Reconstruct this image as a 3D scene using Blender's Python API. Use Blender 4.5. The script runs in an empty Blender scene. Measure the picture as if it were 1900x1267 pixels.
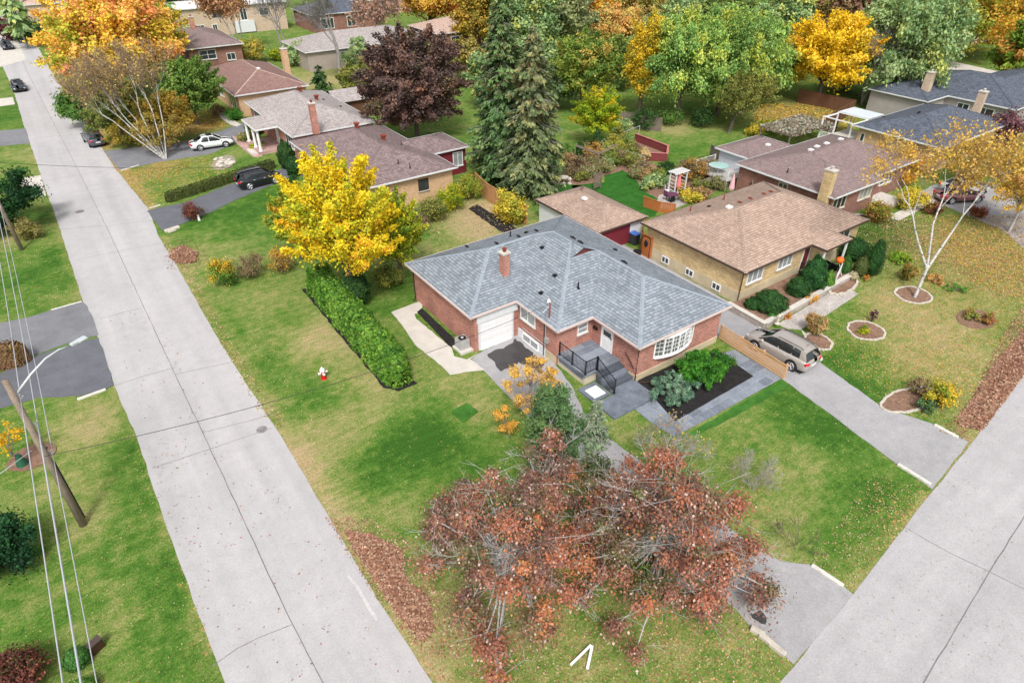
import bpy, bmesh, math, random
import numpy as np
from mathutils import Vector, Matrix
R = math.radians
# ---------------------------------------------------------------- camera, world, sun, exposure
SC = bpy.context.scene
COL = SC.collection
F_PX, CX, CY, CAM_H = 1198.0, 950.0, 633.5, 25.0
PITCH, ROLL, YAW = R(34.97), R(-0.176), R(35.4)
def _rot():
    cr, sr, cp, sp = math.cos(ROLL), math.sin(ROLL), math.cos(PITCH), math.sin(PITCH)
    c, s = math.cos(YAW), math.sin(YAW)
    A = Matrix(((cr, -sr, 0), (sr, cr, 0), (0, 0, 1)))
    B = Matrix(((1, 0, 0), (0, -sp, cp), (0, -cp, -sp)))
    Z = Matrix(((c, s, 0), (-s, c, 0), (0, 0, 1)))
    return Z @ B @ A                       # image axes (right, down, forward) -> world
MC = _rot()
MCn = np.array(MC)
cam_d = bpy.data.cameras.new('camera'); cam = bpy.data.objects.new('camera', cam_d); COL.objects.link(cam)
m4 = (MC @ Matrix(((1, 0, 0), (0, -1, 0), (0, 0, -1)))).to_4x4(); m4.translation = (0, 0, CAM_H)
cam.matrix_world = m4
cam_d.sensor_width = 36; cam_d.sensor_fit = 'HORIZONTAL'; cam_d.lens = F_PX / 1900 * 36
cam_d.clip_start = 0.5; cam_d.clip_end = 3000
SC.camera = cam
W = bpy.data.worlds.new("World"); SC.world = W; W.use_nodes = True
wn = W.node_tree.nodes; wl = W.node_tree.links
bg = wn['Background']; sky = wn.new('ShaderNodeTexSky'); sky.sky_type = 'NISHITA'; sky.sun_disc = False
SUN_EL, SUN_AZ = R(52), R(215)            # azimuth clockwise from +Y
sky.sun_elevation = SUN_EL; sky.sun_rotation = SUN_AZ; sky.dust_density = 4.0; sky.air_density = 1.0; sky.ozone_density = 1.0
hs = wn.new('ShaderNodeHueSaturation'); hs.inputs['Saturation'].default_value = 0.16   # overcast: the blue is greyed by cloud
wl.new(sky.outputs[0], hs.inputs['Color']); wl.new(hs.outputs[0], bg.inputs[0]); bg.inputs[1].default_value = 0.13
sd = bpy.data.lights.new('sun', 'SUN'); sd.energy = 2.0; sd.angle = R(12); sd.color = (1, .96, .9)
so = bpy.data.objects.new('sun', sd); COL.objects.link(so)
sv = Vector((math.sin(SUN_AZ) * math.cos(SUN_EL), math.cos(SUN_AZ) * math.cos(SUN_EL), math.sin(SUN_EL)))
so.rotation_euler = sv.to_track_quat('Z', 'Y').to_euler(); so.location = (0, 0, 60)
vs = SC.view_settings; vs.view_transform = 'Standard'; vs.look = 'None'; vs.exposure = 0.60; vs.gamma = 1; vs.use_curve_mapping = False
SC.cycles.max_bounces = 5; SC.cycles.diffuse_bounces = 3; SC.cycles.transparent_max_bounces = 4

# ---------------------------------------------------------------- surveying helpers: the photo calibrated to metres
def G(px, py, z=0.0):
    d = MCn @ np.array([px - CX, py - CY, F_PX]); t = (z - CAM_H) / d[2]
    return (float(d[0] * t), float(d[1] * t), z)
def zat(px, py, X, Y):
    d = MCn @ np.array([px - CX, py - CY, F_PX]); t = (X * d[0] + Y * d[1]) / (d[0] ** 2 + d[1] ** 2)
    return float(CAM_H + t * d[2])
def mpp(X, Y, Z=0):
    return math.sqrt(X * X + Y * Y + (Z - CAM_H) ** 2) / F_PX
def gp(pts, z=0.0): return [G(a, b, z)[:2] for a, b in pts]
rng = np.random.default_rng(7); rnd = random.Random(5)
def lin(c, f=1.0):
    return tuple((((v / 255) / 12.92 if v / 255 <= .04045 else ((v / 255 + .055) / 1.055) ** 2.4) * f) for v in c)

# ---------------------------------------------------------------- object helpers
def tag(o, label=None, cat=None, group=None, kind=None):
    if label: o['label'] = label
    if cat: o['category'] = cat
    if group: o['group'] = group
    if kind: o['kind'] = kind
    return o
def empty(name, loc, label, cat, group=None, rz=0.0):
    o = bpy.data.objects.new(name, None); COL.objects.link(o); o.location = loc; o.rotation_euler = (0, 0, rz)
    o.empty_display_size = .2
    return tag(o, label, cat, group)
def copy_tree(o, parent=None):
    c = o.copy(); COL.objects.link(c); c.parent = parent
    for ch in [x for x in bpy.data.objects if x.parent == o]: copy_tree(ch, c)
    return c
def link(name, me, mat=None, parent=None):
    if mat is not None: me.materials.append(mat)
    o = bpy.data.objects.new(name, me); COL.objects.link(o)
    if parent is not None: o.parent = parent
    return o
def auto_uv(me):
    me.update()
    uv = me.uv_layers.new(name='UVMap'); n = len(me.loops); data = np.zeros(n * 2)
    vs_ = me.vertices
    for p in me.polygons:
        nx, ny, nz = p.normal; h = math.hypot(nx, ny)
        if h < .02: t = (1, 0, 0); u2 = (0, 1, 0)
        else:
            t = (-ny / h, nx / h, 0); u2 = (-nz * nx / h, -nz * ny / h, h)
        for li in p.loop_indices:
            c = vs_[me.loops[li].vertex_index].co
            data[2 * li] = c[0] * t[0] + c[1] * t[1]; data[2 * li + 1] = c[0] * u2[0] + c[1] * u2[1] + c[2] * u2[2]
    uv.data.foreach_set('uv', data)
class MB:
    """collects boxes, prisms and tubes; build() links them as ONE mesh object"""
    def __init__(s): s.v = []; s.f = []; s.m = []
    def add(s, v, f, m=0):
        b = len(s.v); s.v += [tuple(x) for x in v]; s.f += [tuple(b + i for i in q) for q in f]; s.m += [m] * len(f); return s
    def box(s, x0, x1, y0, y1, z0, z1, m=0):
        return s.add([(x0, y0, z0), (x1, y0, z0), (x1, y1, z0), (x0, y1, z0), (x0, y0, z1), (x1, y0, z1), (x1, y1, z1), (x0, y1, z1)],
                     [(3, 2, 1, 0), (4, 5, 6, 7), (0, 1, 5, 4), (1, 2, 6, 5), (2, 3, 7, 6), (3, 0, 4, 7)], m)
    def cbox(s, c, sx, sy, sz, rz=0, m=0, tilt=0):
        M = Matrix.Translation(c) @ Matrix.Rotation(rz, 4, 'Z') @ Matrix.Rotation(tilt, 4, 'Y')
        v = [M @ Vector((a * sx / 2, b * sy / 2, d * sz / 2)) for d in (-1, 1) for a, b in ((-1, -1), (1, -1), (1, 1), (-1, 1))]
        return s.add(v, [(3, 2, 1, 0), (4, 5, 6, 7), (0, 1, 5, 4), (1, 2, 6, 5), (2, 3, 7, 6), (3, 0, 4, 7)], m)
    def prism(s, pts, z0, z1, m=0):
        n = len(pts)
        a = sum(pts[i][0] * pts[(i + 1) % n][1] - pts[(i + 1) % n][0] * pts[i][1] for i in range(n))
        if a < 0: pts = pts[::-1]
        v = [(p[0], p[1], z0) for p in pts] + [(p[0], p[1], z1) for p in pts]
        f = [tuple(range(n, 2 * n)), tuple(range(n - 1, -1, -1))] + [(i, (i + 1) % n, n + (i + 1) % n, n + i) for i in range(n)]
        return s.add(v, f, m)
    def tube(s, path, rad, n=6, m=0, cap=True):
        path = [Vector(p) for p in path]; k = len(path); rad = rad if hasattr(rad, '__len__') else [rad] * k
        v = []; f = []
        up = Vector((0, 0, 1)) if abs((path[-1] - path[0]).normalized().z) < .9 else Vector((1, 0, 0))
        for i, p in enumerate(path):
            d = (path[min(i + 1, k - 1)] - path[max(i - 1, 0)]).normalized()
            a = d.cross(up)
            a = a.normalized() if a.length > 1e-5 else Vector((1, 0, 0)); b = a.cross(d)
            for j in range(n):
                t = 2 * math.pi * j / n; v.append(p + (a * math.cos(t) + b * math.sin(t)) * rad[i])
        for i in range(k - 1):
            for j in range(n): f.append((i * n + j, i * n + (j + 1) % n, (i + 1) * n + (j + 1) % n, (i + 1) * n + j))
        if cap: f.append(tuple(range(n - 1, -1, -1))); f.append(tuple((k - 1) * n + j for j in range(n)))
        return s.add(v, f, m)
    def cyl(s, c, r, z0, z1, n=16, r2=None, m=0):
        return s.tube([(c[0], c[1], z0), (c[0], c[1], z1)], [r, r2 if r2 is not None else r], n, m)
    def lathe(s, c, prof, n=16, m=0):
        v = []; f = []
        for r, z in prof:
            for j in range(n): t = 2 * math.pi * j / n; v.append((c[0] + r * math.cos(t), c[1] + r * math.sin(t), c[2] + z))
        for i in range(len(prof) - 1):
            for j in range(n): f.append((i * n + j, i * n + (j + 1) % n, (i + 1) * n + (j + 1) % n, (i + 1) * n + j))
        f.append(tuple(range(n - 1, -1, -1))); f.append(tuple((len(prof) - 1) * n + j for j in range(n)))
        return s.add(v, f, m)
    def build(s, name, mats, parent=None, world=True, bevel=0, smooth=False, fix=False, uv=True):
        me = bpy.data.meshes.new(name)
        v = s.v
        if parent is not None and world:
            base = Vector((0, 0, 0)); q = parent
            while q is not None: base += q.location; q = q.parent
            v = [(a[0] - base.x, a[1] - base.y, a[2] - base.z) for a in v]
        me.from_pydata(v, [], s.f); me.validate()
        if not isinstance(mats, (list, tuple)): mats = [mats]
        for m in mats: me.materials.append(m)
        if len(mats) > 1 and len(me.polygons) == len(s.m): me.polygons.foreach_set('material_index', s.m)
        if fix or bevel:
            bm = bmesh.new(); bm.from_mesh(me)
            if fix: bmesh.ops.recalc_face_normals(bm, faces=bm.faces)
            if bevel: bmesh.ops.bevel(bm, geom=bm.edges[:], offset=bevel, segments=1, affect='EDGES')
            bm.to_mesh(me); bm.free()
        if uv: auto_uv(me)
        if smooth: me.polygons.foreach_set('use_smooth', [True] * len(me.polygons))
        return link(name, me, None, parent)

# ---------------------------------------------------------------- materials
MATS = {}
def newmat(name):
    m = bpy.data.materials.new(name); m.use_nodes = True; nt = m.node_tree
    return m, nt, nt.nodes['Principled BSDF']
def nd(nt, t, **k):
    n = nt.nodes.new(t)
    for a, b in k.items():
        if a in ('operation', 'blend_type', 'feature', 'distance', 'data_type', 'attribute_name', 'offset_frequency', 'offset', 'squash', 'clamp', 'noise_dimensions', 'interpolation'): setattr(n, a, b)
        else: n.inputs[a.replace('_', ' ')].default_value = b
    return n
def coords(nt, kind='Object'):
    return nt.nodes.new('ShaderNodeTexCoord').outputs[kind]
def noise(nt, co, scale, detail=4, rough=.6):
    n = nt.nodes.new('ShaderNodeTexNoise'); n.inputs['Scale'].default_value = scale; n.inputs['Detail'].default_value = detail; n.inputs['Roughness'].default_value = rough
    nt.links.new(co, n.inputs['Vector']); return n.outputs['Fac']
def ramp(nt, fac, stops):
    r = nt.nodes.new('ShaderNodeValToRGB'); e = r.color_ramp.elements
    while len(e) < len(stops): e.new(.5)
    for i, (p, c) in enumerate(stops): e[i].position = p; e[i].color = (c[0], c[1], c[2], 1)
    nt.links.new(fac, r.inputs[0]); return r.outputs[0]
def mix(nt, fac, a, b, mode='MIX'):
    n = nt.nodes.new('ShaderNodeMixRGB'); n.blend_type = mode
    for i, x in zip((0, 1, 2), (fac, a, b)):
        if isinstance(x, (int, float)): n.inputs[i].default_value = x
        elif isinstance(x, tuple): n.inputs[i].default_value = (x[0], x[1], x[2], 1)
        else: nt.links.new(x, n.inputs[i])
    return n.outputs[0]
def math_(nt, op, a, b=0.0, clamp=False):
    n = nt.nodes.new('ShaderNodeMath'); n.operation = op; n.use_clamp = clamp
    for i, x in enumerate((a, b)):
        if isinstance(x, (int, float)): n.inputs[i].default_value = x
        else: nt.links.new(x, n.inputs[i])
    return n.outputs[0]
def bump(nt, bs, h, strength=.3, dist=.02):
    b = nt.nodes.new('ShaderNodeBump'); b.inputs['Strength'].default_value = strength; b.inputs['Distance'].default_value = dist
    nt.links.new(h, b.inputs['Height']); nt.links.new(b.outputs[0], bs.inputs['Normal'])
def plain(name, col, rough=.8, var=.15, scale=2.0, metal=0.0, fine=0.0, bmp=0.0, spec=.3):
    if name in MATS: return MATS[name]
    m, nt, bs = newmat(name); co = coords(nt)
    n1 = noise(nt, co, scale, 6, .65)
    c = ramp(nt, n1, [(.3, tuple(v * (1 - var) for v in col)), (.7, tuple(min(1, v * (1 + var)) for v in col))])
    if fine:
        n2 = noise(nt, co, scale * 18, 3, .7)
        c = mix(nt, 1.0, c, ramp(nt, n2, [(.3, (1 - fine,) * 3), (.7, (1 + fine,) * 3)]), 'MULTIPLY')
        if bmp: bump(nt, bs, n2, bmp, .02)
    nt.links.new(c, bs.inputs['Base Color'])
    bs.inputs['Roughness'].default_value = rough; bs.inputs['Metallic'].default_value = metal; bs.inputs['Specular IOR Level'].default_value = spec
    MATS[name] = m; return m
def brick(name, c1, c2, mortar, bw=.24, bh=.085, ms=.012, stain=.25, rough=.9):
    m, nt, bs = newmat(name); uvn = coords(nt, 'UV')
    b = nt.nodes.new('ShaderNodeTexBrick'); nt.links.new(uvn, b.inputs['Vector'])
    b.inputs['Color1'].default_value = (*c1, 1); b.inputs['Color2'].default_value = (*c2, 1); b.inputs['Mortar'].default_value = (*mortar, 1)
    b.inputs['Scale'].default_value = 1; b.inputs['Mortar Size'].default_value = ms; b.inputs['Brick Width'].default_value = bw; b.inputs['Row Height'].default_value = bh
    b.inputs['Bias'].default_value = 0.0; b.inputs['Mortar Smooth'].default_value = .1
    n1 = noise(nt, coords(nt), .9, 5, .6)
    c = mix(nt, 1.0, b.outputs['Color'], ramp(nt, n1, [(.3, (1 - stain,) * 3), (.7, (1 + stain * .5,) * 3)]), 'MULTIPLY')
    n2 = noise(nt, coords(nt), 14, 2, .6)
    c = mix(nt, 1.0, c, ramp(nt, n2, [(.35, (.78,) * 3), (.65, (1.18,) * 3)]), 'MULTIPLY')
    nt.links.new(c, bs.inputs['Base Color']); bs.inputs['Roughness'].default_value = rough
    inv = math_(nt, 'SUBTRACT', 1.0, b.outputs['Fac']); bump(nt, bs, inv, .5, .01)
    MATS[name] = m; return m
def shingle(name, dark, mid, light, stain=.12, bw=.34, bh=.21):
    m, nt, bs = newmat(name); uvn = coords(nt, 'UV')
    def br(w, h, c1, c2, mo, ms):
        b = nt.nodes.new('ShaderNodeTexBrick'); nt.links.new(uvn, b.inputs['Vector'])
        b.inputs['Color1'].default_value = (*c1, 1); b.inputs['Color2'].default_value = (*c2, 1); b.inputs['Mortar'].default_value = (*mo, 1)
        b.inputs['Scale'].default_value = 1; b.inputs['Mortar Size'].default_value = ms; b.inputs['Brick Width'].default_value = w; b.inputs['Row Height'].default_value = h
        b.offset = .37; b.offset_frequency = 2; b.squash = .7; b.squash_frequency = 3
        return b
    a = br(bw, bh, dark, light, tuple(v * .45 for v in dark), .013)
    b = br(bw * 2.3, bh, mid, mid, mid, 0)
    sx = nt.nodes.new('ShaderNodeSeparateXYZ'); nt.links.new(uvn, sx.inputs[0])
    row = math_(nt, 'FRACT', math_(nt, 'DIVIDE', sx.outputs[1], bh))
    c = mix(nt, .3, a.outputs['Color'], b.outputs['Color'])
    c = mix(nt, 1.0, c, ramp(nt, row, [(0, (.7,) * 3), (.16, (.78,) * 3), (.26, (1.05,) * 3), (1, (1.0,) * 3)]), 'MULTIPLY')  # shadow line under each shingle course, painted into the colour
    mp = nt.nodes.new('ShaderNodeMapping'); mp.inputs['Scale'].default_value = (2.6, 1.0 / bh * .5, 1); nt.links.new(uvn, mp.inputs[0])
    c = mix(nt, 1.0, c, ramp(nt, noise(nt, mp.outputs[0], 1.3, 2, .5), [(.35, (.9,) * 3), (.65, (1.1,) * 3)]), 'MULTIPLY')
    n1 = noise(nt, coords(nt), .45, 6, .6)
    c = mix(nt, 1.0, c, ramp(nt, n1, [(.3, (1 - stain,) * 3), (.7, (1 + stain,) * 3)]), 'MULTIPLY')
    nt.links.new(c, bs.inputs['Base Color']); bs.inputs['Roughness'].default_value = .92; bs.inputs['Specular IOR Level'].default_value = .25
    bump(nt, bs, row, .5, .03)
    MATS[name] = m; return m
def leafmat(name='leaves', rough=.6, trans=.34):
    m, nt, bs = newmat(name)
    a = nt.nodes.new('ShaderNodeAttribute'); a.attribute_name = 'tint'
    nt.links.new(a.outputs['Color'], bs.inputs['Base Color']); bs.inputs['Roughness'].default_value = rough; bs.inputs['Specular IOR Level'].default_value = .25
    tr = nt.nodes.new('ShaderNodeBsdfTranslucent'); nt.links.new(a.outputs['Color'], tr.inputs['Color'])
    mx = nt.nodes.new('ShaderNodeMixShader'); mx.inputs[0].default_value = trans
    nt.links.new(bs.outputs[0], mx.inputs[1]); nt.links.new(tr.outputs[0], mx.inputs[2]); nt.links.new(mx.outputs[0], nt.nodes['Material Output'].inputs[0])
    MATS[name] = m; return m
LEAF = leafmat()
BARK = plain('bark', (.13, .105, .085), .95, .35, 3, fine=.3, bmp=.5)
GBARK = plain('grey_bark', (.24, .225, .21), .95, .3, 3, fine=.25, bmp=.4)
def birchmat():
    m, nt, bs = newmat('birch_bark'); co = coords(nt)
    mp = nt.nodes.new('ShaderNodeMapping'); mp.inputs['Scale'].default_value = (1, 1, 3.5); nt.links.new(co, mp.inputs[0])
    n = noise(nt, mp.outputs[0], 2.6, 4, .6)
    nt.links.new(ramp(nt, n, [(.36, (.06, .055, .05)), (.43, (.44, .43, .41)), (.7, (.54, .53, .51))]), bs.inputs['Base Color']); bs.inputs['Roughness'].default_value = .8
    return m
BIRCH = birchmat()
RED = brick('red_brick', lin((138, 66, 54)), lin((184, 104, 84)), lin((196, 166, 152)), .26, .1, .016)
YEL = brick('yellow_brick', lin((190, 160, 112)), lin((214, 190, 140)), lin((190, 172, 140)), bw=.4, bh=.11)
TANB = brick('tan_brick', lin((196, 158, 122)), lin((208, 172, 136)), lin((190, 160, 130)), stain=.08)
BRN = brick('brown_brick', lin((120, 72, 62)), lin((150, 98, 84)), lin((150, 125, 115)))
BEI = brick('beige_brick', lin((190, 165, 140)), lin((204, 180, 158)), lin((180, 165, 150)), stain=.08)
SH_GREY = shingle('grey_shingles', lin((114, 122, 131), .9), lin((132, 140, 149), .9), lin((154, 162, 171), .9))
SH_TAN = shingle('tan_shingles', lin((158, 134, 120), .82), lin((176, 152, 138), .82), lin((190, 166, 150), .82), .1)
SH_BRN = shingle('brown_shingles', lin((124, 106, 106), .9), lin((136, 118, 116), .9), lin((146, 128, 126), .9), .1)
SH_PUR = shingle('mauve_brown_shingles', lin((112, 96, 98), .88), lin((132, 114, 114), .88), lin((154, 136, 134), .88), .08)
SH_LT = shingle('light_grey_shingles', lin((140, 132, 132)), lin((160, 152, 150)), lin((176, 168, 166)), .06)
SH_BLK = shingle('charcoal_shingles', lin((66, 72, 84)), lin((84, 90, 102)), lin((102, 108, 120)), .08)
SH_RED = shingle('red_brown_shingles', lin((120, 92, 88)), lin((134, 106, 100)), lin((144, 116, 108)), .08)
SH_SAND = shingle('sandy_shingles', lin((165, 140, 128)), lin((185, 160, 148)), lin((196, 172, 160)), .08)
CAPG = plain('light_ridge_shingles', lin((146, 156, 166), .9), .9, .18, 3, fine=.15)
CAPS = {'grey_shingles': CAPG}
WHITE = plain('white_paint', (.74, .74, .75), .5, .05, 2)
WHITE2 = plain('white_vinyl', (.62, .64, .66), .5, .06, 2)
CREAM = plain('cream_trim', (.62, .55, .42), .7, .08)
CONC = plain('pale_concrete', lin((206, 200, 192), .82), .9, .12, 1.2, fine=.12, bmp=.2)
CONCY = plain('foundation_parging', lin((205, 190, 160), .8), .9, .14, 1.5, fine=.12)
GLASS = plain('dark_window_glass', (.035, .045, .05), .06, .3, .8, spec=.8)
CURT = plain('curtained_glass', (.28, .3, .3), .12, .25, 1.6, spec=.8)
BLACKM = plain('black_metal', (.012, .012, .014), .35, .1)
DARKBR = plain('dark_brown_metal', (.05, .022, .016), .45, .1)
CEDAR = plain('new_cedar', lin((222, 176, 128), .8), .75, .1, 2, fine=.15)
ORWOOD = plain('orange_stained_wood', lin((192, 116, 64), .75), .7, .15, 2, fine=.15)
TANWOOD = plain('tan_fence_wood', lin((190, 140, 96), .8), .8, .15, 2, fine=.2)
OLDWOOD = plain('weathered_wood', lin((130, 118, 106), .8), .9, .2, 2, fine=.25)
BRWOOD = plain('brown_fence_wood', lin((120, 84, 62), .7), .9, .15, 2, fine=.2)
POLEW = plain('pole_wood', lin((140, 126, 112), .8), .9, .25, 1.5, fine=.35, bmp=.5)
MAROON = plain('maroon_paint', (.16, .02, .03), .6, .08)
REDPL = plain('red_deck_paint', lin((140, 66, 68), .7), .8, .15)
GALV = plain('galvanised_steel', (.55, .6, .62), .35, .08, 3, metal=.3)
ALU = plain('aluminium', (.5, .5, .5), .4, .1, 3, metal=.5)
MULCH = plain('black_mulch', (.018, .016, .017), 1.0, .5, 3, fine=.8, bmp=1)
BRMULCH = plain('brown_mulch', lin((150, 118, 100), .7), 1.0, .35, 3, fine=.6, bmp=1)
SLATE = plain('slate_stone', lin((116, 124, 136), .8), .55, .35, 1.6, fine=.2)
STONE = plain('pale_stone', lin((200, 192, 180), .8), .9, .2, 2.5, fine=.2, bmp=.4)
WIREM = plain('cable_jacket', lin((176, 178, 186), .9), .5, .05)
WIRED = plain('dark_cable', (.03, .03, .035), .6, .05)
REDP = plain('hydrant_red', (.5, .01, .015), .4, .1)
TERRA = plain('rust_metal', lin((150, 70, 50), .7), .7, .2)
RUBBER = plain('tyre_rubber', (.02, .02, .021), .85, .1)
GREENP = plain('green_bag', (.02, .09, .05), .6, .15)
PINK = plain('coral_canvas', lin((232, 130, 128), .85), .8, .06)
PALEPINK = plain('pale_pink_canvas', lin((228, 180, 186), .85), .8, .06)
ORANGE = plain('pumpkin_orange', (.75, .13, .02), .6, .1)
CORE = {}
def coremat(c):
    k = tuple(round(v, 3) for v in c)
    if k not in CORE: CORE[k] = plain('twig_mass_%d' % len(CORE), c, 1.0, .3, 3, fine=.5, bmp=1)
    return CORE[k]
def groundmat():
    m, nt, bs = newmat('lawn_grass'); co = coords(nt)
    a = nt.nodes.new('ShaderNodeAttribute'); a.attribute_name = 'cover'
    sep = nt.nodes.new('ShaderNodeSeparateColor'); nt.links.new(a.outputs['Color'], sep.inputs[0])
    dry, lush, lit = sep.outputs[0], sep.outputs[1], sep.outputs[2]
    n1 = noise(nt, co, .35, 6, .65); n2 = noise(nt, co, 1.7, 5, .7); n3 = noise(nt, co, 9, 4, .75)
    mp = nt.nodes.new('ShaderNodeMapping'); mp.inputs['Scale'].default_value = (26, 9, 9); mp.inputs['Rotation'].default_value = (0, 0, .5); nt.links.new(co, mp.inputs[0])
    n4 = noise(nt, mp.outputs[0], 1, 3, .7)
    v = math_(nt, 'ADD', math_(nt, 'MULTIPLY', n1, 1.1), math_(nt, 'MULTIPLY', n2, 1.3))
    v = math_(nt, 'ADD', v, math_(nt, 'MULTIPLY', n3, .7))
    v = math_(nt, 'SUBTRACT', v, 1.55)
    v = math_(nt, 'ADD', v, math_(nt, 'SUBTRACT', dry, lush))
    v = math_(nt, 'ADD', math_(nt, 'MULTIPLY', v, .85), .37, True)
    c = ramp(nt, v, [(.0, lin((66, 112, 36), .64)), (.25, lin((94, 134, 50), .68)), (.46, lin((128, 146, 74), .72)), (.7, lin((158, 156, 100), .76)), (1.0, lin((180, 160, 122), .8))])
    c = mix(nt, 1.0, c, ramp(nt, n4, [(.25, (.6,) * 3), (.5, (1.0,) * 3), (.75, (1.5,) * 3)]), 'MULTIPLY')
    c = mix(nt, 1.0, c, ramp(nt, n3, [(.3, (.7, .78, .7)), (.7, (1.28, 1.2, 1.26))]), 'MULTIPLY')
    mq = nt.nodes.new('ShaderNodeMapping'); mq.inputs['Scale'].default_value = (.45, 4.2, 1); mq.inputs['Rotation'].default_value = (0, 0, .75); nt.links.new(co, mq.inputs[0])
    c = mix(nt, 1.0, c, ramp(nt, noise(nt, mq.outputs[0], 1, 3, .6), [(.35, (.88, .9, .86)), (.65, (1.12, 1.1, 1.14))]), 'MULTIPLY')
    vo = nt.nodes.new('ShaderNodeTexVoronoi'); vo.inputs['Scale'].default_value = 15; nt.links.new(co, vo.inputs['Vector'])
    s2 = nt.nodes.new('ShaderNodeSeparateColor'); nt.links.new(vo.outputs['Color'], s2.inputs[0])
    leafc = ramp(nt, s2.outputs[1], [(0, lin((150, 92, 70), .7)), (.4, lin((190, 140, 100), .75)), (.7, lin((205, 160, 90), .8)), (1, lin((220, 190, 140), .8))])
    th = math_(nt, 'ADD', math_(nt, 'MULTIPLY', lit, 1.15), math_(nt, 'MULTIPLY', math_(nt, 'SUBTRACT', n2, .5), .5))
    msk = math_(nt, 'MULTIPLY', math_(nt, 'SUBTRACT', th, s2.outputs[0]), 8.0, True)
    c = mix(nt, msk, c, leafc)
    nt.links.new(c, bs.inputs['Base Color']); bs.inputs['Roughness'].default_value = .95; bs.inputs['Specular IOR Level'].default_value = .15
    bump(nt, bs, math_(nt, 'ADD', n4, n3), .7, .05)
    return m
LAWN = groundmat()
def lushmat(name, c0, c1):
    m, nt, bs = newmat(name); co = coords(nt)
    c = ramp(nt, noise(nt, co, 1.2, 6, .7), [(.3, c0), (.7, c1)])
    n4 = noise(nt, co, 22, 3, .7)
    c = mix(nt, 1.0, c, ramp(nt, n4, [(.3, (.7,) * 3), (.7, (1.3,) * 3)]), 'MULTIPLY')
    nt.links.new(c, bs.inputs['Base Color']); bs.inputs['Roughness'].default_value = .95; bump(nt, bs, n4, .6, .04); bs.inputs['Specular IOR Level'].default_value = .15
    return m
EMER = lushmat('emerald_lawn', lin((46, 104, 36), .5), lin((72, 136, 50), .6))
SODM = lushmat('fresh_sod', lin((56, 106, 38), .65), lin((84, 140, 56), .7))
def paving(name, c0, c1, patch=.35, aggr=.1, dirt=(.30, .27, .23), streak=0):
    m, nt, bs = newmat(name); co = coords(nt)
    n1 = noise(nt, co, .16, 5, .55); n2 = noise(nt, co, 1.1, 7, .7); n3 = noise(nt, co, 16, 3, .85); n5 = noise(nt, co, 5, 5, .8)
    c = ramp(nt, n2, [(.2, c0), (.8, c1)])
    c = mix(nt, 1.0, c, ramp(nt, n1, [(.3, (1 - patch * .22,) * 3), (.7, (1 + patch * .14,) * 3)]), 'MULTIPLY')
    c = mix(nt, 1.0, c, ramp(nt, n3, [(.3, (1 - aggr,) * 3), (.7, (1 + aggr,) * 3)]), 'MULTIPLY')
    c = mix(nt, ramp(nt, n5, [(.66, (0, 0, 0)), (.8, (.35,) * 3)]), c, dirt)
    if streak:
        mp = nt.nodes.new('ShaderNodeMapping'); mp.inputs['Scale'].default_value = (.9, .05, 1) if streak == 1 else (.05, .9, 1); nt.links.new(co, mp.inputs[0])
        c = mix(nt, 1.0, c, ramp(nt, noise(nt, mp.outputs[0], 1, 3, .5), [(.3, (.9, .9, .91)), (.7, (1.06, 1.06, 1.06))]), 'MULTIPLY')
    nt.links.new(c, bs.inputs['Base Color']); bs.inputs['Roughness'].default_value = .88; bs.inputs['Specular IOR Level'].default_value = .3
    bump(nt, bs, n3, .25, .01)
    return m
ROAD = paving('road_concrete', lin((186, 183, 184), .74), lin((200, 197, 198), .77), .32, .16, lin((170, 160, 160), .8), 1)
ROAD2 = paving('road_asphalt_pale', lin((180, 177, 179), .72), lin((194, 191, 193), .76), .35, .18, lin((160, 152, 152), .8), 2)
CRACK = plain('tar_joint', lin((138, 134, 135), .66), .9, .3, 4)
CRACK2 = plain('hairline_crack', lin((150, 144, 144), .7), .9, .3, 4)
ASPH = paving('driveway_asphalt', lin((122, 123, 129), .74), lin((146, 147, 153), .77), .7, .2, lin((190, 180, 172), .8))
ASPHD = paving('driveway_sealed', lin((100, 102, 110), .7), lin((124, 126, 134), .72), .5, .12, lin((150, 148, 150), .8))
ASPHL = paving('driveway_pale', lin((158, 157, 160), .74), lin((182, 180, 183), .78), .8, .2, lin((130, 124, 122), .7))
WETM = plain('wet_patch', lin((84, 82, 84), .6), .35, .25, 2)
PAVER = brick('pavers', lin((188, 180, 176), .8), lin((205, 198, 192), .8), lin((160, 150, 145), .8), .3, .2, .012)
PAVERP = brick('pink_pavers', lin((190, 150, 145), .8), lin((208, 172, 165), .8), lin((165, 140, 135), .8), .3, .2, .012)
FLAG = brick('flagstones', lin((118, 126, 140), .75), lin((150, 158, 170), .78), lin((160, 166, 174), .78), .9, .6, .014)

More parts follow.
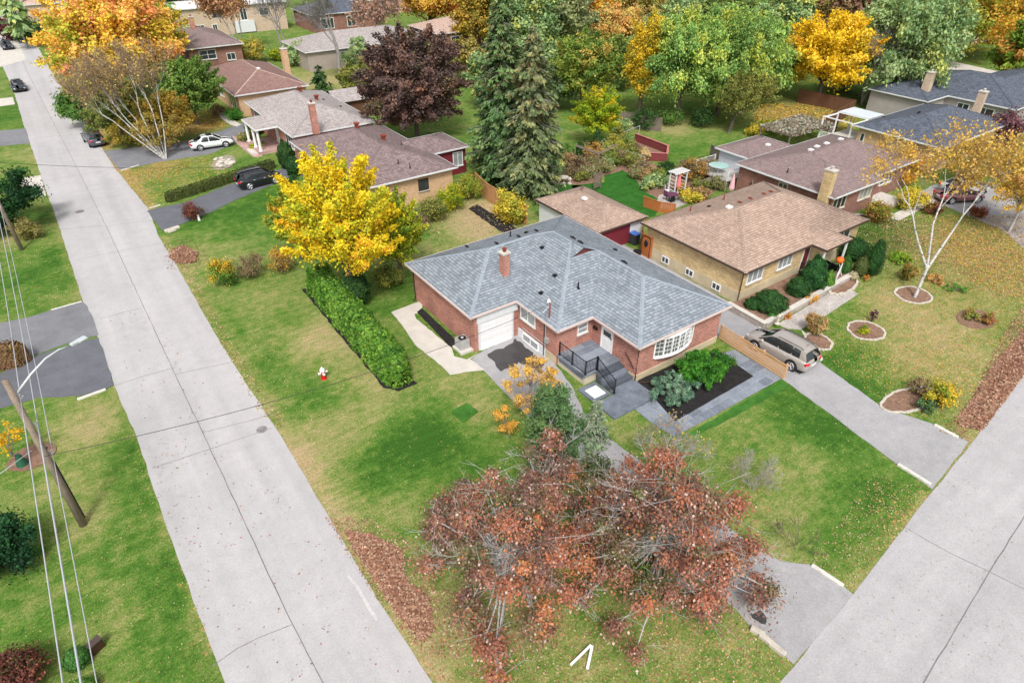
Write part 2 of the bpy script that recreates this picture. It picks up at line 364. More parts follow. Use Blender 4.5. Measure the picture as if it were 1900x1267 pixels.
# ---------------------------------------------------------------- ground and paved surfaces
def rough(pts, amp=.08, step=.6, seed=1, closed=True):
    r = random.Random(seed); out = []; n = len(pts)
    for i in range(n if closed else n - 1):
        a = pts[i]; b = pts[(i + 1) % n]; L = math.hypot(b[0] - a[0], b[1] - a[1]); k = max(1, int(L / step))
        for j in range(k):
            t = j / k; x = a[0] + (b[0] - a[0]) * t; y = a[1] + (b[1] - a[1]) * t
            if j: x += r.uniform(-amp, amp); y += r.uniform(-amp, amp)
            out.append((x, y))
    if not closed: out.append(pts[-1])
    return out
def ribbon(mb, pts, w, z, m=1, jit=0.0, seed=3):
    r = random.Random(seed)
    if jit: pts = rough(pts, jit, .7, seed, False)
    L = []; Rr = []
    for i, p in enumerate(pts):
        a = Vector(pts[max(i - 1, 0)]); b = Vector(pts[min(i + 1, len(pts) - 1)]); d = (b - a).normalized(); n = Vector((-d.y, d.x)) * w / 2 * r.uniform(.7, 1.3)
        L.append((p[0] + n.x, p[1] + n.y, z)); Rr.append((p[0] - n.x, p[1] - n.y, z))
    k = len(pts); mb.add(L + Rr, [(i + k, i + 1 + k, i + 1, i) for i in range(k - 1)], m)
def slab(name, pts, z1, mat, amp=0.0, kind='structure', z0=-.12, extra=None, step=.6, seed=1, label=None, cat=None):
    mb = MB(); mb.prism(rough(pts, amp, step, seed) if amp else pts, z0, z1)
    mats = [mat]
    if extra: mats += extra(mb) or []
    o = mb.build(name, mats); tag(o, label, cat, None, kind); return o
COVER = []   # (x, y, radius, channel, strength): where the turf is dry, lush or leaf-strewn
def cov(px, py, r, ch, s): X, Y, _ = G(px, py); COVER.append((X, Y, r, ch, s))
# cover map: channel 0 dry, 1 lush, 2 fallen leaves
for a in [(60,520,4,1,.5),(120,470,3,1,.4),(90,620,3,1,.3),(250,850,2.2,1,.45),(270,930,2.2,1,.5),(320,1060,2.4,1,.5),(360,1180,2.4,1,.4),(150,800,2.2,0,.45),(140,900,1.8,0,.35),(165,960,1.6,0,.35),
          (60,1080,3,1,.15),(215,1190,2,0,.2),(190,770,1.4,0,.4),(20,220,6,1,.4),(20,195,5,1,.4),(60,290,5,0,.2),(30,440,2,0,.5),(85,400,1.5,1,.4),
          (430,400,6,1,.45),(480,370,6,1,.35),(340,335,6,0,.15),(300,300,4,2,.45),(290,320,3,2,.3),(360,320,5,1,.2),(400,480,4,0,.25),
          (560,610,3,0,.45),(610,650,3,0,.35),(690,670,3,0,.35),(500,560,3,0,.35),(540,600,1.6,1,.5),(640,610,2,0,.3),(650,780,3,0,.45),(560,870,3,0,.3),(600,745,2.5,1,.35),(500,700,3,1,.4),(450,600,3,1,.4),(560,760,2.5,1,.35),(660,740,2,1,.2),(540,790,3,0,.25),
          (700,800,2.5,1,.3),(800,790,3.5,1,.45),(820,850,4,1,.4),(760,840,3,1,.3),(690,905,2.5,1,.3),(720,700,1.8,0,.3),(720,580,4,1,.2),(850,720,2.5,0,.3),(890,770,2,0,.4),(750,930,2,0,.3),
          (620,950,1.6,0,.5),(560,850,1.4,0,.4),(640,990,1.4,0,.35),(480,740,1.5,0,.3),(700,760,2,0,.3),
          (950,1150,6,0,.15),(950,1150,7,2,.06),(1200,1200,7,0,.12),(1200,1200,7,2,.08),(1350,1180,4,2,.1),(800,1190,3,0,.25),(1100,1120,3,1,.2),
          (1500,760,4,1,.45),(1560,800,3,1,.4),(1420,880,3,0,.15),(1600,900,3,1,.35),(1660,950,2.5,1,.15),(1560,1010,2,1,.3),(1450,1000,2.2,0,.4),(1500,860,2.5,0,.2),(1480,940,2,1,.25),
          (1700,960,2,2,.12),(1640,940,2,2,.1),
          (1570,690,4,1,.4),(1600,730,3,1,.35),(1560,640,3,1,.4),(1640,420,5,1,.5),(1600,400,3,1,.3),(1700,700,7,0,.2),(1780,640,7,0,.25),(1850,540,10,0,.15),(1700,650,8,2,.1),(1780,560,9,2,.16),(1850,470,9,2,.35),
          (1700,590,3,0,.3),(1760,450,7,2,.2),(1650,560,3,0,.2),(1740,700,4,2,.22),
          (830,430,4,1,.3),(790,410,3,0,.25),(900,410,4,0,.8),(880,385,4,0,.5),(870,440,3,0,.5),(760,470,3,0,.4),(740,540,2,1,.2),(930,390,2,0,.6),
          (1270,270,8,1,.15),(1240,235,5,0,.6),(1300,290,5,1,.25),(1500,215,10,0,.2),(1450,215,8,2,.3),(1480,205,8,2,.3),(1560,215,8,1,.2),
          (640,150,12,0,.35),(560,150,9,0,.35),(450,155,9,1,.3),(720,90,12,1,.2),(350,140,6,1,.3),(230,230,7,2,.5),(300,240,7,2,.45),(380,232,4,2,.5),
          (1800,165,16,1,.2),(430,295,3,0,.3),(460,300,3,1,.4),(1020,345,4,1,.3),(60,840,1.3,2,.3)]: cov(*a)
def frange(a, b, s):
    return list(np.arange(a, b, s))
xs = [-900, -400, -200, -120, -80, -60] + frange(-45, 150, .75) + [155, 165, 180, 210, 260, 400, 900]
ys = [-600, -200, -80, -40, -20] + frange(-10, 190, .75) + [200, 215, 240, 300, 450, 900]
GX, GY = np.meshgrid(np.array(xs, float), np.array(ys, float))
nx_, ny_ = len(xs), len(ys)
vv = np.stack([GX.ravel(), GY.ravel(), np.zeros(nx_ * ny_)], 1)
cc = np.zeros((nx_ * ny_, 4)); cc[:, 3] = 1; cc[:, 0] = .0
for X, Y, r, ch, s in COVER:
    d2 = (vv[:, 0] - X) ** 2 + (vv[:, 1] - Y) ** 2; cc[:, ch] += s * (.55 if ch == 1 else .85) * np.exp(-d2 / (r * r * .7))
# dry, leaf-strewn verge beside both roads
E1 = [gp([(801, 1264), (513, 794), (480, 748), (391, 605), (331, 499), (295, 440)])]
def segd(P, a, b):
    a = np.array(a); b = np.array(b); t = np.clip(((P - a) @ (b - a)) / ((b - a) @ (b - a)), 0, 1); return np.linalg.norm(P - (a + t[:, None] * (b - a)), axis=1)
P2 = vv[:, :2]
for pts, s0, s2, wd in [([(820, 1290), (513, 794), (300, 445)], .35, .14, .6), ([(395, 1210), (250, 800)], .35, .16, .4), ([(150, 552), (46, 239)], .25, .1, .4), ([(1500, 1230), (1900, 700)], .4, .2, .6), ([(275, 388), (103, 146)], .3, .4, .9)]:
    q = gp(pts); d = np.min([segd(P2, q[i], q[i + 1]) for i in range(len(q) - 1)], axis=0)
    cc[:, 0] += s0 * np.exp(-(d / wd) ** 2); cc[:, 2] += s2 * np.exp(-(d / wd) ** 2)
idx = np.arange(nx_ * ny_).reshape(ny_, nx_)
ff = np.stack([idx[:-1, :-1].ravel(), idx[:-1, 1:].ravel(), idx[1:, 1:].ravel(), idx[1:, :-1].ravel()], 1)
def mesh_np(name, V, Fq, mat, cols=None, attr='tint', domain='FACE', parent=None):
    me = bpy.data.meshes.new(name); n = len(V); k = Fq.shape[1]; f = len(Fq)
    me.vertices.add(n); me.vertices.foreach_set('co', np.ascontiguousarray(V, dtype=np.float32).ravel())
    me.loops.add(f * k); me.loops.foreach_set('vertex_index', np.ascontiguousarray(Fq, dtype=np.int32).ravel())
    me.polygons.add(f); me.polygons.foreach_set('loop_start', np.arange(0, f * k, k, dtype=np.int32)); me.polygons.foreach_set('loop_total', np.full(f, k, dtype=np.int32))
    me.update()
    if cols is not None:
        a = me.attributes.new(attr, 'FLOAT_COLOR', domain)
        if cols.shape[1] == 3: cols = np.hstack([cols, np.ones((len(cols), 1))])
        a.data.foreach_set('color', np.ascontiguousarray(cols, dtype=np.float32).ravel())
    return link(name, me, mat, parent)
tag(mesh_np('ground', vv, ff, LAWN, cc, 'cover', 'POINT'), kind='structure')

# the left street
def strip(name, Lp, Rp, z1, mat, extra=None, seed=2, amp=.035):
    L = rough(Lp, amp, .8, seed, False); Rr = rough(Rp, amp, .8, seed + 1, False)
    mb = MB(); mb.prism(L + Rr[::-1], -.1, z1); mats = [mat]
    if extra: mats += extra(mb)
    o = mb.build(name, mats); tag(o, kind='structure'); return o
S_L = [(-1.0, -18)] + gp([(391, 1198), (339, 1058), (295, 933), (254, 811), (212, 715), (186, 639), (152, 552), (109, 418), (76, 325), (46, 239), (24, 165)]) + [(-3.3, 150), (-4, 220)]
S_R = [(5.9, -18)] + gp([(801, 1264), (701, 1113), (602, 944), (513, 796), (431, 672), (391, 605), (331, 499), (295, 440), (275, 388), (215, 315), (166, 239), (103, 146)]) + [(3.2, 150), (3.0, 220)]
def joints(mb):
    ribbon(mb, [(2.2, -15)] + gp([(598, 1264), (543, 1158), (520, 1110), (480, 1025), (375, 800), (325, 695), (265, 566), (196, 418), (146, 318), (50, 133)]) + [(-.2, 215)], .036, .018, 1, .02)
    for a, b in [((254, 895), (0, 0)),]: pass
    for L in [[(212, 716), (260, 700), (325, 682)], [(138, 484), (180, 474), (298, 452)], [(112, 426), (200, 419), (290, 409)], [(186, 592), (235, 578), (262, 572)], [(375, 803), (455, 783), (513, 766)], [(282, 869), (375, 838), (505, 794)], [(393, 1236), (440, 1203), (480, 1183), (543, 1158)],
              [(80, 335), (150, 325), (222, 312)], [(60, 258), (108, 252), (170, 248)], [(40, 185), (90, 178), (130, 172)], [(325, 695), (430, 672)]]:
        ribbon(mb, gp(L), .04, .0185, 2, .03)
    ribbon(mb, gp([(646, 1068), (664, 1090), (686, 1130), (700, 1150)]), .14, .0182, 3, .05)
    return [CRACK, CRACK2, plain('pale_patch', lin((204, 201, 200), .78), .9, .15, 4, fine=.2)]
strip('street', S_L, S_R, .012, ROAD, joints)
# right street, rising to the far right
R_L = [(-14, .1), (5.9, 2.6)] + gp([(1450, 1262), (1583, 1102), (1660, 1000), (1734, 907), (1819, 800), (1900, 692)]) + [(60, 9.2), (90, 12.6), (140, 18), (200, 25)]
R_R = [(-14, -9), (20, -6), (45, -2.6), (60, -.6), (90, 3), (140, 9), (200, 16)]
def joints_and_cable(mb):
    c = gp([(1715, 1264), (1800, 1120), (1900, 958)])
    ribbon(mb, [(8, .2)] + c + [(60, 4.7), (100, 9.8), (150, 15)], .04, .024, 1, .02)
    ribbon(mb, gp([(1678, 978), (1760, 1025), (1840, 1063), (1900, 1093), (1960, 1120)]), .035, .0245, 1, .02)  # dark line of an overhead cable, laid flat on the road like a joint
    return [CRACK]
strip('side_street', R_L, R_R, .020, ROAD2, joints_and_cable, 8)

A = .05
slab('driveway', gp([(0, 600), (50, 590), (95, 576), (153, 560), (162, 568), (176, 600), (183, 622), (125, 637), (62, 660), (0, 690), (-60, 712), (-70, 620)]), .028, ASPH, A)
slab('driveway', gp([(62, 663), (125, 641), (183, 627), (196, 665), (212, 714), (196, 722), (150, 734), (70, 738), (0, 758), (-60, 775), (-60, 712), (0, 694)]), .034, ASPHD, A)
def wet(mb):
    P = gp([(904, 658), (918, 650), (935, 647), (944, 640), (957, 628), (972, 642), (985, 652), (1010, 672), (1000, 690), (985, 680), (962, 672), (945, 684), (930, 690), (918, 672), (905, 662)])
    v = [(x, y, .0345) for x, y in rough(P, .12, .25, 9)]; mb.add(v, [tuple(range(len(v)))], 1)
    P = gp([(1388, 1140), (1410, 1132), (1422, 1148), (1420, 1158), (1404, 1152)]); v = [(x, y, .0345) for x, y in rough(P, .06, .12, 4)]; mb.add(v, [tuple(range(len(v)))], 1)
    return [WETM]
slab('driveway', gp([(887, 657), (959, 621), (985, 640), (1018, 664), (1042, 690), (1066, 726), (1082, 765), (1110, 798), (1180, 850), (1270, 915), (1360, 985), (1400, 1018), (1450, 1042), (1505, 1048), (1565, 1088), (1583, 1103), (1520, 1178), (1472, 1232), (1440, 1200), (1395, 1165), (1365, 1130), (1250, 1040), (1150, 950), (1060, 862), (985, 778), (945, 737), (900, 690), (875, 667)]), .030, ASPHL, .04, extra=wet)
slab('driveway', [(32.45, 35.45), (36.95, 35.45), (36.95, 30), (36.8, 23.6)] + gp([(1420, 612), (1520, 672), (1640, 758), (1740, 790), (1797, 820), (1730, 908), (1665, 862), (1560, 783), (1455, 706), (1325, 622)]) + [(32.4, 23)], .028, ASPHL, .04)
slab('driveway', gp([(273, 392), (300, 385), (345, 376), (420, 345), (510, 318), (560, 300), (640, 330), (545, 327), (440, 370), (390, 395), (335, 417), (302, 428)]), .028, ASPHD, A)
slab('driveway', gp([(193, 281), (260, 273), (345, 262), (420, 240), (465, 222), (520, 200), (530, 222), (470, 238), (432, 268), (390, 286), (300, 300), (222, 316)]), .028, ASPH, A)
slab('driveway', gp([(-60, 252), (0, 243), (48, 239), (56, 266), (0, 272), (-60, 280)]), .028, ASPH, A)
slab('concrete_pad', gp([(48, 330), (76, 326), (86, 364), (66, 366), (30, 340)]), .04, CONC, .02)
slab('concrete_pad', gp([(-60, 190), (0, 184), (24, 181), (28, 194), (0, 198), (-60, 205)]), .04, CONC, .02)
slab('driveway', [(-9, 144), (-3.2, 146), (.4, 150), (.5, 185), (-9, 185)], .030, CONC, .1)
slab('garden_path', gp([(400, 212), (412, 222), (428, 232), (440, 236), (448, 232), (430, 222), (415, 210)]), .05, CONC, .02)
slab('garden_path', gp([(430, 253), (448, 256), (462, 268), (492, 284), (486, 291), (470, 292), (455, 280), (440, 268)]), .05, PAVERP, .02)
slab('garden_path', gp([(1545, 397), (1660, 397), (1745, 352), (1760, 362), (1668, 410), (1640, 402)]), .05, CONC, .02)
slab('driveway', [(60, 10.5), (78, 13), (78, 27), (69, 27), (67, 18)], .028, ASPHL, .1)
# beside the brick house
slab('concrete_pad', gp([(726, 580), (783, 558), (783, 578), (769, 583), (772, 592), (838, 646), (843, 662), (866, 668), (886, 657), (872, 667), (900, 687), (866, 690), (835, 696), (820, 680), (770, 640), (745, 602)]), .05, CONC, .03, step=.4)
mb = MB(); mb.prism(rough(gp([(774, 580), (783, 573), (848, 634), (838, 646)]), .03, .4), -.1, .07)
tag(mb.build('mulch_bed', MULCH), 'black gravel strip along the garage side wall', 'gravel bed')
slab('garden_path', gp([(1176, 758), (1212, 738), (1252, 783), (1398, 699), (1366, 676), (1340, 655), (1364, 650), (1449, 703), (1251, 811), (1205, 782)]), .05, FLAG, .01)
mb = MB(); mb.prism(rough(gp([(1183, 706), (1212, 740), (1252, 782), (1397, 699), (1366, 677), (1330, 650), (1300, 655)]), .02, .5), -.1, .042)
tag(mb.build('mulch_bed', MULCH), 'black mulch bed under the spreading junipers in front of the bay window', 'garden bed')
slab('fresh_turf', rough(gp([(1262, 812), (1449, 706), (1464, 716), (1420, 742), (1330, 790), (1290, 808)]), .05, .5), .014, SODM)
mb = MB(); mb.prism(rough(gp([(837, 764), (866, 748), (888, 764), (859, 784)]), .02, .3), -.05, .05)
tag(mb.build('turf_patch', SODM), 'dark green diamond of newly laid sod on the dry lawn', 'turf patch')
slab('garden_path', gp([(1443, 602), (1546, 540), (1562, 529), (1592, 546), (1523, 592), (1486, 612), (1460, 610)]), .05, PAVER, .01)
slab('gravel_edge', gp([(1486, 612), (1500, 640), (1520, 672), (1527, 668), (1517, 640)]), .045, CONC, .02)
slab('backyard_lawn', rough(gp([(1120, 326), (1140, 322), (1155, 316), (1170, 325), (1182, 335), (1190, 352), (1212, 364), (1228, 378), (1215, 402), (1100, 420), (1060, 345), (1122, 338)]), .08, .6), .016, EMER)
slab('backyard_lawn', rough(gp([(1000, 348), (1050, 340), (1080, 345), (1070, 365), (1010, 375)]), .08, .6), .016, EMER)
slab('garden_soil', rough(gp([(1020, 340), (1040, 318), (1060, 300), (1115, 276), (1190, 258), (1200, 296), (1232, 316), (1262, 325), (1300, 315), (1335, 345), (1300, 385), (1262, 352), (1215, 372), (1180, 345), (1150, 318), (1120, 328), (1100, 345), (1090, 352)]), .08, .6), .010, BRMULCH)
slab('patio', gp([(1222, 364), (1250, 355), (1278, 362), (1276, 378), (1245, 390), (1215, 386)]), .06, PAVER, .03)
slab('street_beyond', [(128, 36), (200, 62), (205, 52), (132, 27)], .012, ASPHL, .1)
slab('driveway', [(121, 55), (124, 44), (134, 47), (138, 66)], .018, CONC, .1)
# flower beds that have an edging of their own
def bed(px_c, rx, ry, mat, edge_mat, label, rot=0, name='garden_bed', h=.08, wdt=.16):
    X, Y, _ = G(*px_c); root = empty(name, (X, Y, 0), label, 'garden bed')
    n = 26; pts = []; r = random.Random(int(px_c[0]))
    for i in range(n):
        t = 2 * math.pi * i / n; k = 1 + r.uniform(-.06, .06); x, y = rx * math.cos(t) * k, ry * math.sin(t) * k
        pts.append((X + x * math.cos(rot) - y * math.sin(rot), Y + x * math.sin(rot) + y * math.cos(rot)))
    MB().prism(pts, -.05, h * .6).build('soil', mat, root)
    if edge_mat:
        mb = MB()
        for i in range(n):
            a = pts[i]; b = pts[(i + 1) % n]; c = ((a[0] + b[0]) / 2, (a[1] + b[1]) / 2, h / 2 - .01); L = math.hypot(b[0] - a[0], b[1] - a[1])
            mb.cbox(c, L * .96, wdt * r.uniform(.8, 1.2), h * r.uniform(1, 1.8), math.atan2(b[1] - a[1], b[0] - a[0]) + r.uniform(-.1, .1))
        mb.build('stone_edging', edge_mat, root, bevel=.015)
    return root
bed((1606, 614), 1.25, 1.15, BRMULCH, STONE, 'round island bed edged with pale stones, purple seedheads growing in it')
bed((1694, 548), 1.35, 1.2, BRMULCH, STONE, 'stone edged bed around the foot of the white birch')
bed((1688, 742), 2.1, .85, BRMULCH, STONE, 'stone edged bed with the yellow shrub beside the pale driveway', -.2)
bed((1810, 592), 1.6, 1.1, BRMULCH, None, 'low bed of fading perennials on the leaf-strewn lawn')
bed((1518, 634), 1.0, .85, BRMULCH, STONE, 'small bed at the corner of the paver path behind the bronze car', 1.0)
bed((1563, 530), 2.0, .8, BRMULCH, STONE, 'curved curb bed under the clipped cones by the entrance', .2, h=.2)
bed((60, 848), 1.15, 1.0, BRMULCH, None, 'bark mulch ring around the sapling with a green bag')
bed((415, 302), 2.4, 1.2, plain('rocky_soil', lin((166, 156, 140), .7), 1, .4, 3, fine=.6), None, 'patch of loose rocks set in the neighbouring front lawn', 1.2, name='rock_garden')
# curbs
def curb(a, b, w, h, label, mat=CONC, dz=0):
    A_, B_ = G(*a), G(*b); mb = MB(); L = math.hypot(B_[0] - A_[0], B_[1] - A_[1]); rz = math.atan2(B_[1] - A_[1], B_[0] - A_[0])
    root = None; mb.cbox(((A_[0] + B_[0]) / 2, (A_[1] + B_[1]) / 2, h / 2 - .02 + dz), L, w, h, rz)
    return tag(mb.build('curb', mat, bevel=.02), label, 'curb')
PC = plain('white_curb', lin((214, 210, 202), .8), .85, .2, 5, fine=.25)
curb((1505, 1049), (1564, 1088), .2, .14, 'white curb at the lawn corner beside the near driveway mouth', PC)
curb((1665, 862), (1726, 900), .2, .14, 'white curb on the left side of the driveway behind the bronze car', PC)
curb((1733, 789), (1777, 813), .2, .14, 'white curb where the leaf strip meets the far driveway mouth', PC)
curb((144, 742), (197, 723), .18, .12, 'chipped white curb below the sealed driveway across the street', PC)
curb((95, 576), (152, 560), .14, .09, 'thin white curb above the older driveway across the street', PC)
for i, (a, b, l) in enumerate([((1392, 1166), (1418, 1180), 'upper pale curb block lying loose by the near driveway'), ((1409, 1178), (1432, 1196), 'middle pale curb block lying loose by the near driveway'), ((1428, 1194), (1456, 1217), 'lowest pale curb block lying loose by the near driveway')]):
    o = curb(a, b, .24, .2, l, STONE, i * .002); o.name = 'curb_block'; o['category'] = 'concrete block'
curb((225, 317), (258, 307), .14, .1, 'pale curb at the mouth of the driveway with the white sedan', PC)
curb((278, 387), (298, 381), .14, .1, 'pale curb where the clipped hedge reaches the street', PC)
# concrete culvert end at driveway B
mb = MB(); c = G(320, 427); mb.cbox((c[0], c[1], .1), 1.3, .35, .22, .2); mb.cbox((c[0] - .1, c[1] - .35, .08), .7, .3, .18, .3)
tag(mb.build('concrete_block', STONE, bevel=.03), 'broken concrete blocks at the street end of the sealed driveway', 'concrete block')
# ---------------------------------------------------------------- houses
def roof_parts(root, outline, rects, ze, pitch, mat, capm=None, fascia=WHITE2, ft=.13, name='roof', soffit=True, fh=None):
    bm = bmesh.new(); ux = sorted(set(p[0] for p in outline)); uy = sorted(set(p[1] for p in outline)); vd = {}
    def isin(x, y):
        c = False; j = len(outline) - 1
        for i in range(len(outline)):
            (xi, yi), (xj, yj) = outline[i], outline[j]
            if (yi > y) != (yj > y) and x < (xj - xi) * (y - yi) / (yj - yi) + xi: c = not c
            j = i
        return c
    def planes(r):
        x0, x1, y0, y1 = r[:4]; g = r[4] if len(r) > 4 else ''
        P = []
        if 'W' not in g: P.append((1, 0, -x0))
        if 'E' not in g: P.append((-1, 0, x1))
        if 'S' not in g: P.append((0, 1, -y0))
        if 'N' not in g: P.append((0, -1, y1))
        return P
    AP = [planes(r) for r in rects]; allp = sorted(set(p for P in AP for p in P)); cuts = set()
    for i in range(len(allp)):
        for j in range(i):
            a, b, c = [allp[i][k] - allp[j][k] for k in range(3)]
            if a == 0 and b == 0: continue
            s = 1 if (a > 0 or (a == 0 and b > 0)) else -1; L = math.hypot(a, b); cuts.add((round(s * a / L, 5), round(s * b / L, 5), round(s * c / L, 5)))
    polys = [[(ux[i], uy[j]), (ux[i + 1], uy[j]), (ux[i + 1], uy[j + 1]), (ux[i], uy[j + 1])] for i in range(len(ux) - 1) for j in range(len(uy) - 1) if isin((ux[i] + ux[i + 1]) / 2, (uy[j] + uy[j + 1]) / 2)]
    for a, b, c in cuts:
        out = []
        for P in polys:
            d = [a * x + b * y + c for x, y in P]
            if max(d) < 1e-4 or min(d) > -1e-4: out.append(P); continue
            A1, B1 = [], []
            for i in range(len(P)):
                p, q, dp, dq = P[i], P[(i + 1) % len(P)], d[i], d[(i + 1) % len(P)]
                if dp >= -1e-4: A1.append(p)
                if dp <= 1e-4: B1.append(p)
                if (dp > 1e-4 and dq < -1e-4) or (dp < -1e-4 and dq > 1e-4): t = dp / (dp - dq); r = (p[0] + (q[0] - p[0]) * t, p[1] + (q[1] - p[1]) * t); A1.append(r); B1.append(r)
            for Q in (A1, B1):
                if len(Q) > 2: out.append(Q)
        polys = out
    H = lambda x, y: max(min(p[0] * x + p[1] * y + p[2] for p in P) for P in AP)
    for P in polys:
        vs_ = []
        for x, y in P:
            k = (round(x, 3), round(y, 3))
            if k not in vd: vd[k] = bm.verts.new((x, y, ze + pitch * max(0, H(x, y))))
            if vd[k] not in vs_: vs_.append(vd[k])
        if len(vs_) > 2:
            try: bm.faces.new(vs_)
            except ValueError: pass
    bm.normal_update()
    bmesh.ops.dissolve_edges(bm, edges=[e for e in bm.edges if len(e.link_faces) == 2 and e.link_faces[0].normal.dot(e.link_faces[1].normal) > .9999], use_verts=True, use_face_split=False)
    bm.normal_update()
    for f in bm.faces:
        if f.normal.z < 0: f.normal_flip()
    bm.normal_update()
    caps = MB()
    if capm:
        for e in bm.edges:
            if len(e.link_faces) != 2: continue
            a, b = e.verts[0].co, e.verts[1].co; f1, f2 = e.link_faces
            if e.calc_face_angle_signed() < R(4) or (a - b).length < .3: continue
            d = (b - a).normalized(); n = (f1.normal + f2.normal).normalized(); vv_ = []
            sides = []
            for f in (f1, f2):
                s = f.normal.cross(d).normalized()
                if s.dot(f.calc_center_median() - (a + b) / 2) < 0: s = -s
                sides.append(s)
            k = int((b - a).length / .3); k = max(k, 1)
            for i in range(k):   # one bent cap per .3 m, each overlapping the next
                p = a + (b - a) * (i / k); q = a + (b - a) * ((i + 1) / k); lo, hi = (.012, .03)
                V = [p + sides[0] * .13 + n * lo, p + n * lo, p + sides[1] * .13 + n * lo, q + sides[0] * .13 + n * hi, q + n * hi, q + sides[1] * .13 + n * hi]
                caps.add(V, [(0, 1, 4, 3), (1, 2, 5, 4)])
    me = bpy.data.meshes.new(name); bm.to_mesh(me); bm.free()
    L = root.location
    for v in me.vertices: v.co -= L
    auto_uv(me)
    ro = link(name, me, mat, root)
    n = len(outline); area = sum(outline[i][0] * outline[(i + 1) % n][1] - outline[(i + 1) % n][0] * outline[i][1] for i in range(n))
    sg = 1 if area > 0 else -1
    f = MB()
    def off(d):
        out = []
        for i in range(n):
            a, b, c = Vector(outline[i - 1]), Vector(outline[i]), Vector(outline[(i + 1) % n])
            d1 = (b - a).normalized(); d2 = (c - b).normalized(); n1 = Vector((d1.y, -d1.x)) * sg; n2 = Vector((d2.y, -d2.x)) * sg
            m = (n1 + n2); m = m / max(.3, m.dot(n1)); out.append((b + m * d)[:])
        return out
    o1 = off(.03); o0 = off(-.02); o2 = off(.05)
    for i in range(n):
        j = (i + 1) % n
        V = [(*o1[i], ze - ft), (*o1[j], ze - ft), (*o1[j], ze + .012), (*o1[i], ze + .012), (*o0[i], ze - ft), (*o0[j], ze - ft), (*o0[j], ze + .016), (*o0[i], ze + .016)]
        f.add(V, [(0, 1, 2, 3), (5, 4, 7, 6), (3, 2, 6, 7), (4, 5, 1, 0)])
    f.build('fascia', fascia, root, fix=True)
    if soffit:
        s = MB(); o = off(-.03); s.add([(x, y, ze - ft + .03) for x, y in o], [tuple(range(n))]); s.build('soffit', WHITE2, root)
    if capm and caps.v: caps.build('ridge_cap', capm, ro)
    return ro, H
def walls(root, poly, z1, mat, z0=-.1, base=None, bz=.5, name='wall'):
    n = len(poly); mb = MB()
    a = sum(poly[i][0] * poly[(i + 1) % n][1] - poly[(i + 1) % n][0] * poly[i][1] for i in range(n))
    if a < 0: poly = poly[::-1]
    z = bz if base else z0
    mb.add([(x, y, z) for x, y in poly] + [(x, y, z1) for x, y in poly], [(i, (i + 1) % n, n + (i + 1) % n, n + i) for i in range(n)])
    w = mb.build(name, mat, root)
    if base:
        mb = MB(); mb.prism([(x, y) for x, y in poly], z0, bz + .003)
        # foundation stands a little proud of the wall
        cx = sum(p[0] for p in poly) / n; cy = sum(p[1] for p in poly) / n
        mb.v = [(x + (.025 if x > cx else -.025), y + (.025 if y > cy else -.025), zz) for x, y, zz in mb.v]
        mb.build('foundation', base, root)
    return w
def face_box(mb, face, c, a0, a1, z0, z1, d0, d1, m=0):
    s = -1 if face[0] == '-' else 1; lo, hi = sorted((c + s * d0, c + s * d1))
    if face[1] == 'X': mb.box(lo, hi, a0, a1, z0, z1, m)
    else: mb.box(a0, a1, lo, hi, z0, z1, m)
def window(root, face, c, a0, a1, z0, z1, mv=1, mh=0, frame=None, glass=None, sill=True, fw=.07, name='window', label=None):
    frame = frame or WHITE; glass = glass or GLASS
    a0, a1 = min(a0, a1), max(a0, a1); mb = MB(); D = .06
    face_box(mb, face, c, a0, a1, z0, z0 + fw, .0, D); face_box(mb, face, c, a0, a1, z1 - fw, z1, .0, D)
    face_box(mb, face, c, a0, a0 + fw, z0 + fw, z1 - fw, .0, D); face_box(mb, face, c, a1 - fw, a1, z0 + fw, z1 - fw, .0, D)
    for i in range(mv):
        t = a0 + (a1 - a0) * (i + 1) / (mv + 1); face_box(mb, face, c, t - .03, t + .03, z0 + fw, z1 - fw, .0, D - .005)
    for i in range(mh):
        t = z0 + (z1 - z0) * (i + 1) / (mh + 1); face_box(mb, face, c, a0 + fw, a1 - fw, t - .02, t + .02, .0, D - .01)
    w = mb.build(name, frame, root)
    if label: w['label'] = label
    g = MB(); face_box(g, face, c, a0 + fw, a1 - fw, z0 + fw, z1 - fw, .0, .025); g.build('pane', glass, w)
    if sill:
        s = MB(); face_box(s, face, c, a0 - .06, a1 + .06, z0 - .08, z0 - .002, .0, .12); s.build('sill', CONC, w)
    return w
def door(root, face, c, a0, a1, z0, z1, mat, frame=None, glasspart=None, name='door'):
    mb = MB(); fr = frame or WHITE
    face_box(mb, face, c, a0, a0 + .08, z0, z1, 0, .07); face_box(mb, face, c, a1 - .08, a1, z0, z1, 0, .07); face_box(mb, face, c, a0 + .08, a1 - .08, z1 - .08, z1, 0, .07)
    f = mb.build('door_frame', fr, root)
    d = MB(); face_box(d, face, c, a0 + .08, a1 - .08, z0, z1 - .08, 0, .03)
    for k in range(2): face_box(d, face, c, a0 + .2, a1 - .2, z0 + .2 + k * .75, z0 + .8 + k * .75, .03, .045)
    dd = d.build(name, mat, root)
    if glasspart: g = MB(); face_box(g, face, c, a0 + .2, a1 - .2, *glasspart, .045, .055); g.build('pane', GLASS, dd)
    h = MB(); face_box(h, face, c, a0 + .13, a0 + .17, z0 + 1, z0 + 1.12, .03, .09); h.build('handle', BLACKM, dd)
    return dd
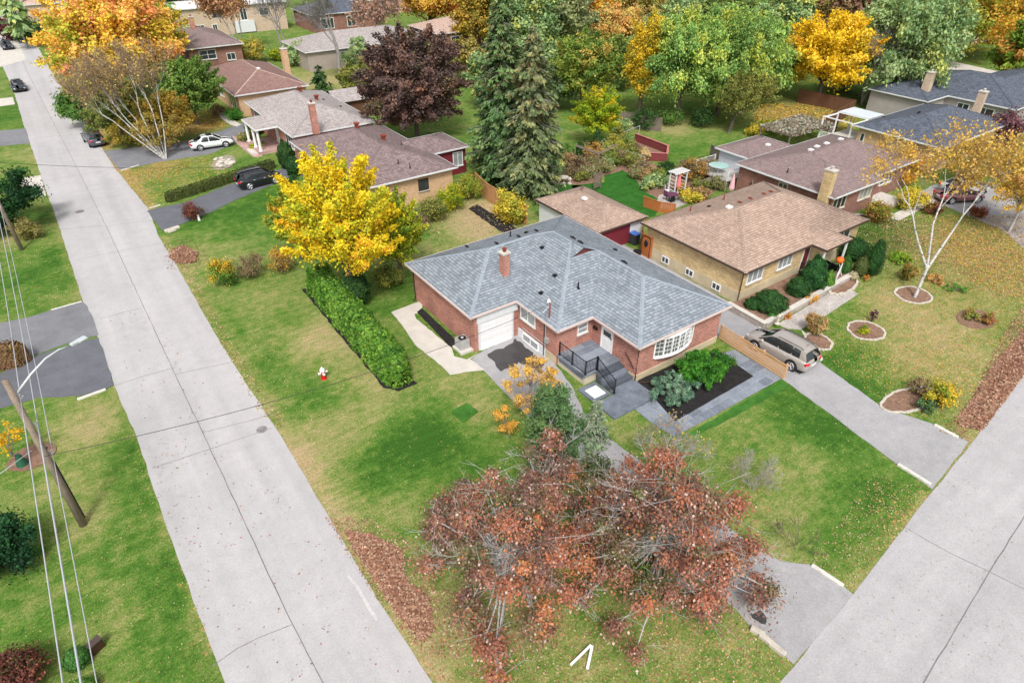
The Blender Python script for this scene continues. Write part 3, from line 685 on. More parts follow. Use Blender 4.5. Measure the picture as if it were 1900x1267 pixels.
def chimney(root, x, y, sx, sy, z0, z1, mat, H=None, cap=None, pot=True, parent=None):
    mb = MB(); mb.box(x - sx / 2, x + sx / 2, y - sy / 2, y + sy / 2, z0, z1); c = mb.build('chimney', mat, parent or root)
    mb = MB(); mb.box(x - sx / 2 - .06, x + sx / 2 + .06, y - sy / 2 - .06, y + sy / 2 + .06, z1 - .02, z1 + .1)
    mb.build('chimney_cap', cap or CONC, c)
    if pot:
        mb = MB(); mb.cyl((x, y), .1, z1 + .1, z1 + .3, 10); mb.cyl((x, y), .16, z1 + .3, z1 + .36, 10); mb.build('flue', TERRA if mat is RED else CONC, c)
    return c
def vents(root, H, ze, pitch, spots, mat=BLACKM, kind='box'):
    for x, y in spots:
        z = ze + pitch * H(x, y); mb = MB()
        if kind == 'box': mb.cbox((x, y, z + .06), .22, .22, .09); mb.cbox((x, y, z + .0), .28, .3, .05)
        elif kind == 'low': mb.tube([(x, y - .28, z + .05), (x, y, z + .09), (x, y + .28, z + .05)], [.05, .08, .05], 6)
        elif kind == 'turret': mb.cbox((x, y, z + .22), .34, .34, .44); mb.cbox((x, y, z + .48), .5, .5, .12)
        elif kind == 'pipe': mb.cyl((x, y), .05, z - .1, z + .42, 8); mb.cyl((x, y), .14, z - .06, z + .06, 10, .09)
        elif kind == 'sky': mb.cbox((x, y, z + .1), .42, .42, .16)
        mb.build('vent_pipe' if kind == 'pipe' else ('skylight' if kind == 'sky' else 'roof_vent'), mat, root)

# --- the corner brick bungalow ---
X0, X1, X2, X3 = 17.6, 21.15, 24.0, 32.3; Y0, Y1, Y2, Y3 = 20.8, 24.95, 29.3, 38.15; ZE, PT = 2.95, .397
mh = empty('brick_house', (25, 29, 0), 'red brick corner bungalow with grey hipped roof, attached garage and bay window', 'house')
outl = [(X0, Y2), (X1, Y2), (X1, Y1), (X2, Y1), (X2, Y0), (X3, Y0), (X3, Y3), (X0, Y3)]
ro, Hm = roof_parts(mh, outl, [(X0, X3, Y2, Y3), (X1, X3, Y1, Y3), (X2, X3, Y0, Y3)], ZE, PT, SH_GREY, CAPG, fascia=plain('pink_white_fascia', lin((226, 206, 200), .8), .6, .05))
wp = [(18.0, 29.55), (21.5, 29.55), (21.5, 25.35), (24.4, 25.35), (24.4, 21.2), (31.9, 21.2), (31.9, 37.75), (18.0, 37.75)]
walls(mh, wp, 2.83, RED)
# dutch gable on the middle hip
gy = 29.4; zg = ZE + PT * (gy - Y1); xl = X1 + (gy - Y1); xr = X3 - (gy - Y1); xm = (X1 + X3) / 2; za = ZE + PT * (xm - X1); yr = Y1 + (xm - X1)
mb = MB(); mb.add([(xl, gy - .12, zg + .004), (xm, gy - .12, za + .03), (xm, yr, za + .03), (xl, gy, zg + .004)], [(0, 1, 2, 3)]); mb.add([(xr, gy - .12, zg + .004), (xm, gy - .12, za + .03), (xm, yr, za + .03), (xr, gy, zg + .004)], [(3, 2, 1, 0)])
mb.build('gable_roof', SH_GREY, ro)
mb = MB(); mb.add([(xl + .06, gy, zg + .0), (xr - .06, gy, zg), (xm, gy, za - .01)], [(0, 1, 2)]); mb.build('gable_wall', plain('red_brown_siding', lin((110, 58, 56), .8), .8, .15), mh)
# foundation strip on the right-hand front corner
for q in [(24.37, 31.93, 21.17, 21.2, .48), (24.37, 24.4, 21.2, 21.9, .48)]:
    MB().box(q[0], q[1], q[2] - .02, q[3], -.1, q[4]).build('foundation', CONCY, mh)
MB().box(21.46, 21.5, 25.4, 27.0, -.1, .62).build('foundation', CONCY, mh)
# garage door, lintel panel and its frame
mb = MB()
for i in range(4):
    z0 = .06 + i * .505
    mb.box(18.45, 20.93, 29.52, 29.55, z0, z0 + .495)
    for j in range(4): x = 18.53 + j * .6; mb.box(x, x + .5, 29.507, 29.52, z0 + .09, z0 + .41)
mb.build('garage_door', WHITE, mh)
mb = MB(); mb.box(18.3, 18.45, 29.49, 29.55, 0, 2.12); mb.box(20.93, 21.08, 29.49, 29.55, 0, 2.12); mb.box(18.2, 21.42, 29.45, 29.55, 2.12, 2.8); mb.box(18.45, 20.93, 29.42, 29.55, -.05, .05)
mb.build('garage_surround', WHITE2, mh)
window(mh, '-X', 21.5, 27.62, 29.25, 1.62, 2.58, 1, 0, glass=CURT)
mb = MB(); mb.box(21.44, 21.5, 26.45, 29.5, 0, .66); mb.build('basement_panel', WHITE2, mh)
window(mh, '-X', 21.44, 27.15, 28.9, .02, .62, 1, 0, glass=CURT, sill=False, name='basement_window')
window(mh, '-Y', 25.35, 23.1, 23.95, 1.7, 2.48, 0, 1, glass=CURT)
door(mh, '-X', 24.4, 23.38, 24.45, .86, 2.45, WHITE, glasspart=(1.9, 2.25))
mb = MB(); mb.box(24.3, 24.4, 24.85, 25.2, 1.85, 2.05); mb.build('letter_box', BLACKM, mh)
# bay window: bowed, five lights
bw = MB(); bp = MB(); gr = MB(); n = 6; cxw, hw, dp = 27.5, 1.7, .42
pt = [(cxw - hw + 2 * hw * i / n, 21.2 - dp * math.sin(math.pi * i / n) ** .8 if 0 < i < n else 21.19) for i in range(n + 1)]
for i in range(n):
    a, b = pt[i], pt[i + 1]; L = math.hypot(b[0] - a[0], b[1] - a[1]); rz = math.atan2(b[1] - a[1], b[0] - a[0]); c = ((a[0] + b[0]) / 2, (a[1] + b[1]) / 2)
    bp.cbox((c[0], c[1] + .02, 1.97), L * .99, .03, 1.2, rz)
    for z in (1.32, 2.62): bw.cbox((c[0], c[1], z), L * 1.02, .1, .1, rz)
    for z in (1.68, 1.99, 2.3): gr.cbox((c[0], c[1], z), L, .045, .018, rz)
    for t in (.5,): gr.cbox((a[0] + (b[0] - a[0]) * t, a[1] + (b[1] - a[1]) * t, 1.97), .018, .043, 1.2, rz)
    bw.cbox((a[0], a[1], 1.97), .09, .12, 1.36, rz)
bw.cbox((pt[-1][0], pt[-1][1], 1.97), .09, .12, 1.36)
bwin = bw.build('bay_window', WHITE, mh); bp.build('pane', plain('bay_glass', (.12, .13, .12), .08, .6, 1.3, spec=.8), bwin); gr.build('grille', WHITE, bwin)
s = MB(); s.prism([(x, y - .08) for x, y in pt] + [(pt[-1][0], 21.2), (pt[0][0], 21.2)], 1.18, 1.262); s.build('sill', WHITE, bwin)
s = MB(); s.prism([(x, y - .02) for x, y in pt] + [(pt[-1][0], 21.2), (pt[0][0], 21.2)], 2.68, 2.79); s.build('head', WHITE, bwin)
chimney(mh, 21.75, 31.5, .52, .52, 3.6, 5.35, RED)
vents(mh, Hm, ZE, PT, [G(866, 443, 4.2)[:2], G(963, 442, 4.4)[:2], G(996, 431, 4.4)[:2], G(1063, 443, 4.8)[:2], G(1077, 452, 4.8)[:2], G(1158, 486, 4.5)[:2], G(922, 453, 4.5)[:2]], BLACKM, 'low')
vents(mh, Hm, ZE, PT, [G(1006, 459, 4.6)[:2], G(1030, 509, 4.2)[:2], G(1141, 463, 3.8)[:2], G(977, 427, 4.4)[:2], G(1004, 544, 3.5)[:2]], BLACKM, 'box')
vents(mh, Hm, ZE, PT, [G(1073, 530, 4.0)[:2], G(947, 432, 4.2)[:2]], BLACKM, 'pipe')
# service mast
mb = MB(); mb.tube([(21.32, 26.35, .9), (21.32, 26.35, 2.8)], .035); mb.box(21.3, 21.5, 26.15, 26.45, 1.25, 1.6); mb.tube([(21.42, 26.4, .95), (21.42, 28.9, .95), (21.42, 28.95, .5)], .03, 6)
mb.build('meter_box', ALU, mh)
xm_, ym_ = 21.55, 26.3; mb = MB(); mb.tube([(xm_, ym_, 3.05), (xm_, ym_, 4.25)], .05, 8, 0); mb.tube([(xm_, ym_, 4.25), (xm_ - .1, ym_, 4.42), (xm_ - .22, ym_ - .05, 4.3)], [.08, .09, .05], 8, 1); mb.tube([(xm_, ym_, 4.0), (xm_ - .35, ym_ + .25, 3.45)], .015, 5, 1)
mb.build('service_mast', [plain('mast_red', (.3, .06, .05), .5), WHITE], mh)
def spout(root, pts, mat=DARKBR, r=.04, name='downspout'):
    mb = MB(); mb.tube(pts, r, 6); mb.build(name, mat, root)
spout(mh, [(24.34, 21.12, 2.8), (24.34, 21.12, .15), (24.5, 20.9, .1), (25.6, 20.3, .1)]); spout(mh, [(21.44, 26.62, 2.8), (21.44, 26.62, .05)])
spout(mh, [(17.94, 37.6, 2.8), (17.94, 37.6, .2), (17.7, 37.5, .1)])
# porch with slate deck, steps and landing
pr = empty('porch', (23, 22.5, 0), 'raised slate porch with stone steps and black railings at the front door', 'porch')
DK = plain('porch_render', lin((214, 202, 180), .8), .9, .12)
MB().box(21.62, 24.38, 22.75, 25.33, -.1, .72).build('base', DK, pr)
MB().box(21.5, 24.385, 22.6, 25.34, .72, .86).build('deck', FLAG, pr)
MB().box(21.58, 21.62, 22.9, 25.2, .35, .72).build('slate_facing', SLATE, pr)
sw = .42
for i in range(4):
    z = .86 - .172 * (i + 1); y1 = 22.6 - i * sw
    MB().box(22.45, 24.38, y1 - sw, y1, -.1, z).build('step', SLATE if i % 2 else plain('slate_dark', lin((92, 98, 108), .75), .5, .3, 2), pr)
MB().box(20.95, 22.3, 21.1, 22.55, -.1, .12).build('landing', SLATE, pr)
MB().box(20.95, 24.4, 19.3, 20.92, -.1, .14).build('landing', SLATE, pr)
MB().box(21.2, 22.1, 21.3, 22.2, .12, .15).build('white_slab', WHITE, pr)
def railing(parent, pts, h=.95, post=.05, gap=.12, mat=BLACKM, name='railing'):
    mb = MB()
    for k in range(len(pts) - 1):
        a, b = Vector(pts[k]), Vector(pts[k + 1]); L = (b - a).length; up = Vector((0, 0, 1))
        mb.tube([a + up * h, b + up * h], .03, 6); mb.tube([a + up * .1, b + up * .1], .02, 6)
        n = int(L / gap)
        for i in range(1, n): p = a + (b - a) * (i / n); mb.tube([p + up * .1, p + up * h], .012, 4, cap=False)
    for p in pts: mb.cbox((p[0], p[1], p[2] + h / 2 + .03), post * 1.3, post * 1.3, h + .08); mb.cbox((p[0], p[1], p[2] + .02), .14, .14, .03)
    return mb.build(name, mat, parent)
railing(pr, [(21.6, 25.2, .86), (21.6, 23.95, .86), (21.6, 22.7, .86), (22.5, 22.7, .86)])
railing(pr, [(22.5, 22.62, .86), (22.5, 21.0, .15)])
spout(pr, [(24.33, 22.2, 1.75), (24.33, 21.35, .95)], DARKBR, .03, 'handrail')
# air conditioner
ac = empty('air_conditioner', (15.55 + 2.0, 30.35, .05), 'grey central air conditioner beside the garage side wall', 'air conditioner')
mb = MB(); mb.box(17.2, 17.9, 30.0, 30.7, .14, .86)
for i in range(6): mb.box(17.18, 17.92, 29.98, 30.72, .22 + i * .1, .26 + i * .1)
mb.build('housing', ALU, ac, bevel=.0); MB().cyl((17.55, 30.35), .27, .865, .885, 20).build('fan_grille', BLACKM, ac)
MB().cyl((17.55, 30.35), .1, .885, .92, 12).build('fan_cap', GALV, ac)
MB().box(17.05, 18.0, 29.7, 30.85, .0, .14).build('base_slab', CONC, ac)

# --- yellow brick bungalow ---
def simple_house(name, loc, label, outline, rects, wpoly, wmat, rmat, ze=2.9, pitch=.36, capm=None, fascia=None, base=None, bz=.5):
    root = empty(name, loc, label, 'house')
    ro_, H_ = roof_parts(root, outline, rects, ze, pitch, rmat, capm, fascia or WHITE2)
    walls(root, wpoly, ze - .12, wmat, base=base, bz=bz); return root, H_, ro_
def rect(x0, x1, y0, y1): return [(x0, y0), (x1, y0), (x1, y1), (x0, y1)]
DKF = plain('dark_fascia', lin((80, 66, 60), .8), .6, .1)
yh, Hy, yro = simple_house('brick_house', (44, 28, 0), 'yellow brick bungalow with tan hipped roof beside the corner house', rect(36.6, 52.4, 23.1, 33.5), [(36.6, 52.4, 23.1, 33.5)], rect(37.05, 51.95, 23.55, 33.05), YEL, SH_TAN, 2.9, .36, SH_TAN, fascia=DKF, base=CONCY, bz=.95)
for a in (31.15, 28.6, 25.95): window(yh, '-X', 37.025, a - .8, a, .25, .82, 1, 0, glass=GLASS, sill=False, name='basement_window')
window(yh, '-Y', 23.55, 37.6, 39.4, 1.45, 2.5, 2, 0, glass=CURT); window(yh, '-Y', 23.55, 41.2, 42.9, 1.5, 2.5, 2, 0, glass=CURT)
door(yh, '-Y', 23.55, 44.3, 45.2, .5, 2.5, plain('oxblood_door', (.12, .02, .02), .5)); window(yh, '-Y', 23.55, 47.9, 50.6, 1.3, 2.5, 2, 0)
pz = MB(); ylo, xlo, xhi = 21.9, 44.5, 48.0; xm2 = (xlo + xhi) / 2
pz.add([(xlo, ylo, 2.9), (xhi, ylo, 2.9), (xm2, ylo + 1.75, 3.53), (xm2, 24.85, 3.53), (xlo, 23.1, 2.9), (xhi, 23.1, 2.9)], [(0, 1, 2), (1, 5, 3, 2), (0, 2, 3, 4)])
pz.build('porch_roof', SH_TAN, yro)
MB().box(xlo, xhi, ylo - .03, ylo, 2.74, 2.9).build('fascia', DKF, yh); MB().box(xlo - .03, xlo, ylo, 23.1, 2.74, 2.9).build('fascia', DKF, yh); MB().box(xlo + .02, xhi - .02, ylo, 23.5, 2.74, 2.78).build('soffit', WHITE2, yh)
for x in (44.75, 47.7): MB().box(x - .06, x + .06, 22.05, 22.17, .3, 2.74).build('porch_post', WHITE, yh)
MB().box(44.2, 48.0, 21.9, 23.55, -.1, .4).build('porch_floor', CONC, yh); railing(yh, [(44.3, 22.0, .4), (44.3, 23.4, .4)], .9)
railing(yh, [(44.3, 22.0, .4), (47.9, 22.0, .4)], .9)
spout(yh, [(37.0, 23.5, 2.75), (37.0, 23.5, .25), (37.0, 22.8, .12)])
chimney_y = None
vents(yh, Hy, 2.9, .36, [G(1374, 373, 4.6)[:2], G(1394, 366, 4.6)[:2], G(1419, 358, 4.6)[:2], G(1432, 354, 4.6)[:2]], TERRA, 'low')
vents(yh, Hy, 2.9, .36, [G(1317, 378, 4.0)[:2]], BLACKM, 'box'); vents(yh, Hy, 2.9, .36, [G(1282, 384, 3.8)[:2], G(1344, 364, 3.8)[:2]], TERRA, 'pipe'); vents(yh, Hy, 2.9, .36, [G(1352, 390, 4.4)[:2]], WHITE, 'sky')
# --- tan-roofed garage ---
gh, Hg, _ = simple_house('garage', (35.8, 38.8, 0), 'white walled detached garage with tan hipped roof and maroon door', rect(33.65, 39.3, 35.2, 43.75), [(33.65, 39.3, 35.2, 43.75)], rect(33.9, 39.0, 35.5, 43.5), WHITE2, SH_TAN, 2.1, .38, SH_TAN, fascia=DKF)
mb = MB()
for i in range(4): mb.box(34.3, 37.5, 35.46, 35.5, .03 + i * .45, .46 + i * .45)
mb.build('garage_door', MAROON, gh); vents(gh, Hg, 2.1, .38, [G(1085, 361, 3.4)[:2]], WHITE, 'sky')
# --- brown brick bungalow further right ---
bh, Hb, bro = simple_house('brick_house', (60, 33, 0), 'brown brick bungalow with mauve roof and tall yellow brick chimney', [(54.1, 27.3), (62.4, 27.3), (62.4, 28.2), (70.4, 28.2), (70.4, 38.2), (54.1, 38.2)], [(54.1, 62.4, 27.3, 38.2), (54.1, 70.4, 28.2, 38.2)], [(54.5, 27.8), (62.0, 27.8), (62.0, 28.7), (70.0, 28.7), (70.0, 37.8), (54.5, 37.8)], BRN, SH_BRN, 2.9, .33, SH_BRN)
window(bh, '-X', 54.5, 32.2, 33.2, 1.4, 2.5, 1, 0, sill=True, frame=CREAM); window(bh, '-Y', 27.8, 54.9, 57.0, 1.3, 2.6, 2, 0, frame=CREAM); window(bh, '-Y', 27.8, 59.2, 61.3, 1.3, 2.6, 2, 0, frame=CREAM, glass=CURT)
door(bh, '-Y', 28.7, 62.6, 63.5, .5, 2.5, MAROON); MB().box(62.1, 65.4, 26.4, 28.68, -.1, .45).build('porch_floor', CONC, bh)
window(bh, '-Y', 28.7, 64.4, 66.6, 1.3, 2.6, 2, 0)
cx_, cy_, _ = G(1543, 380, 0); chimney(bh, 54.15, 28.35, .62, .85, -.05, 5.1, YEL)
vents(bh, Hb, 2.9, .33, [G(1504, 281, 4.4)[:2], G(1517, 269, 4.5)[:2], G(1535, 263, 4.5)[:2], G(1561, 256, 4.5)[:2]], WHITE, 'sky'); vents(bh, Hb, 2.9, .33, [G(1463, 312, 3.7)[:2], G(1538, 340, 3.7)[:2]], DARKBR, 'pipe')
ex, He, _ = simple_house('house_extension', (60, 40.4, 0), 'pale blue sided extension with mauve roof behind the brown bungalow', rect(56.4, 63.7, 38.24, 42.6), [(56.4, 63.7, 38.24, 42.6)], rect(56.8, 63.3, 38.26, 42.2), plain('pale_blue_siding', lin((206, 212, 222), .82), .6, .06), SH_BRN, 2.85, .33, SH_BRN)
vents(ex, He, 2.85, .33, [G(1427, 261, 3.7)[:2]], WHITE, 'sky')
dk = empty('deck', (54.6, 40.5, 0), 'raised grey deck with pale railing behind the blue sided extension', 'deck')
MB().box(53.6, 56.75, 38.3, 42.6, 1.0, 1.12).build('floor', plain('deck_boards', lin((186, 180, 176), .8), .8, .1, 3, fine=.2), dk)
railing(dk, [(56.6, 38.35, 1.12), (53.65, 38.35, 1.12), (53.65, 42.5, 1.12), (56.6, 42.5, 1.12)], .95, .07, .16, WHITE2)
for x in (53.8, 56.5):
    for y in (38.5, 42.4): MB().box(x - .06, x + .06, y - .06, y + .06, -.1, 1.0).build('leg', WHITE2, dk)
# --- charcoal roofs ---
k1, Hk, _ = simple_house('bungalow', (83, 33, 0), 'tan walled bungalow with charcoal hipped roof, second from right rear', rect(75.6, 91.5, 28.5, 38.6), [(75.6, 91.5, 28.5, 38.6)], rect(76.1, 91.0, 29.0, 38.1), TANB, SH_BLK, 2.9, .33, SH_BLK, base=None)
vents(k1, Hk, 2.9, .33, [G(1705, 209, 4.4)[:2], G(1709, 201, 4.6)[:2], G(1641, 212, 3.5)[:2]], BLACKM, 'box'); window(k1, '-X', 76.1, 37.2, 37.7, 1.2, 2.2, 0, 0, sill=False)
chimney(k1, 91.3, 32.5, .7, .8, 0, 5.6, BEI)
ps = empty('sunroom_frame', (77, 40, 0), 'white pergola frame over a terrace behind the charcoal roofed bungalow', 'pergola')
mb = MB()
for x in (75.9, 79, 82.3):
    for y in (38.9, 42.6): mb.box(x - .07, x + .07, y - .07, y + .07, 0, 2.7)
for y in (38.9, 42.6): mb.box(75.8, 82.4, y - .06, y + .06, 2.7, 2.85)
for x in (75.9, 79, 82.3): mb.box(x - .06, x + .06, 38.8, 42.7, 2.85, 2.96)
mb.build('frame', WHITE, ps); MB().box(79, 82.2, 38.7, 42.6, 2.98, 3.02).build('roof_panel', plain('clear_roofing', lin((214, 222, 230), .85), .3, .05), ps); MB().box(75.8, 82.4, 38.65, 42.7, .0, .3).build('floor', CONC, ps)
railing(ps, [(75.9, 38.9, .3), (75.9, 42.6, .3), (79, 42.6, .3)], .9, .06, .2, WHITE)
k2, Hk2, _ = simple_house('bungalow', (105, 38, 0), 'long grey walled bungalow with rambling charcoal roof and stone chimney at right rear', [(92.8, 38.8), (98.0, 38.8), (98.0, 30.6), (124, 30.6), (124, 41.5), (112, 41.5), (112, 47.0), (92.8, 47.0)], [(92.8, 112, 38.8, 47.0), (98.0, 124, 30.6, 41.5), (98.0, 112, 30.6, 47.0)], [(93.2, 39.2), (98.4, 39.2), (98.4, 31.0), (123.5, 31.0), (123.5, 41.1), (111.6, 41.1), (111.6, 46.6), (93.2, 46.6)], plain('grey_siding', lin((176, 168, 166), .8), .8, .1), SH_BLK, 2.9, .3, SH_BLK)
x, y, _ = G(1720, 160, 4.0); chimney(k2, x, y, .9, .9, 3, 5.7, BEI); window(k2, '-X', 98.4, 33, 35, .4, 2.3, 1, 0, sill=False); window(k2, '-X', 98.4, 36, 37.5, 1.2, 2.3, 1, 0, sill=False)
# --- left row ---
w2, Hw2, w2ro = simple_house('brick_house', (25.7, 61, 0), 'tan brick bungalow with speckled mauve-brown roof behind the golden tree', rect(20.4, 31.1, 52.95, 70.0), [(20.4, 31.1, 52.95, 70.0)], rect(20.9, 30.7, 53.4, 69.6), TANB, SH_PUR, 2.9, .34, SH_PUR)
window(w2, '-Y', 53.4, 26.9, 28.0, 1.2, 2.35, 1, 0, frame=DARKBR); window(w2, '-X', 20.9, 66.0, 68.6, 1.1, 2.5, 2, 0); window(w2, '-X', 20.9, 61.0, 63.0, 1.2, 2.5, 1, 0)
vents(w2, Hw2, 2.9, .34, [G(662, 236, 4.7)[:2], G(711, 253, 4.7)[:2]], TERRA, 'turret'); vents(w2, Hw2, 2.9, .34, [G(738, 295, 4.1)[:2], G(760, 303, 3.8)[:2], G(744, 262, 4.2)[:2], G(682, 310, 3.7)[:2]], DARKBR, 'pipe')
w2e, Hw2e, _ = simple_house('house_extension', (33.3, 60.5, 0), 'brown timber sunroom wing with mauve roof behind the tan brick bungalow', rect(28.75, 35.4, 57.7, 63.4), [(28.75, 35.4, 57.7, 63.4, 'W')], rect(31.13, 35.1, 58.0, 63.1), MAROON, SH_PUR, 2.86, .3, SH_PUR)
window(w2e, '-Y', 58.0, 33.5, 34.7, .9, 2.4, 1, 0, glass=CURT); window(w2e, '+X', 35.1, 58.6, 60, .9, 2.4, 1, 0)
w1, Hw1, w1ro = simple_house('brick_house', (26, 79.5, 0), 'red brick bungalow with pale grey roof and white columned portico', [(21.1, 71.2), (31.3, 71.2), (31.3, 88.5), (21.1, 88.5)], [(21.1, 31.3, 71.2, 88.5)], rect(21.6, 30.9, 71.6, 88.1), RED, SH_LT, 2.9, .34, SH_LT)
pz = MB(); a0, a1 = 76.0, 81.0; am = (a0 + a1) / 2
pz.add([(18.6, a0, 2.9), (18.6, a1, 2.9), (21.1, a1, 2.9), (21.1, a0, 2.9), (18.6 + 2.5, am, 3.75), (18.6 + 4.9, am, 3.75 - .03)], [(1, 0, 4), (0, 3, 5, 4), (2, 1, 4, 5)])
pz.build('portico_roof', SH_LT, w1ro); MB().box(18.55, 21.1, a0 - .05, a1 + .05, 2.72, 2.88).build('fascia', WHITE, w1)
for y in (76.3, 78.1, 80.7):
    mb = MB(); mb.lathe((18.85, y, .35), [(.22, 0), (.22, .12), (.16, .16), (.14, 2.1), (.2, 2.2), (.2, 2.36)], 12); mb.build('column', WHITE, w1)
MB().box(18.5, 21.6, a0, a1, -.1, .35).build('portico_floor', PAVERP, w1); MB().box(17.8, 18.5, 76.4, 78.6, -.1, .18).build('step', CONC, w1)
door(w1, '-X', 21.6, 77.6, 78.6, .35, 2.4, WHITE); window(w1, '-X', 21.6, 84.0, 86.5, 1.0, 2.5, 2, 0); window(w1, '-X', 21.6, 72.5, 75, 1.0, 2.5, 2, 0); window(w1, '-X', 21.6, 81.5, 83.2, 1.0, 2.5, 1, 0)
x, y, _ = G(585, 236, 3.7); chimney(w1, x, y, .62, .62, 3, 6.2, RED)
vents(w1, Hw1, 2.9, .34, [G(557, 168, 4.6)[:2], G(587, 181, 4.6)[:2]], TERRA, 'turret'); vents(w1, Hw1, 2.9, .34, [G(599, 179, 4.3)[:2], G(631, 193, 3.9)[:2]], BLACKM, 'box')
w3, Hw3, _ = simple_house('brick_house', (26, 100, 0), 'tan brick bungalow with plain red-brown hipped roof, third along the street', rect(20.9, 31.0, 92.0, 109.5), [(20.9, 31.0, 92.0, 109.5)], rect(21.4, 30.6, 92.4, 109.1), TANB, SH_RED, 2.9, .36, SH_SAND)
window(w3, '-X', 21.4, 94, 97, .6, 2.4, 2, 0, frame=CREAM); window(w3, '-X', 21.4, 100, 102, 1, 2.4, 1, 0); chimney(w3, 31.3, 101.5, .8, .9, 0, 6.0, TANB); vents(w3, Hw3, 2.9, .36, [G(480, 131, 4.5)[:2]], WHITE, 'sky')
w4, Hw4, _ = simple_house('brick_house', (26, 127, 0), 'brown brick house with dark weathered roof, fourth along the street', rect(21.6, 30.8, 120.5, 136), [(21.6, 30.8, 120.5, 136)], rect(22.1, 30.4, 121, 135.6), BRN, SH_BRN, 4.0, .36)
window(w4, '-Y', 121, 23.6, 26.2, 2.1, 3.5, 1, 1); window(w4, '-Y', 121, 27.8, 29.2, 1.6, 2.7, 1, 0); chimney(w4, 25.5, 130, .7, .7, 4, 7.2, RED)
def far_house(x0, x1, y0, y1, ze, wm, rm, label, wins=(), pitch=.3, base=None):
    h, H_, _ = simple_house('distant_house', ((x0 + x1) / 2, (y0 + y1) / 2, 0), label, rect(x0, x1, y0, y1), [(x0, x1, y0, y1)], rect(x0 + .4, x1 - .4, y0 + .4, y1 - .4), wm, rm, ze, pitch)
    for a0_, a1_, z0_, z1_ in wins: window(h, '-Y', y0 + .4, a0_, a1_, z0_, z1_, 1, 0, sill=False, fw=.1)
    return h
fh = far_house(28, 50, 154, 166, 5.4, BEI, plain('pale_flat_roof', lin((214, 212, 214), .8), .8, .1), 'two storey beige house with almost flat pale roof beyond the dark roofed house', [(31, 32.5, .2, 2.3), (34.5, 36.5, 3.2, 4.6), (40, 41.4, 2.4, 4.6), (34, 35, .3, 2.2), (44, 46, 3, 4.5)], .08)
MB().box(38.5, 42.5, 153.9, 154.35, .2, 2.4).build('balcony_panel', WHITE2, fh)
far_house(38, 62, 112, 124, 3.1, plain('grey_stucco', lin((176, 164, 156), .8), .85, .1), SH_LT, 'long grey bungalow with pale roof behind the bare trees', [(44, 46.5, 1.2, 2.5), (55, 57.5, 1.2, 2.5), (50, 52, .2, 2.3)])
far_house(64, 86, 114, 126, 3.1, BRN, SH_SAND, 'sand roofed bungalow left of the yellow maple at the top', [(67, 69, 1.2, 2.4), (74, 76, 1.2, 2.4)])
far_house(52, 68, 146, 158, 3.4, BRN, SH_BLK, 'dark roofed house at the top edge behind the bare trees', [(54, 57, .5, 2.6), (60, 62, .5, 2.6)])
far_house(-22, -6.5, 175, 190, 3.4, BRN, plain('pinkish_roof', lin((206, 176, 168), .8), .9, .08), 'pink roofed house at the top left corner', [(-12, -9, 0, 2.6)])
far_house(4, 20, 196, 210, 3.4, BEI, SH_SAND, 'sandy roofed house beyond the orange maple at the top left')
far_house(66, 84, 160, 172, 3.4, BEI, SH_LT, 'pale roofed house at the top edge above the purple maple')
far_house(96, 108, 100, 110, 3.2, BEI, SH_LT, 'grey roofed house glimpsed between the purple maple and the spruces')
far_house(150, 168, 60, 74, 3.2, BEI, SH_BLK, 'dark grey roofed house among the trees at the top right')
far_house(160, 180, 20, 34, 3.2, BEI, SH_BRN, 'brown roofed house at the right edge beyond the charcoal roofs')
# garden shed
sh = empty('garden_shed', (33.5, 90, 0), 'grey roofed backyard shed covered in ivy behind the portico house', 'shed')
MB().box(31.9, 37.6, 84.6, 88.8, -.1, 2.1).build('wall', BRWOOD, sh)
mb = MB(); mb.add([(31.6, 84.2, 2.0), (38, 84.2, 2.0), (38, 86.7, 3.1), (31.6, 86.7, 3.1), (31.6, 89.2, 2.0), (38, 89.2, 2.0)], [(0, 1, 2, 3), (3, 2, 5, 4)]); mb.add([(31.9, 84.5, 2.1), (31.9, 88.9, 2.1), (31.9, 86.7, 3.06)], [(0, 1, 2)]); mb.build('roof', SH_LT, sh)
sh2 = empty('garden_shed', (41, 79, 0), 'low white shed roof under the purple maple', 'shed')
MB().box(36.2, 41, 77.5, 81, -.1, 1.7).build('wall', BRWOOD, sh2); MB().box(35.9, 41.3, 77.2, 81.3, 1.7, 1.82).build('roof', WHITE2, sh2)
# ---------------------------------------------------------------- vegetation
def palette(cols, f=.9):
    out = []
    for c, w in cols:
        g = sum(c) / 3; c = [v * .92 + g * .08 for v in c]; c[2] *= .86 if c[1] >= c[0] else .95; c[0] *= 1.03 if c[1] > c[0] else 1; out.append((np.array(lin(c, f)), w))
    return out
def tubes_np(segs, n=5):
    """segs: (p0, p1, r0, r1) rows -> prism side walls"""
    S = np.array(segs, float); p0, p1, r0, r1 = S[:, 0:3], S[:, 3:6], S[:, 6], S[:, 7]
    d = p1 - p0; L = np.linalg.norm(d, axis=1, keepdims=True) + 1e-9; d = d / L
    up = np.where(np.abs(d[:, 2:3]) < .9, np.array([[0, 0, 1.0]]), np.array([[1.0, 0, 0]]))
    a = np.cross(d, up); a /= np.linalg.norm(a, axis=1, keepdims=True); b = np.cross(a, d)
    t = np.arange(n) * 2 * math.pi / n; ring = a[:, None] * np.cos(t)[None, :, None] + b[:, None] * np.sin(t)[None, :, None]
    V = np.concatenate([p0[:, None] + ring * r0[:, None, None], p1[:, None] + ring * r1[:, None, None]], 1).reshape(-1, 3)
    base = (np.arange(len(S)) * 2 * n)[:, None]; j = np.arange(n); k = (j + 1) % n
    Fq = np.stack([base + j, base + k, base + n + k, base + n + j], 2).reshape(-1, 4)
    return V, Fq
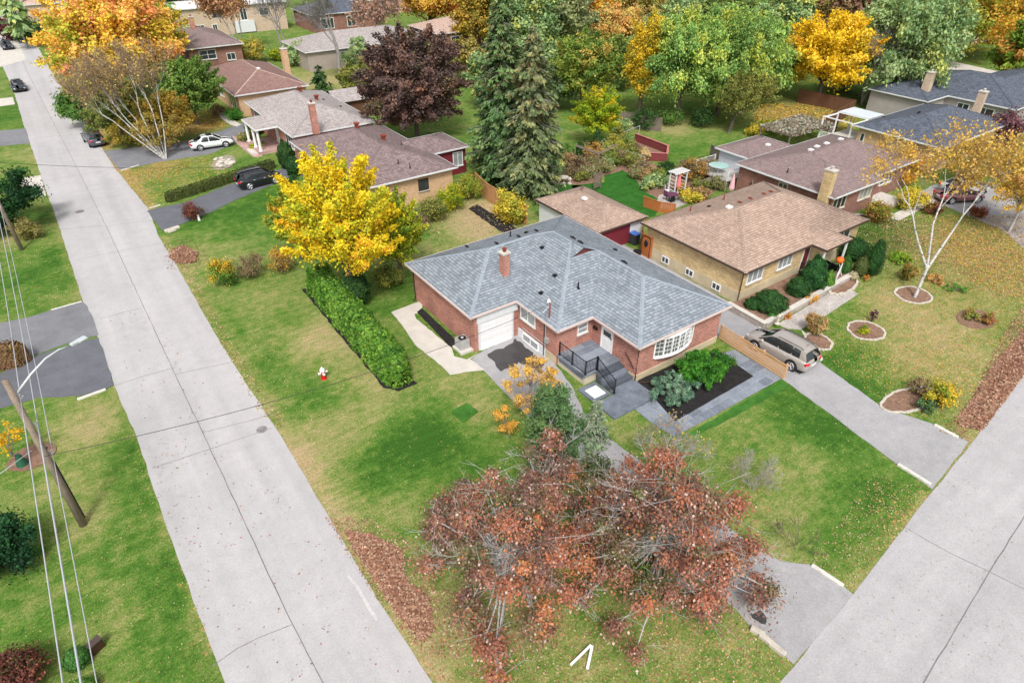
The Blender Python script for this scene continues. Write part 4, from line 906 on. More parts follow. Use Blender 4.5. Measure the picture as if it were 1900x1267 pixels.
def leaf_quads(P, Nrm, size, elong, rg, tang=None):
    n = len(P); Nrm = Nrm / (np.linalg.norm(Nrm, axis=1, keepdims=True) + 1e-9)
    if tang is None: tang = rg.normal(size=(n, 3))
    t = tang - (tang * Nrm).sum(1, keepdims=True) * Nrm; t /= np.linalg.norm(t, axis=1, keepdims=True) + 1e-9; b = np.cross(Nrm, t)
    s = (size * rg.uniform(.65, 1.35, n))[:, None]
    V = np.stack([P - t * s * elong * .5, P - t * s * elong * .05 + b * s * .5 + Nrm * s * .08, P + t * s * elong * .5, P - t * s * elong * .05 - b * s * .5 + Nrm * s * .08], 1).reshape(-1, 3)
    return V, np.arange(n * 4).reshape(n, 4)
def colourise(cl, pal, rg, jit=.22, mixk=.3):
    """each clump gets a palette colour; leaves within it wander a little"""
    C = np.array([p[0] for p in pal]); w = np.array([p[1] for p in pal], float); w /= w.sum()
    K = int(cl.max()) + 1; pk = rg.choice(len(C), K, p=w); n = len(cl)
    k = pk[cl]; sw = rg.random(n) < mixk; k[sw] = rg.choice(len(C), sw.sum(), p=w)
    return np.clip(C[k] * rg.uniform(1 - jit, 1 + jit, (n, 1)) * rg.uniform(.94, 1.06, (n, 3)), .002, .95)
def clumps_in(rg, K, rx, ry, rz, cz, lo=.45, flat=0, zmin=-1):
    out = []
    while len(out) < K:
        d = rg.normal(size=3); d /= np.linalg.norm(d); r = rg.uniform(lo, 1) ** .6
        if d[2] < zmin: continue
        p = d * r; out.append((p[0] * rx, p[1] * ry, cz + p[2] * rz))
    return np.array(out)
def crown_leaves(rg, C, cr, n, size, elong=1.5, sq=.75, droop=0.0, up=.5):
    K = len(C); w = cr ** 2; cl = rg.choice(K, n, p=w / w.sum())
    d = rg.normal(size=(n, 3)); d[:, 2] += .25; d /= np.linalg.norm(d, axis=1, keepdims=True)
    r = np.minimum(np.abs(rg.normal(size=n)) * .62 + .12, 1.75) * cr[cl]
    P = C[cl] + d * r[:, None] * np.array([1, 1, sq])
    if droop: P[:, 2] -= droop * (r / cr[cl]) ** 2 * cr[cl]
    N = d + rg.normal(size=(n, 3)) * .55; N[:, 2] += up
    tg = None
    if droop: tg = rg.normal(size=(n, 3)) * .5 + np.array([0, 0, -1.4])
    V, Fq = leaf_quads(P, N, size, elong, rg, tg); return V, Fq, cl
def spray(rg, H, cb, rx, ry, B, n, rad, size, elong, droop=0, lo=.4, ang=1.0, start=(.12, .55), lean=(0, 0), um=.3):
    """leafy shoots radiating from the stem: (verts, faces, shoot index, branch segments)"""
    cz = H * (1 + cb) / 2; rz = H * (1 - cb) / 2; S = []; Ps = []; Ns = []; Ts = []; cl = []; w = []
    d = rg.normal(size=(B, 3)); d /= np.linalg.norm(d, axis=1, keepdims=True); d[:, 2] = np.where(d[:, 2] < -.55, -d[:, 2], d[:, 2])
    E = d * np.array([rx, ry, rz]) * (rg.uniform(lo, 1.04, (B, 1)) ** .7) + np.array([0, 0, cz]); E[:, :2] += np.array(lean) * (E[:, 2:3] / H)
    z0 = H * (start[0] + (start[1] - start[0]) * np.clip((E[:, 2] / H - cb) * rg.uniform(.6, 1.2, B), 0, 1)); O = np.stack([lean[0] * z0 / H, lean[1] * z0 / H, z0], 1)
    M_ = O * .5 + E * .5 + np.array([0, 0, 1.0]) * (np.linalg.norm(E - O, axis=1, keepdims=True) * (.16 if not droop else .34)) + rg.normal(size=(B, 3)) * rad * .4
    L = np.linalg.norm(E - O, axis=1); k = rg.choice(B, n, p=L / L.sum()); u = rg.uniform(um, 1.0, n) ** .8
    P = O[k] * ((1 - u) ** 2)[:, None] + 2 * M_[k] * (u * (1 - u))[:, None] + E[k] * (u * u)[:, None]; T = (M_[k] - O[k]) * (1 - u)[:, None] + (E[k] - M_[k]) * u[:, None]; T /= np.linalg.norm(T, axis=1, keepdims=True) + 1e-9
    P += rg.normal(size=(n, 3)) * (rad * (1.25 - 1.0 * u) * rg.uniform(.5, 1.2, n))[:, None]
    if droop: P[:, 2] -= np.abs(rg.normal(size=n)) * droop * u * rad * 2.5; T = T * .4 + np.array([0, 0, -1.0])
    N = rg.normal(size=(n, 3)) * .7 + np.array([0, 0, .5]) + (P - np.array([0, 0, cz])) / max(rx, rz) * .6
    V, Fq = leaf_quads(P, N, size, elong, rg, T + rg.normal(size=(n, 3)) * .45)
    for i in range(0, B, 2):
        prev = O[i]; r = .03 + .012 * L[i]
        for t in (.25, .5, .75, .97): q = O[i] * (1 - t) ** 2 + 2 * M_[i] * t * (1 - t) + E[i] * t * t; S.append((*prev, *q, r, r * .65)); prev = q; r *= .65
    return V, Fq, k, S
def limbs(rg, base_z, top_z, r0, C, cr, nl, bend=.15, lean=(0, 0), trunks=1, spread=.0):
    segs = []
    for q in range(trunks):
        a = 2 * math.pi * q / max(1, trunks) + rg.uniform(0, 1); o = np.array([math.cos(a), math.sin(a), 0]) * spread * (trunks > 1)
        k = 7; pts = [np.array([0, 0, base_z]) + o * .15]
        for i in range(1, k + 1):
            t = i / k; pts.append(np.array([lean[0] * t, lean[1] * t, base_z + (top_z - base_z) * t]) + o * (.15 + t) + rg.normal(size=3) * np.array([bend, bend, 0]) * .5)
        rad = [r0 * (1.25 if i == 0 else 1 - .72 * i / k) / (trunks ** .5) for i in range(k + 1)]
        for i in range(k): segs.append((*pts[i], *pts[i + 1], rad[i], rad[i + 1]))
        sel = rg.choice(len(C), min(nl, len(C)), replace=False)
        for c in C[sel]:
            zr = np.clip((c[2] - base_z) / (top_z - base_z) * .55 + rg.uniform(-.08, .08), .22, .95); i = min(k - 1, int(zr * k)); t = zr * k - i
            s = pts[i] * (1 - t) + pts[i + 1] * t; rr = max(.02, rad[i] * .55); m = s * .5 + c * .5 + np.array([0, 0, .08 * np.linalg.norm(c - s)]) + rg.normal(size=3) * .12
            prev = s; pr = rr
            for u in (.33, .66, 1.0):
                p = s * (1 - u) ** 2 + 2 * m * u * (1 - u) + c * u * u; r2 = max(.012, rr * (1 - .8 * u)); segs.append((*prev, *p, pr, r2)); prev = p; pr = r2
            for _ in range(3):
                d = rg.normal(size=3); d[2] = abs(d[2]) * .6; segs.append((*prev, *(prev + d * .35 * cr.mean()), pr * .7, .008))
    return segs
def place_ground(px, py): X, Y, _ = G(px, py); return X, Y
def tree(name, base, top, wpx, pal, label, cat='tree', group=None, n=9000, size=.28, cb=.25, K=None, csize=.24, elong=1.5, droop=0, up=.4, bark=None, r0=None, nl=14, lo=.45, sq=.8, lean=(0, 0), ry=None, trunks=1, spread=0, shape=1.0, seed=None, jit=.24, mixk=.3, core=None, hgt=None, XY=None, B=0, rad=.13, sup=.1):
    n = int(n * 2.0); size *= .66
    X, Y = XY if XY else place_ground(*base)
    H = hgt or zat(top[0], top[1], X, Y); W_ = wpx * mpp(X, Y, H * .5) / 2 if wpx > 0 else -wpx / 2
    rg = np.random.default_rng(seed or int(base[0] * 7 + base[1] * 13) % 99991)
    root = empty(name, (X, Y, 0), label, cat, group)
    if B:
        V, Fq, cl, segs = spray(rg, H, cb, W_, W_ * (ry or 1), B, n, rad * W_, size, elong, droop, lean=lean)
        mesh_np('crown', V, Fq, LEAF, colourise(cl, pal, rg, jit, mixk), parent=root); r_ = r0 or max(.1, H * .02)
        segs += [(0, 0, -.1, lean[0] * .3, lean[1] * .3, H * .3, r_ * 1.2, r_ * .9), (lean[0] * .3, lean[1] * .3, H * .3, lean[0] * .7, lean[1] * .7, H * .7, r_ * .9, r_ * .3)]
        V, Fq = tubes_np(segs, 6); mesh_np('trunk', V, Fq, bark or BARK, parent=root); return root
    crh = H * (1 - cb) / 2; cz = H * cb + crh; K = K or max(14, int(26 * (W_ / 3) ** .7))
    C = clumps_in(rg, K, W_ * (1 - csize), W_ * (1 - csize) * (ry or 1), crh * (1 - csize * .8), cz, lo)
    if shape != 1.0:
        t = np.clip((C[:, 2] - (cz - crh)) / (2 * crh), 0, 1); k = 1 + (shape - 1) * t; C[:, 0] *= k; C[:, 1] *= k
    if lean != (0, 0):
        t = (C[:, 2] / H)[:, None]; C[:, :2] += np.array(lean) * t
    cr = rg.uniform(.7, 1.25, K) * csize * (W_ + crh) / 2
    V, Fq, cl = crown_leaves(rg, C, cr, n, size, elong, sq, droop, up)
    mesh_np('crown', V, Fq, LEAF, colourise(cl, pal, rg, jit, mixk), parent=root)
    segs = limbs(rg, -.1, H * .72, r0 or max(.1, H * .02), C, cr, nl, lean=lean, trunks=trunks, spread=spread)
    V, Fq = tubes_np(segs, 6); mesh_np('trunk', V, Fq, bark or BARK, parent=root)
    return root
def grow(rg, p, d, L, r, depth, segs, tips, spread=.6, up=.12, shrink=.72, kids=(2, 4)):
    k = 3; q = p.copy(); dd = d.copy(); rr = r
    for i in range(k):
        nd_ = dd + rg.normal(size=3) * .12 + np.array([0, 0, up * .3]); nd_ /= np.linalg.norm(nd_); q2 = q + nd_ * L / k; r2 = max(.006, rr * .86)
        segs.append((*q, *q2, rr, r2)); q, dd, rr = q2, nd_, r2
        if depth > 0 and i > 0:
            for _ in range(rg.integers(1, 3)):
                s = rg.normal(size=3); s -= s.dot(dd) * dd; s /= np.linalg.norm(s); nd2 = dd * (1 - spread * .5) + s * spread + np.array([0, 0, up]); nd2 /= np.linalg.norm(nd2)
                grow(rg, q.copy(), nd2, L * shrink * rg.uniform(.6, 1), rr * .55, depth - 1, segs, tips, spread, up, shrink, kids)
    if depth > 0:
        for _ in range(2):
            s = rg.normal(size=3); nd2 = dd + s * .35 * spread + np.array([0, 0, up]); nd2 /= np.linalg.norm(nd2); grow(rg, q.copy(), nd2, L * shrink, rr * .7, depth - 1, segs, tips, spread, up, shrink, kids)
    else: tips.append(q)
PALETW = plain('pale_twigs', lin((176, 170, 162), .8), .9, .2)
TWIG = plain('birch_twigs', lin((168, 146, 130), .75), .9, .2)
def bare_tree(name, base, top, label, bark, r0=.2, stems=1, depth=4, spread=.6, L=.3, n=0, size=.12, pal=None, group=None, cat='tree', clear=.2, splay=.35, lean=(0, 0), up=.12, seed=None, wmin=.012, dirs=None, XY=None, hgt=None, fork=None):
    X, Y = XY if XY else place_ground(*base); H = hgt or zat(top[0], top[1], X, Y); rg = np.random.default_rng(seed or int(base[0] * 3 + base[1]))
    root = empty(name, (X, Y, 0), label, cat, group); segs = []; tips = []
    if fork: fk = np.array(fork, float); segs += [(0, 0, -.1, *(fk * .5), r0 * 1.5, r0 * 1.3), (*(fk * .5), *fk, r0 * 1.3, r0 * 1.15)]
    for s in range(stems):
        if dirs: d = np.array(dirs[s], float)
        else:
            a = 2 * math.pi * s / stems + rg.uniform(0, .6); d = np.array([math.cos(a) * splay * (stems > 1) + lean[0], math.sin(a) * splay * (stems > 1) + lean[1], 1.0])
        d /= np.linalg.norm(d); p = np.array([0, 0, -.1]) + np.array([d[0], d[1], 0]) * (.25 if r0 > .05 else 0) if fork is None else np.array(fork, float)
        q = p + d * H * clear; segs.append((*p, *((p + q) / 2), r0 * 1.15, r0)); segs.append((*((p + q) / 2), *q, r0, r0 * .85))
        grow(rg, q, d, H * L, r0 * .85, depth, segs, tips, spread, up)
    S = np.array(segs); top_z = S[:, 5].max(); k = H / top_z; S[:, :6] *= k; S[:, 6:8] = np.maximum(S[:, 6:8], wmin)
    thr = .02 if bark is BIRCH else .035; big = S[S[:, 6] > thr]; V, Fq = tubes_np(big, 6); mesh_np('trunk', V, Fq, bark, parent=root)
    sm = S[S[:, 6] <= thr]
    if len(sm): V, Fq = tubes_np(sm, 3); mesh_np('branches', V, Fq, TWIG if bark is BIRCH else bark, parent=root)
    if n:
        T = np.array(tips) * k; cl = rg.integers(0, len(T), n); P = T[cl] + rg.normal(size=(n, 3)) * size * 1.8
        V, Fq = leaf_quads(P, rg.normal(size=(n, 3)) + np.array([0, 0, .4]), size, 1.5, rg); mesh_np('foliage', V, Fq, LEAF, colourise(cl, pal, rg), parent=root)
    return root
def conifer(name, base, top, wpx, pal, label, n_b=9, step=.42, cb=.1, size=.3, seed=1, per=26, droop=.35, group=None, r0=.26, pw=.8, XY=None, hgt=None, tip=None, elong=2.2):
    X, Y = XY if XY else place_ground(*base); H = hgt or zat(top[0], top[1], X, Y); Rr = wpx * mpp(X, Y, H * .4) / 2 if wpx > 0 else -wpx / 2; rg = np.random.default_rng(seed)
    root = empty(name, (X, Y, 0), label, 'tree', group); segs = [(0, 0, -.1, 0, 0, H * .5, r0, r0 * .6), (0, 0, H * .5, 0, 0, H, r0 * .6, .02)]
    Ps = []; Ns = []; Ts = []; cls = []; c = 0; z = H * cb
    while z < H * .985:
        t = (z - H * cb) / (H * (1 - cb)); L0 = Rr * (1 - t) ** pw * (1.0 if t > .12 else .75 + t * 2) + .12
        for i in range(n_b):
            a = rg.uniform(0, 2 * math.pi); L = L0 * rg.uniform(.62, 1.12); dz = -droop * L * rg.uniform(.7, 1.2); m = max(5, int(per * (L / Rr) ** .8))
            u = np.sort(rg.uniform(.12, 1, m)); path = lambda uu: np.stack([np.cos(a) * L * uu, np.sin(a) * L * uu, z + dz * uu * (1.25 - .45 * uu) * uu ** .2 + .0 * uu], 1)
            c_ = path(u); side = rg.normal(size=m) * (.05 + .16 * L * (1.1 - u)) * .9; c_[:, 0] += -math.sin(a) * side; c_[:, 1] += math.cos(a) * side; c_[:, 2] -= np.abs(rg.normal(size=m)) * .16 + np.abs(side) * .35
            Ps.append(c_); nn = np.stack([np.cos(a) * np.full(m, .5), np.sin(a) * np.full(m, .5), np.full(m, .8)], 1) + rg.normal(size=(m, 3)) * .4; Ns.append(nn)
            sg = np.sign(side)[:, None]; Ts.append(np.stack([np.cos(a) * np.ones(m), np.sin(a) * np.ones(m), -.55 * np.ones(m)], 1) + sg * np.array([-math.sin(a), math.cos(a), -.2]) * .6 + rg.normal(size=(m, 3)) * .25)
            cls.append(np.full(m, c)); c += 1
            p = path(np.array([.0, .5, .95])); segs.append((*p[0], *p[1], .05 * (1 - t) + .012, .03)); segs.append((*p[1], *p[2], .03, .008))
        z += step * rg.uniform(.7, 1.3)
    P = np.concatenate(Ps); N = np.concatenate(Ns); T = np.concatenate(Ts); cl = np.concatenate(cls)
    V, Fq = leaf_quads(P, N, size, elong, rg, T); col = colourise(cl, pal, rg, .25, .15)
    if tip is not None:
        k = (P[:, 2] > H * .5) & (rg.random(len(P)) < .22); col[k] = np.array(tip) * rg.uniform(.7, 1.2, (k.sum(), 1))
    mesh_np('crown', V, Fq, LEAF, col, parent=root); V, Fq = tubes_np(segs, 5); mesh_np('trunk', V, Fq, GBARK, parent=root); return root
def bush(name, px, w, h, pal, label, d=None, n=1800, size=.09, cat='shrub', group=None, rz=0, K=None, csize=.3, elong=1.5, core=None, up=.3, round_=False, stem=True, seed=None, z=0.0, lift=0.0, XY=None, shape=0, jit=.25, mixk=.3):
    X, Y = XY if XY else place_ground(*px); rg = np.random.default_rng(seed or int(px[0] * 11 + px[1] * 5) % 99991); d = d or w; n = int(n * 1.5); size *= .78
    root = empty(name, (X, Y, z), label, cat, group, rz)
    if round_:
        u = rg.normal(size=(n, 3)); u /= np.linalg.norm(u, axis=1, keepdims=True); t = (u[:, 2] + 1) / 2
        pr = np.ones(n) if not shape else 1 - shape * np.clip(t, 0, 1) ** 1.6
        lump = 1 + .09 * np.sin(u[:, 0:1] * 6.1 + X * 3) * np.sin(u[:, 1:2] * 5.3 + Y) + .07 * np.sin(u[:, 2:3] * 9 + u[:, 0:1] * 7 + X); P = u * np.array([w / 2, d / 2, h / 2]) * rg.uniform(.88, 1.05, (n, 1)) * lump; P[:, :2] *= pr[:, None]; P[:, 2] += h / 2 + lift
        P[:, :2] *= (1 + .05 * np.sin(P[:, 2:3] * 9 + X)); N = u + rg.normal(size=(n, 3)) * .5; cl = ((u[:, 0] + 1) * 4).astype(int) * 64 + ((u[:, 1] + 1) * 4).astype(int) * 8 + ((u[:, 2] + 1) * 4).astype(int)
        V, Fq = leaf_quads(P, N, size, elong, rg)
        mb = MB(); k = 12; prof = []
        for i in range(9):
            f = i / 8; a = math.pi * f; r = math.sin(a) * w / 2 * .82 * (1 - shape * (1 - (math.cos(a) + 1) / 2) ** 1.6); prof.append((max(.01, r), h / 2 - math.cos(a) * h / 2 * .84 + lift))
        mb.lathe((0, 0, 0), prof, 16)
        for i in range(len(mb.v)): v = mb.v[i]; mb.v[i] = (v[0], v[1] * d / w, v[2])
        mb.build('stem', coremat(tuple(float(x) for x in pal[0][0])), root, world=False, uv=False)
    else:
        K = K or max(8, int(10 * w)); C = clumps_in(rg, K, w / 2 * (1 - csize * .8), d / 2 * (1 - csize * .8), h / 2 * (1 - csize * .6), h / 2 + lift, .3); C[:, 2] = np.maximum(C[:, 2], h * .18)
        cr = rg.uniform(.7, 1.2, K) * csize * min(w, d, h * 1.6) * .62; V, Fq, cl = crown_leaves(rg, C, cr, n, size, elong, .85, 0, up)
        segs = []
        for c in C[:24]: m = c * np.array([.4, .4, .55]); segs += [(0, 0, 0, *m, .03, .02), (*m, *c, .02, .008)]
        V2, F2 = tubes_np(segs, 4); mesh_np('stem', V2, F2, BARK, parent=root)
    V[:, 2] = np.maximum(V[:, 2], .02)
    mesh_np('foliage', V, Fq, LEAF, colourise(cl, pal, rg, jit, mixk), parent=root); return root
def hedge(name, pts, w, h, pal, label, n=9000, size=.11, bumpy=.18, elong=1.6, seed=5, zb=0, cat='hedge', taper=.85, wob=0.0):
    pts = [np.array(p[:2]) for p in pts]; rg = np.random.default_rng(seed); root = empty(name, (pts[0][0], pts[0][1], 0), label, cat)
    L = [np.linalg.norm(pts[i + 1] - pts[i]) for i in range(len(pts) - 1)]; tot = sum(L); s = rg.uniform(-w / 2, tot + w / 2, n)
    P = np.zeros((n, 2)); D = np.zeros((n, 2)); acc = 0
    for i, l in enumerate(L):
        dd = (pts[i + 1] - pts[i]) / l; k = (s >= acc) & (s <= acc + l) | ((i == 0) & (s < 0)) | ((i == len(L) - 1) & (s > tot)); P[k] = pts[i] + dd * (s[k] - acc)[:, None]; D[k] = dd; acc += l
    Nn = np.stack([-D[:, 1], D[:, 0]], 1); th = rg.uniform(-.15, math.pi + .15, n)
    e = .55; cx = np.sign(np.cos(th)) * np.abs(np.cos(th)) ** e; cz = np.maximum(np.sin(th), 0) ** e; lowp = rg.random(n) < .45
    zz = np.where(lowp, rg.uniform(.0, 1, n), cz); xx = np.where(lowp, np.sign(cx) * 1.0, cx)
    endf = np.clip(np.minimum(s + w / 2, tot + w / 2 - s) / (w / 2), 0, 1) ** .5
    bmp = 1 + bumpy * (np.sin(s * 5.1 + seed) * .4 + np.sin(s * 2.3 + 1) * .5 + np.sin(zz * 5 + s * 3.7) * .4) * .5 + rg.normal(size=n) * .035
    hh = h * (1 + wob * np.sin(s * 1.7 + 2) * .5 + wob * np.sin(s * 4.1) * .3) * (.6 + .4 * endf)
    lat = xx * w / 2 * bmp * endf * (1 - (1 - taper) * zz); V3 = np.concatenate([P + Nn * lat[:, None], (zb + zz * hh * (1 + rg.normal(size=n) * .02))[:, None]], 1)
    N3 = np.concatenate([Nn * xx[:, None], (np.where(lowp, .2, cz + .15))[:, None]], 1) + rg.normal(size=(n, 3)) * .45
    V3[:, 0] -= pts[0][0]; V3[:, 1] -= pts[0][1]; cl = ((s + w) * 4).astype(int) * 3 + rg.integers(0, 3, n); cl -= cl.min()
    V, Fq = leaf_quads(V3, N3, size, elong, rg); mesh_np('foliage', V, Fq, LEAF, colourise(cl, pal, rg, .25, .35), parent=root)
    mb = MB(); m = 0
    for i, l in enumerate(L):
        dd = (pts[i + 1] - pts[i]) / l; c = (pts[i] + pts[i + 1]) / 2; mb.cbox((c[0], c[1], zb + h * .42 + i * .003), l + .2, w * .7, h * .84, math.atan2(dd[1], dd[0]))
    mb.build('branches', coremat(tuple(float(x) * .8 for x in pal[0][0])), root, uv=False); return root
P_ = palette
ORANGE_M = P_([((246, 184, 96), 3), ((242, 196, 70), 3), ((222, 200, 70), 2.4), ((160, 178, 66), 2), ((240, 160, 110), 1.6)], 1.1)
GOLD = P_([((240, 206, 36), 4), ((248, 214, 70), 2), ((220, 200, 40), 2), ((170, 176, 50), 1)], 1.0)
GOLD2 = P_([((244, 210, 34), 4), ((230, 204, 36), 3), ((196, 192, 44), 2), ((246, 186, 40), 1.2), ((176, 188, 52), 1.2)], 1.1)
LIME = P_([((150, 176, 40), 3), ((190, 196, 40), 2), ((110, 150, 40), 2), ((214, 200, 50), 1)])
GRN = P_([((90, 138, 66), 3), ((112, 156, 80), 3), ((74, 116, 58), 2), ((138, 168, 86), 1)])
WILLOW = P_([((118, 160, 92), 3), ((140, 176, 104), 2.5), ((96, 138, 84), 2), ((176, 190, 96), 1.6)], 1.25)
GREYG = P_([((128, 160, 122), 3), ((150, 176, 138), 2), ((104, 138, 100), 2), ((172, 182, 112), 1.4)], 1.2)
DKG = P_([((56, 96, 52), 3), ((74, 116, 62), 2), ((44, 78, 44), 2)])
SPRUCE = P_([((84, 122, 82), 3), ((106, 142, 96), 3), ((128, 158, 110), 2), ((68, 100, 70), 1.5)], 1.05)
PURPLE = P_([((116, 90, 88), 4), ((140, 106, 98), 2.5), ((96, 80, 80), 2), ((166, 122, 104), 1.2), ((126, 120, 84), .5)])
OLIVE = P_([((130, 142, 74), 3), ((156, 160, 90), 2), ((104, 122, 62), 2), ((176, 168, 90), 1)])
BROWNL = P_([((196, 150, 100), 3), ((176, 128, 90), 2), ((214, 176, 110), 2)])
REDBR = P_([((160, 110, 98), 3), ((182, 122, 102), 2), ((128, 96, 90), 2.6), ((206, 130, 88), 1), ((128, 124, 90), 2), ((116, 124, 82), 1.6)], .9)
ORED = P_([((190, 120, 96), 3), ((172, 112, 98), 3), ((142, 104, 96), 2.6), ((206, 136, 92), 1.2), ((132, 122, 90), 2)], .92)
OGR = P_([((206, 168, 70), 3), ((186, 160, 60), 3), ((150, 146, 66), 2), ((222, 180, 80), 2)])
CEDARG = P_([((88, 144, 56), 3), ((116, 168, 68), 3), ((66, 118, 48), 1.6), ((144, 184, 80), 1.2)], .95)
BLUEJ = P_([((120, 166, 160), 3), ((146, 186, 178), 2), ((92, 136, 128), 2)], .75)
GRNJ = P_([((76, 156, 50), 3), ((104, 180, 62), 2.5), ((54, 124, 44), 2)], .7)
BOXG = P_([((52, 102, 54), 3), ((68, 120, 62), 2), ((42, 84, 46), 2)], .85)
DRY = P_([((150, 124, 100), 3), ((170, 148, 116), 2), ((120, 100, 84), 2), ((130, 132, 80), 1)])
BARB = P_([((120, 66, 60), 3), ((146, 84, 70), 2), ((96, 56, 54), 2), ((90, 96, 56), 1)])
YSH = P_([((226, 206, 70), 4), ((206, 190, 60), 2), ((160, 170, 66), 1.5), ((236, 190, 60), 1)])

# --- clipped cedar hedge by the red brick house
hedge('cedar_hedge', [(12.75, 43.2), (12.62, 36), (12.5, 29.9)], 1.9, 1.95, CEDARG, 'tall green cedar hedge standing in a black mulch strip on the side lawn', n=26000, size=.12, bumpy=.32, wob=.14, taper=.78, elong=1.8)
mb = MB(); mb.prism(rough([(11.6, 44), (11.5, 36), (11.4, 29.6), (12.0, 28.8), (13.3, 28.8), (13.2, 43.5)], .06, .5), -.1, .035); tag(mb.build('mulch_bed', MULCH), 'black mulch strip running along the foot of the cedar hedge', 'mulch strip')
hedge('clipped_hedge', gp([(316, 374), (370, 357), (430, 337), (505, 312)]), .75, .95, P_([((88, 106, 56), 3), ((70, 84, 50), 2), ((110, 124, 66), 1.5)]), 'long low clipped hedge beside the driveway of the black car', n=9000, size=.1, bumpy=.1)
# --- near trees
PALEBARK = plain('pale_grey_bark', (.36, .345, .33), .9, .3, 3, fine=.2)
def oak(base, XY, hgt, rad, label, pal, seed, K, n, dirs=None, sp=.6, pal2=None, cut=(1, 0)):
    """low spreading crown in separate leafy masses, with grey branches showing between them"""
    rg = np.random.default_rng(seed); X, Y = XY; root = empty('red_leaved_tree', (X, Y, 0), label, 'tree')
    C = []; cr = []
    for i in range(K):
        a = rg.uniform(0, 2 * math.pi); r = rad * math.sqrt(rg.uniform(.02, 1)) * (1 + .16 * math.sin(3 * a + seed) + .1 * math.sin(5 * a)); z = hgt * (.9 - .52 * (r / rad) ** 1.6 + rg.uniform(-.3, .1)); C.append((r * math.cos(a), r * math.sin(a), max(1.2, z))); cr.append(rg.uniform(.34, .82))
    C = np.array(C); cr = np.array(cr); V, Fq, cl = crown_leaves(rg, C, cr, n, .085, 1.4, .65, .1, .5)
    # whole limbs share a tint: one side greener-brown, the other orange-red
    ca = colourise(cl, pal, rg, .3, .32); cb_ = colourise(cl, pal2 or pal, rg, .3, .32); kk = (C[:, 0] * cut[0] + C[:, 1] * cut[1] + rg.normal(size=len(C)) * .8 > .6)[cl]; ca[kk] = cb_[kk]; pl_ = rg.random(len(ca)) < .07; ca[pl_] = np.array(lin((226, 200, 186), .95)) * rg.uniform(.7, 1, (pl_.sum(), 1))
    mesh_np('crown', V, Fq, LEAF, ca, parent=root)
    segs = []; k = 5; pts = [np.array([0, 0, -.1]), np.array([.05, .1, hgt * .2]), np.array([-.05, .1, hgt * .38])]
    for i in range(2): segs.append((*pts[i], *pts[i + 1], .2 - .03 * i, .17 - .03 * i))
    for i, c in enumerate(C):
        s = pts[2] * rg.uniform(.75, 1.05); m = (s * .55 + c * .45) + np.array([0, 0, -.25]) + rg.normal(size=3) * .25; prev = s; pr = rg.uniform(.05, .1)
        for u in (.2, .4, .6, .8, 1.0):
            p = s * (1 - u) ** 2 + 2 * m * u * (1 - u) + c * u * u + rg.normal(size=3) * .05; r2 = max(.012, pr * .78); segs.append((*prev, *p, pr, r2))
            if u > .5 and i % 2 == 0:
                for _ in range(2):
                    d = rg.normal(size=3); d[2] = abs(d[2]) * .5 + .1; d *= rg.uniform(.3, .8); e = p + d; segs.append((*p, *e, .012, .007))
                    for _ in range(2): segs.append((*e, *(e + d * .4 + rg.normal(size=3) * .22), .007, .005))
            prev = p; pr = r2
    for _ in range(int(12 * sp)):       # leafless grey twigs reaching beyond the leaves
        c = C[rg.integers(0, K)]; tips = []; d = np.array([c[0], c[1], 1.2]) + rg.normal(size=3) * .6; d /= np.linalg.norm(d); grow(rg, c * .9, d, .95, .022, 2, segs, tips, .7, .05)
    V, Fq = tubes_np(segs, 5); mesh_np('trunk', V, Fq, PALEBARK, parent=root); return root
oak(None, G(948, 1000, 3.4)[:2], 6.6, 3.7, 'left one of the two red-brown leaved trees in the foreground', REDBR, 21, 96, 52000, pal2=ORED, cut=(.3, -.8))
oak(None, G(1238, 975, 3.6)[:2], 7.0, 3.9, 'right one of the two foreground trees, orange-red leaves over the near driveway', ORED, 22, 100, 56000, sp=1.3, pal2=REDBR, cut=(-.8, .3))
tree('small_pine', (1020, 915), (1028, 700), 128, P_([((96, 136, 96), 3), ((116, 152, 104), 3), ((80, 116, 84), 2)], .9), 'green bushy pine rising behind the left red leaved tree', n=17000, size=.1, cb=.08, K=80, csize=.16, nl=30, elong=3, r0=.09, shape=.75, bark=GBARK)
conifer('small_pine', (1100, 822), (1118, 742), 66, P_([((138, 166, 150), 3), ((160, 184, 170), 2), ((110, 140, 122), 2)]), 'small silvery conifer just in front of the porch landing', n_b=10, step=.22, cb=.05, size=.12, per=18, droop=.1, seed=5, r0=.06, elong=2)
tree('small_tree', (985, 775), (990, 655), 125, P_([((244, 198, 100), 3), ((236, 186, 80), 2), ((216, 176, 124), 1.5)]), 'slender tree with pale orange leaves in front of the basement windows', n=3200, size=.13, cb=.15, K=44, csize=.15, nl=34, r0=.05, up=.2, bark=GBARK)
tree('small_tree', (940, 812), (945, 742), 58, P_([((240, 186, 80), 3), ((230, 172, 70), 2)]), 'little sapling with pale orange leaves below the larger one', n=900, size=.11, cb=.1, K=12, csize=.25, nl=10, r0=.03, bark=GBARK)
bush('shrub', (1040, 1065), 1.9, 3.4, P_([((206, 196, 40), 3), ((160, 180, 50), 2), ((226, 190, 50), 1)]), 'yellow-green shrub glimpsed between the two red leaved trees', n=2600, size=.12)
bush('shrub', (1188, 1100), 2.2, 2.6, P_([((80, 128, 50), 3), ((104, 148, 60), 2), ((60, 104, 44), 1)]), 'dark green shrub under the right foreground tree', n=2200, size=.12)
bush('shrub', (1100, 905), 2.2, 2.4, P_([((110, 130, 100), 3), ((130, 146, 112), 2), ((90, 110, 84), 2)]), 'grey-green bushy shrub behind the two red leaved trees', n=2400, size=.13)
